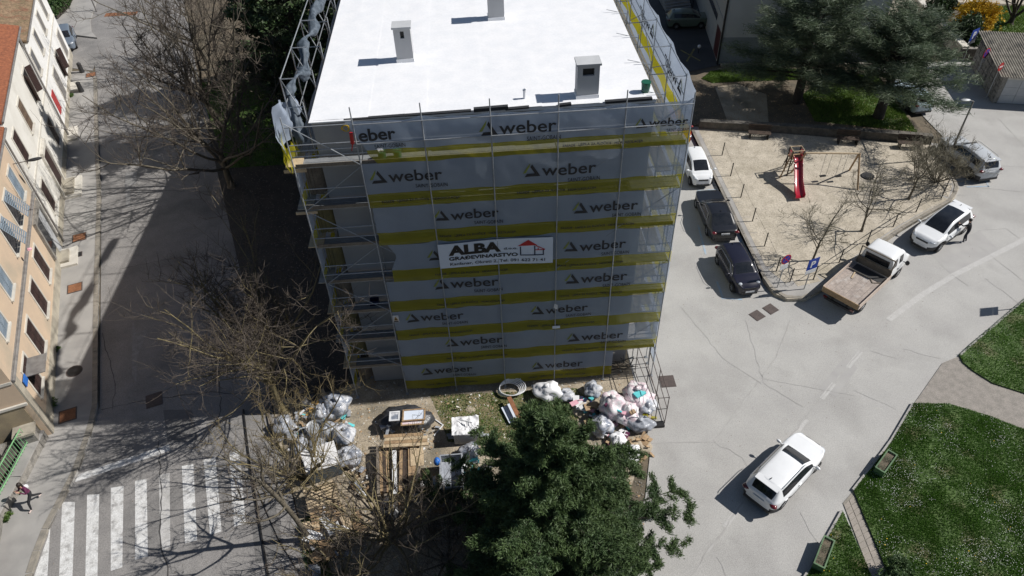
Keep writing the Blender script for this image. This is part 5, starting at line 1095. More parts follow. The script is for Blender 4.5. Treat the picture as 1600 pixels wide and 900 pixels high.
b = MB(); [b.tube((cx0 - .3, yb + 1.05 - .1 * k, .45 + .27 * k), (cx0 + .3, yb + 1.05 - .1 * k, .45 + .27 * k), .03, n=5) for k in range(4)]; b.tube((cx0 - .3, yb + 1.15, .2), (cx0 - .3, yb + .65, 1.6), .035, n=5); b.tube((cx0 + .3, yb + 1.15, .2), (cx0 + .3, yb + .65, 1.6), .035, n=5); b.build('ladder', M['wood_dark'], sl_)
for dz in (0,): MB().tube((cx0 - .95, yb - .2, .2), (cx0 - .38, yb + .05, 2.1), .05, n=7).build('leg', M['wood'], sl_)
sg = thing('swing_set', 'timber swing frame with one long beam beside the red slide', 'swing', (23.2, 39.6, .2))
ba, bb_ = G(1259, 239, 2.4), G(1343, 240, 2.4); MB().tube(ba, bb_, .06, n=8).build('beam', M['wood_light'], sg)
for p0, p1 in ((tuple(G(1340, 297, .2)), (bb_.x, bb_.y, 2.44)), (tuple(G(1327, 266, .2)), (bb_.x - .04, bb_.y, 2.36)), ((ba.x - .1, ba.y + 1.0, .2), (ba.x + .03, ba.y, 2.38))): MB().tube(p0, p1, .06, n=8).build('leg', M['wood'], sg)
for x in (23.0, 24.0):
    y = ba.y + (bb_.y - ba.y) * (x - ba.x) / (bb_.x - ba.x); z0 = .62
    s_ = MB().box(x, y, z0, .42, .18, .05, .1).build('seat', M['black'], sg); b = MB(); [b.tube((x + q * .2, y, z0), (x + q * .22, y, 2.4), .012, n=4) for q in (-1, 1)]; b.build('chain', M['galv'], s_)
t = thing('rocker_base', 'round dark rubber pad on the sand right of the swing frame', 'play pad', (26.5, 39.4, .2)); MB().tube((26.3, 39.5, .19), (26.3, 39.5, .27), .42, n=16).build('pad', M['dark_plastic'], t)
for k, (x, y) in enumerate([(20.6, 45.2), (26.6, 43.7), (30.6, 42.6)]):
    t = thing('park_bench', ['dark slatted bench against the low wall behind the slide', 'dark slatted bench against the low wall right of the swing', 'dark slatted bench near the right end of the low wall'][k], 'bench', (x, y, .2), -.24, group='benches along the low park wall')
    for j in range(4): MB().basis((-.8, -.25 + j * .12, .42), (1.6, 0, 0), (0, .10, 0), (0, 0, .04)).build_local('seat_slat', M['wood_dark'], t)
    for j in range(3): MB().basis((-.8, .26 + .03 * j, .55 + j * .13), (1.6, 0, 0), (0, .035, 0), (0, 0, .10)).build_local('back_slat', M['wood_dark'], t)
    for x_ in (-.65, .6): MB().basis((x_, -.25, 0), (.06, 0, 0), (0, .55, 0), (0, 0, .42)).build_local('leg', M['black'], t)
# wire fence: posts and rails along the playground edge (one fence)
fc = thing('wire_fence', 'low wire fence on slim dark posts round the sandy playground', 'fence', (17.1, 30, .2))
fpts = [(17.3, 43.2), (17.15, 40.6), (17.1, 38.1), (17.05, 35.5), (17.0, 33.0), (16.95, 30.7), (17.4, 29.7), (18.8, 29.75), (20.85, 31.05), (23.2, 32.6), (25.5, 34.0), (27.6, 35.3), (29.9, 36.55), (31.0, 37.9), (31.4, 39.6), (31.9, 42.3)]
for x, y in fpts: MB().tube((x, y, .19), (x + .05, y + .05, 1.22), .035, n=7).build('post', M['black'], fc)
for a, b_ in zip(fpts[6:-1], fpts[7:]):
    for zz in (1.15, .72): MB().tube((*a, zz), (*b_, zz), .011 if zz < 1 else .016, n=5).build('wire', M['pipe_dark'], fc)
for a, b_ in zip(fpts[:6], fpts[1:7]): MB().tube((*a, 1.13), (*b_, 1.13), .007, n=4).build('wire', M['pipe_dark'], fc)
# ================================================================ SIGNS, LAMPS
def rp_panel(mb, c, w_, h_, th, yaw, tilt=0, m=0): mb.box(c[0], c[1], c[2], w_, th, h_, yaw, m)
def flat_text(body, c, w_, h_, yaw, off, name, m, par, bold=.02):
    V, F = text(body, bold=bold); W, Hh = V[:, 0].max(), V[:, 1].max(); co, si = math.cos(yaw), math.sin(yaw); b = MB()
    b.add([(c[0] + (v[0] / W - .5) * w_ * co + off * si, c[1] + (v[0] / W - .5) * w_ * si - off * co, c[2] + (v[1] / Hh - .5) * h_) for v in V], F); b.build(name, M[m], par)
def p_sign(x, y, z0, h, yaw, label, w_=.62, pm='galv'):
    t = thing('parking_sign', label, 'sign', (x, y, z0)); MB().tube((x, y, z0), (x, y, z0 + h + .3), .03, n=8).build('pole', M[pm], t)
    c = (x + .045 * math.sin(yaw), y - .045 * math.cos(yaw), z0 + h); p = MB().box(*c, w_, .02, w_, yaw).build('panel', M['sign_blue'], t); flat_text('P', c, w_ * .42, w_ * .58, yaw, .016, 'letter', 'sign_white', t, .03)
    MB().box(c[0], c[1], c[2] - w_ * .5 - .16, w_, .02, .26, yaw).build('sub_panel', M['sign_white'], t); return t
def disc(mb, c, r, yaw, off, th, m=0, n=24):
    d = Vector((math.sin(yaw), -math.cos(yaw), 0)); p = Vector(c) + d * off; mb.tube(p, p + d * th, r, n=n, m=m)
def nostop(x, y, z0, h, yaw, label, r=.32, bar=True):
    t = thing('no_stopping_sign', label, 'sign', (x, y, z0)); MB().tube((x, y, z0), (x, y, z0 + h + .2), .03, n=8).build('pole', M['galv'], t); c = (x, y, z0 + h)
    b = MB(); disc(b, c, r, yaw, .035, .018); b.build('rim', M['sign_red'], t); b = MB(); disc(b, c, r * .80, yaw, .054, .004); b.build('field', M['sign_blue'], t)
    dv = Vector((math.cos(yaw), math.sin(yaw), 0)); o = Vector((math.sin(yaw), -math.cos(yaw), 0)) * .060; b = MB()
    for s in ((1, -1) if bar else ()):
        e = (dv + Vector((0, 0, s))).normalized(); f = (dv * s - Vector((0, 0, 1))).normalized() * .05; p = Vector(c) + o
        b.add([p - e * r * .78 - f * .5, p + e * r * .78 - f * .5, p + e * r * .78 + f * .5, p - e * r * .78 + f * .5], [(0, 1, 2, 3)])
    if bar: b.build('cross', M['sign_red'], t)
    MB().box(c[0] + o.x * .6, c[1] + o.y * .6, c[2] - r - .22, .52, .02, .34, yaw).build('sub_panel', M['sign_white'], t)
    V, F = text('P', bold=.01); return t
nostop(16.55, 29.35, .2, 2.15, .35, 'round no stopping sign with a white plate at the playground corner', .33)
p_sign(18.0, 29.05, .2, 1.95, .35, 'blue parking sign in front of the bare tree behind the truck', .76)
p_sign(41.0, 54.6, 0, 2.7, .5, 'blue parking sign up the lane by the dark wall end', .95)
t = nostop(40.4, 51.6, 0, 2.55, .5, 'round purple blue sign with a white plate before the garage stone wall', .42, bar=True)
t = thing('no_entry_sign', 'round red no entry sign over the corrugated garage roof edge', 'sign', (39.9, 48.9, 0)); MB().tube((39.9, 48.9, 0), (39.9, 48.9, 2.9), .03, n=8).build('pole', M['galv'], t); b = MB(); disc(b, (39.9, 48.9, 2.75), .33, .5, .035, .018); b.build('disc', M['sign_red'], t)
q = Vector((39.9, 48.9, 2.75)) + Vector((math.sin(.5), -math.cos(.5), 0)) * .062; MB().box(q.x, q.y, q.z, .44, .012, .10, .5).build('bar', M['sign_white'], t)
def lamp(x, y, h, label, arm=(-.6, 0)):
    t = thing('street_lamp', label, 'street lamp', (x, y, 0)); b = MB(); b.tube((x, y, 0), (x, y, h), .075, .05, n=8); b.build('pole', M['pipe_grey'], t); b = MB(); b.tube((x, y, h), (x + arm[0] * .6, y + arm[1] * .6, h + .12), .03, n=6); b.build('arm', M['pipe_grey'], t)
    b = MB(); b.ell((x + arm[0], y + arm[1], h + .12), .36, .16, .09, 12, 8, rot=math.atan2(arm[1], arm[0])); b.build('lamp_head', M['galv'], t, True)
lamp(32.7, 41.0, 4.6, 'grey street lamp rising from the shrub by the silver SUV')
lamp(-29.6, 76.2, 5.5, 'grey street lamp post at the far end of the left street', (.5, -.2)) if 0 else lamp(*G(151, 18)[:2], 4.5, 'grey lamp post on the far left pavement corner', (-.4, -.2))
p_sign(31.3, 26.6, .1, 3.7, rad(60), 'tall parking sign on the right lawn whose shadow crosses the road edge', .7)
# temporary mesh fence beside the debris
tf = thing('site_fence', 'thin wire site fence panel standing by the debris bags at the road edge', 'fence', (7.9, 21, 0))
for (x0, y0), (x1, y1) in (((7.25, 24.0), (7.55, 20.7)), ((8.0, 24.3), (8.05, 20.7)), ((7.55, 20.7), (8.05, 20.7))):
    for zz in (.08, 1.15, 2.0): MB().tube((x0, y0, zz), (x1, y1, zz), .018, n=5).build('rail', M['iron'], tf)
for x, y in ((7.25, 24.0), (7.55, 20.7), (8.0, 24.3), (8.05, 20.7), (7.4, 22.3), (8.02, 22.4)): MB().tube((x, y, 0), (x, y, 2.05), .02, n=6).build('post', M['iron'], tf)
MB().box(7.75, 20.6, .08, .5, .3, .14).build('foot', M['black'], tf)
# planters
for (x, y, rz, lb, sz) in [(17.35, 17.35, rad(41), 'green framed planter box on the big lawn edge, upper of the two by the road', 1.55), (12.95, 13.4, rad(52), 'green framed planter box at the lower lawn edge near the bottom of the picture', 1.7)]:
    t = thing('planter', lb, 'planter', (x, y, .1), rz, group='green planters along the road')
    for a in (-1, 1):
        for k in range(3):
            MB().basis((-sz / 2, a * .31 - .02, .05 + k * .16), (sz, 0, 0), (0, .04, 0), (0, 0, .14)).build_local('side_board', M['green_paint'], t)
            MB().basis((a * (sz / 2 - .02) - .02, -.288, .05 + k * .16), (.04, 0, 0), (0, .576, 0), (0, 0, .14)).build_local('end_board', M['green_paint'], t)
    for a in (-1, 1): MB().basis((-sz / 2 - .02, a * .31 - .04, .525), (sz + .04, 0, 0), (0, .08, 0), (0, 0, .03)).build_local('rim_board', M['green_paint'], t); MB().basis((a * (sz / 2 - .02) - .04, -.268, .524), (.08, 0, 0), (0, .536, 0), (0, 0, .03)).build_local('rim_board', M['green_paint'], t)
    MB().basis((-sz / 2 + .03, -.28, .05), (sz - .06, 0, 0), (0, .56, 0), (0, 0, .40)).build_local('earth', M['soil'], t)
    rng = np.random.default_rng(int(x * 10)); n = 700; px_ = rng.uniform(-sz / 2 + .08, sz / 2 - .08, n); py_ = rng.uniform(-.25, .25, n); k = np.sin(px_ * 9) + rng.normal(0, .6, n) > 0; px_, py_ = px_[k], py_[k]; n = len(px_); a = rng.uniform(0, 6.28, n); pz = .45 + rng.uniform(0, .16, n); r = .035
    V = np.stack([np.stack([px_ + r * np.cos(a), py_ + r * np.sin(a), pz], 1), np.stack([px_ - r * np.sin(a) * .5, py_ + r * np.cos(a) * .5, pz + .02], 1), np.stack([px_ - r * np.cos(a), py_ - r * np.sin(a), pz + .03], 1)], 1).reshape(-1, 3)
    t.scale = (.84, .66, .8)
    o = fast_mesh('plants', V, np.arange(3 * n).reshape(-1, 3), M['leaf_dark']); o.parent = t; o['kind'] = 'stuff'
# ================================================================ TREES AND PLANTS
def tubes_np(segs, n):
    A = np.array([s[0] for s in segs], float); B = np.array([s[1] for s in segs], float); R0 = np.array([s[2] for s in segs]); R1 = np.array([s[3] for s in segs])
    D = B - A; D /= np.linalg.norm(D, axis=1, keepdims=True) + 1e-9
    U = np.cross(D, np.where(np.abs(D[:, 2:3]) < .9, np.array([[0, 0, 1.]]), np.array([[1., 0, 0]]))); U /= np.linalg.norm(U, axis=1, keepdims=True) + 1e-9; W = np.cross(D, U)
    an = np.arange(n) * 2 * np.pi / n; c, s = np.cos(an)[None, :, None], np.sin(an)[None, :, None]
    off = U[:, None] * c + W[:, None] * s; V = np.concatenate([A[:, None] + off * R0[:, None, None], B[:, None] + off * R1[:, None, None]], 1).reshape(-1, 3)
    i = np.arange(n); q = np.stack([i, (i + 1) % n, n + (i + 1) % n, n + i], 1); F = (np.arange(len(segs))[:, None, None] * 2 * n + q[None]).reshape(-1, 4)
    return V, F
def tubes(name, segs, n, m, parent, stuff=False):
    V, F = tubes_np(segs, n); o = fast_mesh(name, V, F, m, parent, smooth=n > 4)
    if stuff: o['kind'] = 'stuff'
    return o
def rv(r): return Vector((r.gauss(0, 1), r.gauss(0, 1), r.gauss(0, 1))).normalized()
def stem(r, p, d, L, r0, r1, k, jit, up, out):
    pts = [p.copy()]; d = d.normalized()
    for i in range(k):
        d = (d + rv(r) * jit + Vector((0, 0, up))).normalized(); q = pts[-1] + d * (L / k); out.append((pts[-1][:], q[:], r0 + (r1 - r0) * i / k, r0 + (r1 - r0) * (i + 1) / k)); pts.append(q)
    return pts, d
def bare_tree(label, x, y, z0, h, trunk_h, nl, seed, spread=.8, r=.16, bm='bark', tm='twig', lean=(0, 0), levels=(7, 6, 4), tw=.006, multi=False, group=None, up=.06, cat='tree', name='bare_tree', limb_up=.75):
    R = random.Random(seed); t = thing(name, label, cat, (x, y, z0), 0, group); base = Vector((x, y, z0 - .05))
    if not multi:
        ts = []; pts, d = stem(R, base, Vector((lean[0], lean[1], 1)), trunk_h, r, r * .72, 5, .07, .08, ts); ts.insert(0, ((base + Vector((0, 0, -.02)))[:], (base + Vector((lean[0] * .3, lean[1] * .3, .25)))[:], r * 1.5, r * 1.02)); tubes('trunk', ts, 10, M[bm], t); top = pts[-1]
    else:
        top = base; b = MB(); b.tube(base, base + Vector((0, 0, .25)), r * 1.3, r * .9, n=9); b.build('trunk', M[bm], t)
    tw3, tw4 = [], []
    for i in range(nl):
        a = 2 * math.pi * (i + R.uniform(-.3, .3)) / nl; el = R.uniform(limb_up * .6, limb_up * 1.5) if i else 2.2; d = Vector((math.cos(a) * spread, math.sin(a) * spread, el)); Ll = (h - (0 if multi else trunk_h)) * R.uniform(.75, 1.1)
        st = top if multi else pts[-1 - (i % 3)]; sg = []; rl = r * (.5 if not multi else .42) * R.uniform(.75, 1.1)
        lp, ld = stem(R, Vector(st) + Vector((math.cos(a), math.sin(a), 0)) * (r * .5 if multi else 0), d, Ll, rl, rl * .22, 9, .17, up, sg)
        for j in range(levels[0]):
            f = R.uniform(.22, 1.0); q = lp[min(9, int(f * 9))]; dd = (ld * .5 + rv(R) * .9 + Vector((0, 0, .3))); L2 = Ll * R.uniform(.28, .5) * (1.25 - f * .6); r2 = rl * (1 - f * .75) * .55 + .006
            s2 = []; p2, d2 = stem(R, q, dd, L2, r2, r2 * .3, 5, .2, up * 1.3, s2); sg += s2
            for k in range(levels[1]):
                q3 = p2[R.randint(1, 5)]; d3 = d2 * .6 + rv(R) * .9 + Vector((0, 0, .25)); L3 = L2 * R.uniform(.3, .55); s3 = []; p3, e3 = stem(R, q3, d3, L3, tw * 1.9, tw * .9, 3, .22, up * 1.5, s3); tw3 += s3
                for m_ in range(levels[2]):
                    q4 = p3[R.randint(1, 3)]; s4 = []; stem(R, q4, e3 * .7 + rv(R) * .8 + Vector((0, 0, .15)), L3 * R.uniform(.3, .6), tw * .95, tw * .5, 2, .2, up, s4); tw4 += s4
        tubes('limb', sg, 6, M[bm], t)
    tubes('twigs', tw3, 4, M[tm], t, True); tubes('twigs', tw4, 3, M[tm], t, True)
    return t
def blades(P, Nn, rng, L, wd, flat=0.0, out=None, k=14):
    """k small pointed faces round each clump point"""
    n = len(P) * k; B = np.repeat(P, k, 0) + rng.normal(0, L * .45, (n, 3)); D = rng.normal(0, 1, (n, 3)); 
    if out is not None: D += np.repeat(out, k, 0) * 1.1
    D[:, 2] *= (1 - flat); D /= np.linalg.norm(D, axis=1, keepdims=True) + 1e-9; S_ = np.cross(D, rng.normal(0, 1, (n, 3))); S_ /= np.linalg.norm(S_, axis=1, keepdims=True) + 1e-9
    l = L * rng.uniform(.6, 1.4, (n, 1)); w_ = wd * rng.uniform(.7, 1.3, (n, 1)); V = np.stack([B - D * l * .5, B + S_ * w_, B + D * l * .6, B - S_ * w_], 1).reshape(-1, 3); return V
def conifer(label, x, y, z0, h, R0, seed, mats=('needle', 'needle_tip'), nb=150, cl=16, L=.17, wd=.035, k=14, shape=1.0, droop=-.10, z1=.06, flat=.1, name='conifer', group=None, rough=.35, tipfrac=.28, cat='tree', side=7, bm='bark_dark'):
    r = random.Random(seed); rng = np.random.default_rng(seed); t = thing(name, label, cat, (x, y, z0), 0, group); ts = []
    stem(r, Vector((x, y, z0 - .1)), Vector((0, 0, 1)), h, R0 * .06 + .08, .03, 8, .03, .1, ts); tubes('trunk', ts, 9, M[bm], t)
    segs = []; P = []; O = []; TP = []
    for i in range(nb):
        f = z1 + (1 - z1) * (i / nb) ** 1.1; z = z0 + h * f; a = i * 2.39996 + r.uniform(-.3, .3)
        lr = R0 * (1 - f) ** shape * r.uniform(1 - rough, 1 + rough * .7) + .25; d = Vector((math.cos(a), math.sin(a), droop + .55 * f))
        s = []; pts, e = stem(r, Vector((x, y, z)), d, lr, .02 + .018 * lr, .008, 6, .09, .025, s); segs += s
        for j in range(2, 7):
            q = pts[j]; wdt = lr * .34 * (1.15 - j / 7)
            for sgn in (1, -1):
                for m_ in range(max(1, side // 3)):
                    sd = Vector((-math.sin(a) * sgn, math.cos(a) * sgn, r.uniform(-.15, .2))) + d * r.uniform(.2, .9); q2 = q + d * r.uniform(-.5, .5) * lr / 6; l2 = wdt * r.uniform(.5, 1.15); segs.append((q2[:], (q2 + sd.normalized() * l2)[:], .009, .004))
                    nn = max(1, int(cl * l2 / 2.2))
                    for c in range(nn):
                        u = (c + r.uniform(.2, 1)) / nn; P.append((q2 + sd.normalized() * l2 * u)[:]); O.append((sd.normalized() * .8 + d * .4 + Vector((0, 0, .25)))[:]); TP.append(u > .72 or j >= 6)
            P.append(q[:]); O.append(d[:]); TP.append(j >= 6)
    tubes('branches', segs, 4, M[bm], t, True)
    P = np.array(P); O = np.array(O); TP = np.array(TP) & (rng.uniform(0, 1, len(P)) < tipfrac / .28 * .6)
    for nm, sel, m in (('foliage', ~TP, mats[0]), ('foliage_tips', TP, mats[1])):
        if sel.sum() == 0: continue
        V = blades(P[sel], None, rng, L, wd, flat, O[sel], k); tag(fast_mesh(nm, V, np.arange(len(V)).reshape(-1, 4), M[m], t), kind='stuff')
    return t
def shrub(label, x, y, z0, rx, ry, h, seed, m=('leaf_dark', 'leaf_hedge'), n=900, L=.10, wd=.03, k=8, name='shrub', cat='shrub', stems=14, group=None, sm='bark_dark'):
    rng = np.random.default_rng(seed); r = random.Random(seed); t = thing(name, label, cat, (x, y, z0), 0, group); sg = []; P = []
    for i in range(stems):
        a = r.uniform(0, 6.28); rr = r.uniform(.2, .95); tip = Vector((x + rx * rr * math.cos(a), y + ry * rr * math.sin(a), z0 + h * math.sqrt(max(.05, 1 - rr * rr)) * r.uniform(.8, 1.1))); s = []; p, e = stem(r, Vector((x + .1 * math.cos(a), y + .1 * math.sin(a), z0)), tip - Vector((x, y, z0)), (tip - Vector((x, y, z0))).length, .025, .006, 5, .12, .02, s); sg += s
        for q in range(n // stems):
            b = p[r.randint(2, 5)]; P.append((b + Vector((r.gauss(0, .22 * rx), r.gauss(0, .22 * ry), r.gauss(0, .15 * h))))[:])
    tubes('stems', sg, 5, M[sm], t); P = np.array(P); P[:, 2] = np.maximum(P[:, 2], z0 + .05); s = rng.uniform(0, 1, len(P)) < .35
    for nm, sel, mm in (('leaves', ~s, m[0]), ('light_leaves', s, m[1])):
        V = blades(P[sel], None, rng, L, wd, 0, None, k); tag(fast_mesh(nm, V, np.arange(len(V)).reshape(-1, 4), M[mm], t), kind='stuff')
    return t
conifer('broad dark green conifer standing in front of the building, its branches over the road', 1.7, 14.3, 0, 9.7, 4.7, 3, nb=100, cl=34, L=.15, wd=.018, k=26, shape=.88, rough=.55, tipfrac=.45, side=9)
conifer('tall bluish cedar with layered branches, nearest the grey building', 25.2, 50.0, .16, 12.0, 5.2, 5, ('cedar', 'cedar_tip'), nb=58, cl=15, L=.46, wd=.017, k=14, shape=.6, droop=-.03, z1=.16, flat=.7, name='cedar_tree', rough=.5)
conifer('spreading bluish cedar over the lane, right of the taller cedar', 30.4, 47.0, .16, 7.4, 6.0, 8, ('cedar', 'cedar_tip'), nb=44, cl=15, L=.46, wd=.017, k=14, shape=.5, droop=.04, z1=.3, flat=.7, name='cedar_tree', rough=.5)
for k, (x, y, h, R0, lb) in enumerate([(-12.2, 49.5, 21, 4.2, 'dark evergreen close behind the shaded left side of the scaffold'), (-15.5, 57.5, 14, 4.0, 'dark evergreen farther up the street beyond the bare trees'), (-9.6, 58.5, 15, 4.0, 'dark evergreen rising behind the scaffold top')]):
    conifer(lb, x, y, 0, h, R0, 20 + k, ('leaf_dark', 'needle'), nb=90, cl=9, L=.34, wd=.07, k=9, shape=.42, name='evergreen_tree', rough=.35)
PT = 'bare plane trees along the left street'
bare_tree('bare tree with yellowish mossy trunk beside the heap of bags, nearest on the left street', -10.7, 23.2, 0, 10.4, 3.2, 12, 31, .66, .17, 'bark_lichen', 'twig', (-.16, .05), (11, 8, 6), .008, group=PT, limb_up=.95)
bare_tree('bare tree with long pale limbs over the middle of the left street', -17.6, 43.6, 0, 13.0, 2.6, 12, 32, .95, .24, 'bark', 'twig', (-.10, 0), (9, 7, 5), .009, group=PT, limb_up=.62)
bare_tree('bare tree behind the long limbed one on the left street, twiggy crown', -20.5, 52.5, 0, 12.0, 3.0, 10, 33, .95, .22, 'bark', 'twig', (-.1, 0), (9, 7, 5), .009, group=PT)
bare_tree('bare tree farthest up the left street near the dark evergreen', -23.5, 62.5, 0, 11.5, 3.0, 9, 34, .95, .2, 'bark', 'twig', (-.1, 0), (8, 7, 5), .009, group=PT)
bare_tree('bare tree with a straight trunk at the kerb below the pallet stack', -8.5, 16.1, 0, 7.6, 4.6, 7, 35, .8, .12, 'bark', 'twig', (-.05, .06), (6, 5, 4), .006)
bare_tree('many stemmed yellowish bare bush beside the white lidded box', -9.0, 19.2, 0, 5.2, 0, 11, 36, .75, .16, 'bark_lichen', 'twig_yellow', (0, 0), (7, 5, 4), .0055, multi=True, cat='bush', name='bare_bush', limb_up=.9)
bare_tree('many stemmed bare bush in front of the lumber stacks, stems spreading from one foot', -5.0, 15.9, 0, 5.0, 0, 15, 37, 1.0, .18, 'bark_lichen', 'twig', (0, 0), (7, 5, 4), .0055, multi=True, cat='bush', name='bare_bush', limb_up=.65)
bare_tree('dark twiggy bare bush left of the big conifer at the bottom of the picture', -2.6, 14.6, 0, 3.6, 0, 12, 38, 1.1, .14, 'bark', 'twig', (0, 0), (7, 6, 5), .006, multi=True, cat='bush', name='bare_bush', limb_up=.5)
bare_tree('low brown bare bush at the bottom edge beside the street verge', -6.9, 14.3, 0, 3.2, 0, 11, 45, 1.1, .12, 'bark_lichen', 'twig', (0, 0), (6, 6, 4), .0055, multi=True, cat='bush', name='bare_bush', limb_up=.5)
PL = 'small bare trees in the playground'
bare_tree('small bare tree behind the blue parking sign at the playground fence', 19.4, 31.4, .2, 4.5, 1.5, 7, 39, .85, .07, 'bark', 'twig_pale', (.05, .04), (6, 5, 3), .006, group=PL)
bare_tree('small bare tree behind the flatbed truck cab, inside the playground', 23.4, 33.8, .2, 4.7, 1.6, 7, 40, .8, .075, 'bark', 'twig_pale', (.08, .05), (6, 5, 3), .006, group=PL)
bare_tree('small bare tree between white crossover and shrub, inside the playground', 27.8, 36.7, .2, 4.8, 1.6, 7, 41, .8, .08, 'bark', 'twig_pale', (.10, .05), (6, 5, 3), .006, group=PL)
bare_tree('dense pale twiggy shrub at the playground corner beside the silver SUV', 30.5, 38.4, .2, 3.9, 0, 13, 42, .8, .12, 'bark', 'twig_pale', (0, 0), (8, 7, 5), .0065, multi=True, cat='shrub', name='bare_shrub', limb_up=.8)
bare_tree('dark bare forked tree at the upper right corner behind the garage', 48.3, 60.4, .7, 8.5, 1.0, 6, 43, .7, .26, 'bark_dark', 'twig', (0, 0), (7, 5, 3), .012, limb_up=.8)
shrub('bright yellow flowering bush by the lane wall', 44.6, 59.9, .7, 1.7, 1.7, 2.2, 51, ('forsythia', 'forsythia'), n=1700, L=.16, wd=.05, k=7, name='flowering_bush', stems=26)
shrub('dark green shrub left of the yellow bush', 42.9, 62.5, .7, 1.0, 1.6, 2.0, 52, n=900, L=.18, wd=.06); shrub('dark green shrub just below the yellow bush', 42.9, 58.2, .7, 1.0, 1.3, 1.8, 53, n=900, L=.18, wd=.06); shrub('dark spiky shrub at the lane wall corner below the dark shrubs', 42.9, 56.6, .7, .8, .9, 1.0, 56, n=300, L=.18, wd=.05)
hd = thing('hedge', 'green clipped hedge on the far left pavement corner', 'hedge', tuple(G(85, 10))); rng = np.random.default_rng(61); HP = gp([(60, -40), (122, -8), (112, 14), (92, 35), (72, 20), (45, -20)]); hx, hy = scatter(HP, 7000, rng); hz = .13 + rng.uniform(.1, 1.0, len(hx)) ** .6 * 1.0
V = blades(np.stack([hx, hy, hz], 1), None, rng, .2, .07, 0, None, 7); tag(fast_mesh('leaves', V, np.arange(len(V)).reshape(-1, 4), M['leaf_hedge'], hd), kind='stuff'); MB().prism([((a - sum(p[0] for p in HP) / 6) * .92 + sum(p[0] for p in HP) / 6, (b - sum(p[1] for p in HP) / 6) * .92 + sum(p[1] for p in HP) / 6) for a, b in HP], .1, .8).build('core', M['bark_dark'], hd)
for k, (px, py, s, lb) in enumerate([(82, 632, .35, 'green weed tuft at the foot of the peach house beside the rusty cover'), (88, 548, .12, 'tiny weed at the peach house wall foot'), (8, 808, .22, 'weed strip along the low wall below the walking woman'), (24, 772, .12, 'small weed at the low wall beside the walking woman'), (111, 150, .2, 'weed at the foot of the far white house')]):
    q = G(px, py, .12); shrub(lb, q.x, q.y, .12, s, s, s * .9, 70 + k, ('leaf_hedge', 'grass_bright'), n=130, L=.07, wd=.02, k=6, name='weed', cat='weed', stems=5, group='weeds along the left pavement')
shrub('small green plant behind the lowest netting end at the building corner', 4.6, 24.3, .5, .3, .2, .7, 81, ('leaf_hedge', 'grass_bright'), n=120, L=.09, wd=.03, k=6, name='plant', cat='plant', stems=5)
shrub('little dark conifer shrub at the bottom right path edge', 15.5, 12.35, .1, .55, .5, .8, 82, ('needle', 'needle_tip'), n=260, L=.12, wd=.03, k=10, name='shrub')
# ================================================================ PEOPLE
def person(label, loc, head, J, E, colors, hair, extras):
    t = thing('person', label, 'person', loc, head); names = list(J); me = bpy.data.meshes.new('body'); me.from_pydata([J[n][0] for n in names], [(names.index(a), names.index(b)) for a, b in E], [])
    o = bpy.data.objects.new('tmp', me); C.objects.link(o); md = o.modifiers.new('k', 'SKIN'); md.use_smooth_shade = True; sk = me.skin_vertices[0].data
    for i, n in enumerate(names): sk[i].radius = (J[n][1], J[n][2] if len(J[n]) > 2 else J[n][1]); sk[i].use_root = (n == 'pelvis')
    md2 = o.modifiers.new('s', 'SUBSURF'); md2.levels = 2; md2.render_levels = 2; m2 = bpy.data.meshes.new_from_object(o.evaluated_get(bpy.context.evaluated_depsgraph_get())); bpy.data.objects.remove(o)
    m2.name = 'body'; m2.materials.clear(); keys = list(dict.fromkeys(colors.values()))
    for k in keys: m2.materials.append(M[k])
    seg = [(Vector(J[a][0]), Vector(J[b][0]), colors.get((a, b), colors['*'])) for a, b in E]; mi = []
    for p in m2.polygons:
        c = p.center; best = (9, 0)
        for a, b, col in seg:
            ab = b - a; f = max(0, min(1, (c - a).dot(ab) / (ab.length_squared + 1e-9))); d = (c - a - ab * f).length
            if d < best[0]: best = (d, keys.index(col))
        mi.append(best[1])
    m2.polygons.foreach_set('material_index', mi); m2.polygons.foreach_set('use_smooth', [True] * len(mi)); m2.update(); b = bpy.data.objects.new('body', m2); C.objects.link(b); b.parent = t
    h = Vector(J['crown'][0]); hb = MB(); hb.ell(h + Vector((-.02, 0, .02)), .108, .098, .115, 14, 10, crumple=.08)
    if hair: hb.ell(h + Vector((-.075, 0, -.10)), .06, .085, .16, 10, 8)
    hb.build_local('hair', M['hair_dark'], t, True); f = MB(); f.ell(h + Vector((.085, 0, -.055)), .022, .014, .022, 8, 6); [f.ell(h + Vector((-.0, s * .085, -.05)), .022, .012, .035, 8, 6) for s in (1, -1)]; f.build_local('face_features', M['skin'], t, True)
    e = MB(); [e.ell(h + Vector((.083, s * .034, -.025)), .012, .014, .009, 8, 6) for s in (1, -1)]; e.ell(h + Vector((.082, 0, -.105)), .01, .026, .008, 8, 6); e.build_local('eyes_and_mouth', M['black'], t, True); extras(t); return t
def fingers(J, E, w_, s, tip):
    """palm and five unequal bent fingers from wrist w_ towards tip"""
    p = Vector(J[w_][0]); d = (Vector(tip) - p).normalized(); side = d.cross(Vector((0, 0, 1)) if abs(d.z) < .9 else Vector((1, 0, 0))).normalized(); dn = d.cross(side)
    J[w_ + 'palm'] = ((p + d * .08)[:], .030, .018); E.append((w_, w_ + 'palm'))
    for i, (o, l) in enumerate(((-.03, .062), (-.011, .075), (.009, .07), (.028, .055), (.05, .045))):
        k = w_ + 'f%d' % i; st = p + d * (.085 if i < 4 else .03) + side * o; J[k + 'a'] = (st[:], .0095); J[k + 'b'] = ((st + d * l * .6 + side * (.02 if i == 4 else 0))[:], .0085); J[k + 'c'] = ((st + d * l - dn * .018)[:], .007); E += [(w_ + 'palm' if i < 4 else w_, k + 'a'), (k + 'a', k + 'b'), (k + 'b', k + 'c')]
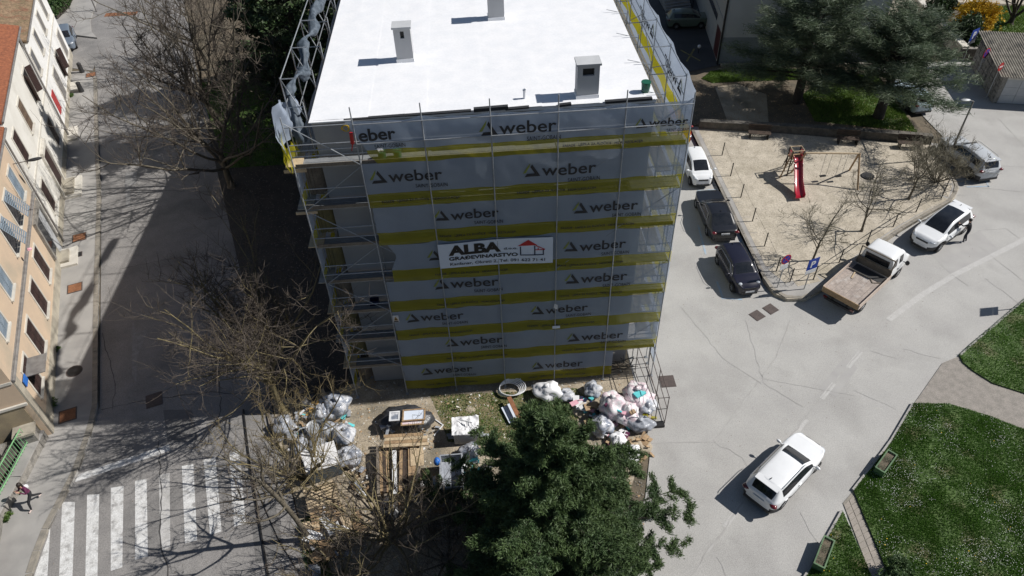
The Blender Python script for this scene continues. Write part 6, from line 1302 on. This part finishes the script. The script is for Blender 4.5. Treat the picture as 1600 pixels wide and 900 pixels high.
def body_joints(lean, legs, arms, s=1.0):
    J = {'pelvis': ((0, 0, .93), .125, .145), 'waist': ((lean * .25, 0, 1.08), .105, .125), 'chest': ((lean * .7, 0, 1.27), .115, .155), 'neck': ((lean, 0, 1.44), .05), 'jaw': ((lean + .035, 0, 1.51), .062, .06), 'crown': ((lean + .035, 0, 1.60), .088, .08)}
    E = [('pelvis', 'waist'), ('waist', 'chest'), ('chest', 'neck'), ('neck', 'jaw'), ('jaw', 'crown')]
    for sd, nm in ((1, 'l'), (-1, 'r')):
        kx, kz, ax, az = legs[nm]; J[nm + 'hip'] = ((0, sd * .095, .86), .092); J[nm + 'knee'] = ((kx, sd * .10, kz), .062); J[nm + 'ankle'] = ((ax, sd * .10, az + .08), .040); J[nm + 'toe'] = ((ax + .17, sd * .115, az + .03), .036)
        E += [('pelvis', nm + 'hip'), (nm + 'hip', nm + 'knee'), (nm + 'knee', nm + 'ankle'), (nm + 'ankle', nm + 'toe')]
        J[nm + 'shoulder'] = ((lean * .85, sd * .185, 1.375), .055); el, wr_ = arms[nm]; J[nm + 'elbow'] = (el, .041); J[nm + 'wrist'] = (wr_, .028); E += [('chest', nm + 'shoulder'), (nm + 'shoulder', nm + 'elbow'), (nm + 'elbow', nm + 'wrist')]
        v = Vector(wr_) - Vector(el); fingers(J, E, nm + 'wrist', sd, (Vector(wr_) + v)[:])
    return J, E
def palette(E, top, legs, shoes, sleeve):
    c = {'*': 'skin'}
    for a, b in E:
        if a in ('waist',) or (a, b) in (('pelvis', 'waist'), ('chest', 'lshoulder'), ('chest', 'rshoulder'), ('chest', 'neck')) or a.endswith('shoulder') or (sleeve and a.endswith('elbow')): c[(a, b)] = top
        elif b.endswith('hip') or a.endswith('hip') or a.endswith('knee'): c[(a, b)] = legs
        elif b.endswith('toe'): c[(a, b)] = shoes
    return c
J, E = body_joints(.07, {'l': (.30, .50, .38, .0), 'r': (-.04, .50, -.38, .09)}, {'l': ((.16, .24, 1.12), (.30, .10, 1.34)), 'r': ((.16, -.24, 1.12), (.30, -.10, 1.36))})
def ex(t):
    b = MB(); b.ell((-.12, -.20, 1.02), .11, .07, .16, 12, 8, crumple=.15); b.build_local('white_bag', M['white_sheet'], t, True); b = MB(); b.path([(-.12, -.2, 1.15), (-.02, -.19, 1.42), (.02, -.1, 1.44)], .012, 5); b.build_local('bag_strap', M['white_sheet'], t); MB().box(.42, 0, 1.43, .02, .075, .15, 0).build_local('phone', M['black'], t)
person('woman in a plum top and black trousers on the left pavement, hands raised', (-21.1, 18.9, .12), rad(-118), J, E, palette(E, 'plum', 'cloth_black', 'shoe_pale', True), True, ex)
J, E = body_joints(.16, {'l': (.06, .48, .0, 0), 'r': (.03, .48, -.10, 0)}, {'l': ((.36, .26, 1.22), (.58, .24, 1.28)), 'r': ((.08, -.26, 1.08), (.20, -.24, .88))})
person('man all in black with pale shoes leaning against the white crossover', (29.2, 32.35, 0), rad(135), J, E, palette(E, 'cloth_black', 'cloth_navy', 'white_plastic', True), False, lambda t: None)
# ================================================================ BUILDING SITE CLUTTER
def bag(px, py, r, h, m, label, seed=0, acc=None, z=0.0, grp=None, squash=1.0):
    q = G(px, py, z); t = thing('rubble_bag', label, 'bag', (q.x, q.y, z), 0, grp); rr = random.Random(int(px * 7 + py)); b = MB(); r *= 1.12; h *= 1.1
    b.ell((q.x, q.y, z + h * .48), r, r * squash, h * .52, 26, 18, rot=rr.uniform(0, 3), crumple=.42, fq=1.6); b.ell((q.x + rr.uniform(-.1, .1), q.y, z + h * .98), r * .22, r * .2, h * .13, 10, 6, crumple=.5, fq=4); b.build('sack', M[m], t, True)
    for j, (am, ax, ay, az, sx, sy, sz) in enumerate(acc or []):
        MB().box(q.x + ax, q.y + ay, z + az, sx, sy, sz, rr.uniform(-.6, .6)).build('scrap', M[am], t)
    return t
LG = 'sacks heaped beside the left tree'; RG = 'sacks heaped at the right corner of the scaffold'
bag(529, 645, .62, 1.0, 'bag_clear', 'large clear sack with turquoise scraps, rearmost of the left heap', acc=[('turquoise', -.3, -.2, .78, .3, .2, .08), ('white_sheet', .1, -.3, .85, .3, .25, .05)], grp=LG)
bag(516, 680, .42, .7, 'bag_grey', 'small grey sack in the middle of the left heap', grp=LG); bag(540, 686, .48, .75, 'bag_clear', 'white knotted sack with a dark hole at the right of the left heap', acc=[('black', -.1, -.25, .62, .16, .1, .06)], grp=LG)
bag(547, 722, .5, .85, 'bag_clear', 'clear shiny sack standing alone right of the white lidded box', grp=LG); bag(447, 672, .45, .7, 'bag_grey', 'grey blue sack under the left tree', grp=LG); bag(480, 630, .5, .7, 'bag_black', 'dark sack in shade behind the amber rubble', grp=LG)
bag(500, 700, .42, .5, 'bag_grey', 'torn grey sack lying behind the white lidded box', grp=LG, squash=.7)
bag(955, 645, .62, 1.15, 'bag_pink', 'big translucent sack with a turquoise slab, left of the right heap', acc=[('turquoise', .02, -.48, .85, .75, .08, .22), ('plum', -.35, -.3, 1.0, .2, .1, .3)], grp=RG); bag(995, 628, .66, 1.0, 'bag_pink', 'pinkish sack with turquoise top, rearmost of the right heap', acc=[('turquoise', .0, -.25, .98, .55, .35, .1), ('plum', -.5, -.1, .8, .2, .2, .2)], grp=RG)
bag(978, 655, .55, .9, 'bag_pink', 'pink sack with a cardboard piece in the middle of the right heap', acc=[('pink', -.25, -.2, .85, .3, .25, .08), ('cardboard', .2, -.25, .88, .28, .2, .1)], grp=RG); bag(1000, 668, .6, .6, 'bag_grey', 'grey sack slumped at the front of the right heap', grp=RG, squash=.7)
bag(1010, 640, .4, .6, 'bag_clear', 'clear sack at the fence side of the right heap', grp=RG); bag(940, 672, .5, .7, 'bag_clear', 'white sack half under the conifer branches, left of the right heap', grp=RG); bag(855, 618, .62, .7, 'white_sheet', 'plump white sack alone under the lowest netting, left of the right heap', grp=RG, squash=.8)
bag(885, 622, .35, .5, 'bag_clear', 'small white sack beside the plump one', grp=RG); bag(985, 715, .5, .5, 'white_sheet', 'white sack by the conifer edge near the road', grp=RG, squash=.8); bag(965, 690, .35, .4, 'white_sheet', 'small white sack in front of the grey slumped one', grp=RG)
bag(735, 712, .45, .55, 'bag_clear', 'crumpled white sack left of the conifer below the sheeted table', acc=[('turquoise', .1, -.35, .3, .5, .3, .06)]); bag(783, 895, .75, .6, 'bag_grey', 'grey tarpaulin heap at the bottom edge below the conifer', squash=.7); bag(612, 800, .55, .5, 'bag_black', 'dark sack in front of the lumber stacks', squash=.7)
def heap(label, px, py, r, n, mats, seed, name='rubble_heap', s=(.15, .5), mound=True):
    q = G(px, py); t = thing(name, label, 'rubble', tuple(q)); rr = random.Random(seed); b = MB(); b.ell((q.x, q.y, -.02), r * (1 if mound else .3), r * .8 * (1 if mound else .3), .3 if mound else .05, 16, 8, crumple=.3); b.build('mound', M['yard'], t)
    for i in range(n):
        a, d = rr.uniform(0, 6.28), r * math.sqrt(rr.random()); z = .32 * (1 - d / r) * mound + rr.uniform(.05, .16); L_ = rr.uniform(*s); x, y = q.x + d * math.cos(a), q.y + d * math.sin(a); o = Vector((rr.uniform(-1, 1), rr.uniform(-1, 1), rr.uniform(-.3, .3))).normalized() * L_; p = o.cross(Vector((0, 0, 1))).normalized() * L_ * rr.uniform(.2, .7)
        MB().basis((x, y, z), o, p, (0, 0, .03 + .05 * rr.random())).build('piece', M[rr.choice(mats)], t)
heap('heap of amber foam pieces at the rear of the left bags', 499, 640, .7, 26, ['amber', 'wood_light', 'amber', 'white_sheet'], 1); heap('grey board scraps under the left tree beside the bags', 462, 690, .8, 18, ['container_grey', 'bag_grey', 'steel', 'wood_dark'], 2)
heap('mixed white and turquoise scraps between conifer and right bags', 917, 640, .8, 30, ['white_sheet', 'turquoise', 'pink', 'white_sheet', 'print_navy', 'cardboard'], 3); heap('wood scraps by the conifer edge above the white sack', 1000, 700, .6, 20, ['wood', 'wood_light', 'wood'], 4)
heap('yellow net scrap heap at the foot of the site fence', 1008, 655, .35, 10, ['net_yellow', 'net_yellow', 'white_sheet'], 5); heap('broken boards lying below the pallet stack', 520, 838, .8, 24, ['wood', 'wood_light', 'wood_grey', 'white_plastic'], 6, s=(.3, .9)); heap('board scraps in the shade left of the conifer foot', 765, 820, .8, 16, ['container_grey', 'wood_grey', 'wood'], 7, s=(.3, .8))
heap('white plaster crumbs on the rough grass under the netting', 735, 640, .9, 9, ['white_sheet', 'trim'], 8, s=(.05, .16), mound=False)
heap('tall mixed rubble mound between the left sacks', 488, 655, 1.0, 70, ['bag_grey', 'white_sheet', 'cardboard', 'amber', 'container_grey', 'turquoise', 'wood', 'bag_clear'], 31, s=(.1, .38)); bag(505, 655, .45, .8, 'bag_clear', 'upright milky sack just left of the large turquoise one', acc=[('turquoise', .1, -.3, .5, .2, .1, .1)], grp=LG)
bag(472, 700, .45, .55, 'bag_grey', 'flat grey sack left of the torn one', grp=LG, squash=.6); bag(925, 615, .4, .6, 'bag_clear', 'clear sack tucked under the lowest yellow band', grp=RG)
heap('grey plastic and foam litter between the left sacks', 515, 665, 1.3, 46, ['bag_grey', 'white_sheet', 'bag_clear', 'container_grey', 'turquoise', 'cardboard'], 21, s=(.12, .4), mound=False); heap('paper and foil litter behind the white lidded box', 480, 690, 1.0, 34, ['white_sheet', 'bag_grey', 'steel', 'amber', 'bag_clear'], 22, s=(.1, .4), mound=False)
heap('offcuts littering the ground right of the lumber stacks', 680, 770, .9, 30, ['wood', 'wood_grey', 'white_sheet', 'container_grey'], 23, s=(.12, .5), mound=False); heap('litter of boards and foil left of the lumber stacks', 570, 750, .7, 24, ['wood', 'wood_light', 'bag_grey', 'white_sheet'], 24, s=(.1, .4), mound=False)
heap('dark scrap boards and strips in front of the tilted pallet', 505, 862, .8, 24, ['wood_grey', 'wood', 'container_grey', 'white_plastic', 'steel'], 25, s=(.2, .8), mound=False); heap('turquoise and white scraps left of the conifer beside the grey tub', 745, 740, .6, 26, ['turquoise', 'white_sheet', 'bag_grey', 'white_sheet'], 26, s=(.1, .4), mound=False)
heap('pink and white scraps spilling from the right sacks', 960, 668, .9, 40, ['pink', 'white_sheet', 'turquoise', 'bag_pink', 'cardboard', 'plum'], 27, s=(.1, .4), mound=False); heap('crumbs and chips under the window heap', 655, 680, 1.0, 30, ['white_sheet', 'wood', 'trim', 'container_grey'], 28, s=(.06, .25), mound=False)
t = thing('cable', 'long black cable laid beside the trees to stand for an overhead line', 'cable', tuple(G(390, 700))); b = MB(); P_ = [G(x, y, .03) for x, y in ((380, 640), (386, 690), (392, 740), (401, 790), (409, 840), (419, 900), (428, 950))]; b.path(P_, .05, 7); b.build('sheath', M['black'], t)  # overhead line's dark streak, added as a cable laid on the ground
t = thing('cable', 'thin black cable laid beside the long black one, also for an overhead line', 'cable', tuple(G(430, 830))); b = MB(); P_ = [G(x, y, .02) for x, y in ((392, 740), (412, 790), (436, 845), (470, 900))]; b.path(P_, .02, 6); b.build('sheath', M['black'], t)
# round drum lid among the bags
q = G(493, 672, .5); t = thing('drum', 'open round white drum among the left bags', 'drum', (q.x, q.y, 0)); MB().tube((q.x, q.y, 0), (q.x, q.y, .8), .36, .40, n=22, cap=False).build('shell', M['white_plastic'], t); MB().tube((q.x, q.y, .0), (q.x, q.y, .62), .34, .38, n=22).build('content', M['container_grey'], t)
def boxy(label, cat, px, py, sx, sy, h, rz, m, lid, z=0, name='storage_box', sheet=None):
    q = G(px, py, h * .6); t = thing(name, label, cat, (q.x, q.y, z), rz)
    for a in (1, -1): MB().basis((-sx / 2, a * (sy / 2 - .03) - .03, .06), (sx, 0, 0), (0, .06, 0), (0, 0, h - .06)).build_local('side', M[m], t); MB().basis((a * (sx / 2 - .03) - .03, -sy / 2 + .06, .06), (.06, 0, 0), (0, sy - .12, 0), (0, 0, h - .06)).build_local('end', M[m], t)
    for a in (-1, 0, 1): MB().basis((a * (sx / 2 - .1) - .05, -sy / 2, 0), (.1, 0, 0), (0, sy, 0), (0, 0, .06)).build_local('runner', M['wood_dark'], t)
    if lid: b = MB(); b.grid(lambda u, v: ((u - .5) * (sx + .06), (v - .5) * (sy + .06), h + .03 + .012 * mnoise.noise(Vector((u * 3, v * 3, sx)))), 14, 14); b.basis((-(sx + .05) / 2, -(sy + .05) / 2, h - .06), (sx + .05, 0, 0), (0, sy + .05, 0), (0, 0, .07)); b.build_local('lid', M[lid], t, True)
    else: MB().basis((-sx / 2 + .06, -sy / 2 + .06, .1), (sx - .12, 0, 0), (0, sy - .12, 0), (0, 0, h * .35)).build_local('content', M['bag_grey'], t)
    return t
boxy('dark blue storage box with a white lid beside the pallet stack', 'box', 503, 722, 1.5, 1.25, .95, .33, 'container_blue', 'white_sheet')
t = boxy('small table box covered by a crumpled white sheet on the rough grass', 'box', 728, 672, 1.15, .95, .8, .0, 'garage', 'white_sheet'); b = MB(); b.grid(lambda u, v: ((u - .5) * 1.3, (v - .5) * 1.05, .86 + .16 * max(0, mnoise.noise(Vector((u * 5, v * 4, 2)))) + .05 * mnoise.noise(Vector((u * 14, v * 12, 3)))), 30, 24); b.build_local('sheet', M['white_sheet'], t, True)
b = MB(); b.tube((-.3, .3, .95), (.35, -.1, 1.15), .03, n=6); b.tube((.1, .3, .95), (.5, -.4, 1.0), .02, n=6); b.build_local('loose_tube', M['white_plastic'], t)
boxy('open grey metal tub standing left of the conifer', 'tub', 706, 742, 1.05, 1.75, .9, .0, 'container_grey', None, name='metal_tub'); 
q = G(683, 722, .8); t = thing('ball', 'bright blue ball on the rim of the grey tub', 'ball', (q.x, q.y, .7)); b = MB(); b.ell((q.x, q.y, .85), .16, .2, .2, 14, 10); b.build('shell', M['blue'], t, True)
def pallet(x, y, z, rz, label, grp, tilt=0.0, m='wood'):
    t = thing('pallet', label, 'pallet', (x, y, z), rz, grp); t.rotation_euler = (tilt, 0, rz); t.scale = (1.15, 1.2, 1)
    for k in range(7): MB().basis((-.6, -.4 + k * .1167, .122), (1.2, 0, 0), (0, .08, 0), (0, 0, .022)).build_local('top_board', M[m], t)
    for k in range(3):
        MB().basis((-.6, -.4 + k * .35, 0), (1.2, 0, 0), (0, .1, 0), (0, 0, .022)).build_local('bottom_board', M[m], t)
        for j in range(3): MB().basis((-.6 + j * .53, -.4 + k * .35, .022), (.14, 0, 0), (0, .1, 0), (0, 0, .1)).build_local('block', M['wood_grey'], t)
    return t
PGp = 'wooden pallets by the bare bush'; q = G(505, 785, .2)
for k in range(5): pallet(q.x + .04 * (k % 2), q.y + .03 * k, .15 * k, .28 + .05 * math.sin(k * 2), ['lowest pallet of the stack beside the white lidded box', 'second pallet from the ground in the stack', 'middle pallet of the stack of five', 'second pallet from the top of the stack', 'topmost wooden pallet of the stack beside the white lidded box'][k], PGp, .0 if k < 4 else .16, 'wood_light')
q = G(515, 812); pallet(q.x, q.y - .1, .25, .25, 'wooden pallet leaning tilted against the front of the stack', PGp, .5); q = G(545, 825); pallet(q.x, q.y, 0, .5, 'broken looking pallet lying flat below the tilted one', PGp)
# lumber stacks
def planks(label, px0, py0, px1, py1, n, wd, th, z, mts, seed, name='lumber_stack', layers=1):
    a, b = G(px0, py0, z), G(px1, py1, z); t = thing(name, label, 'lumber', (a.x, a.y, z)); rr = random.Random(seed); d = (b - a); d.z = 0; L_ = d.length; d.normalize(); s = Vector((-d.y, d.x, 0))
    for l in range(layers):
        for k in range(n): o = a + s * (k - n / 2) * (wd + .015) + d * rr.uniform(-.1, .12) + Vector((0, 0, l * (th + .004))); MB().basis(o, d * L_ * rr.uniform(.88, 1.03), s * wd, (0, 0, th)).build('plank', M[rr.choice(mts)], t)
    return t
planks('long pale boards across the head of the lumber stacks', 602, 690, 672, 686, 4, .17, .06, .75, ['wood_light', 'wood'], 1); planks('dark weathered beams in the left lumber stack', 600, 775, 598, 702, 4, .13, .12, .3, ['wood_grey', 'wood', 'wood_dark'], 2, layers=2); planks('single white beam between the lumber stacks', 617, 772, 616, 702, 1, .2, .12, .55, ['white_plastic'], 3)
planks('brown beams in the middle lumber stack', 632, 770, 633, 700, 3, .14, .12, .3, ['wood_grey', 'wood_dark', 'wood'], 4, layers=2); planks('pale plywood boards on the right lumber stack', 652, 730, 651, 702, 2, .3, .03, .62, ['wood_light', 'wood_light'], 5); planks('long reddish boards in the right lumber stack', 648, 772, 647, 700, 3, .16, .1, .3, ['wood', 'wood_grey'], 6, layers=3)
planks('short offcut boards at the foot of the lumber stacks', 600, 785, 640, 783, 5, .14, .05, .1, ['wood_light', 'wood'], 7); planks('reddish plank leaning over a pale blue board by the conifer top', 796, 622, 812, 655, 1, .22, .05, .4, ['rust'], 8); planks('pale blue board under the reddish plank', 792, 634, 806, 660, 2, .3, .03, .1, ['banner', 'banner'], 9)
planks('thin pale bars lying bent on the rough grass', 672, 650, 692, 664, 1, .05, .04, .0, ['white_plastic'], 10); planks('thin pale bar lying toward the lumber from the bend', 693, 664, 678, 682, 1, .05, .04, .0, ['white_plastic'], 11); planks('grey blue sheet edge beside the sheeted table', 700, 682, 765, 677, 2, .15, .03, .1, ['banner', 'container_grey'], 12)
planks('white narrow bar lying in the grass under the right conifer branches', 966, 768, 978, 760, 1, .05, .04, .1, ['white_plastic'], 13); planks('long thin rails lying along the street edge beside the trees', 430, 700, 412, 612, 2, .06, .05, .05, ['wood_grey', 'steel'], 14); planks('pale rails lying at the bottom edge below the broken boards', 505, 835, 530, 870, 3, .08, .05, .1, ['white_plastic', 'steel', 'wood'], 15)
# pile with old windows
q = G(640, 665); t = thing('rubble_heap', 'heap of debris under a dark tarpaulin with old window frames on top', 'rubble', tuple(q)); b = MB(); b.ell((q.x - .2, q.y + .2, .1), 1.35, .8, .75, 26, 14, crumple=.35); b.build('mound', M['bag_black'], t, True)
for k, (dx, dy, rz) in enumerate([(.25, -.25, .04), (.32, -.05, .0), (-.6, -.1, .3)]):
    sx, sy = (1.1, .62) if k < 2 else (.5, .5); z = .80 + .08 * k; f = MB()
    for s in (1, -1): f.box(q.x + dx, q.y + dy + s * sy / 2, z, sx, .07, .06); f.box(q.x + dx + s * (sx / 2 - .035), q.y + dy, z, .07, sy - .08, .058)
    fo = f.build('window_frame', M['wood' if k < 2 else 'white_plastic'], t); MB().box(q.x + dx, q.y + dy, z, sx - .14, sy - .08, .012).build('pane', M['bag_pink' if k == 0 else 'banner' if k == 1 else 'bag_clear'], fo)
heap('grey rags and foil at the left of the window heap', 612, 668, .55, 22, ['bag_grey', 'bag_clear', 'white_sheet', 'container_grey'], 9)
# coil of pipe
q = G(795, 612); t = thing('pipe_coil', 'coil of pale grey plastic pipe under the lowest netting', 'pipe', tuple(q)); b = MB()
for k in range(5): b.path([(q.x + (.55 + .03 * k) * math.cos(a) * 1.0 + .05 * k, q.y + (.35 + .03 * k) * math.sin(a), .06 + .05 * k + .22 * max(0, math.sin(a))) for a in np.linspace(0, 6.28, 25)], .025, 6)
b.path([(q.x + .3, q.y + .5, .3), (q.x + .62, q.y + .45, .5), (q.x + .7, q.y + .1, .15)], .025, 6); b.build('pipe', M['white_plastic'], t)
b = MB(); rr = random.Random(4); t = thing('conduit_tangle', 'tangle of dark cables and frames behind the right heap of bags', 'cable', (5.9, 24.2, 0))
for k in range(9): b.path([(5.0 + rr.uniform(0, 2.4), 23.9 + rr.uniform(0, .7), rr.uniform(.1, .9)) for _ in range(5)], .014, 5)
b.build('cable', M['black'], t)
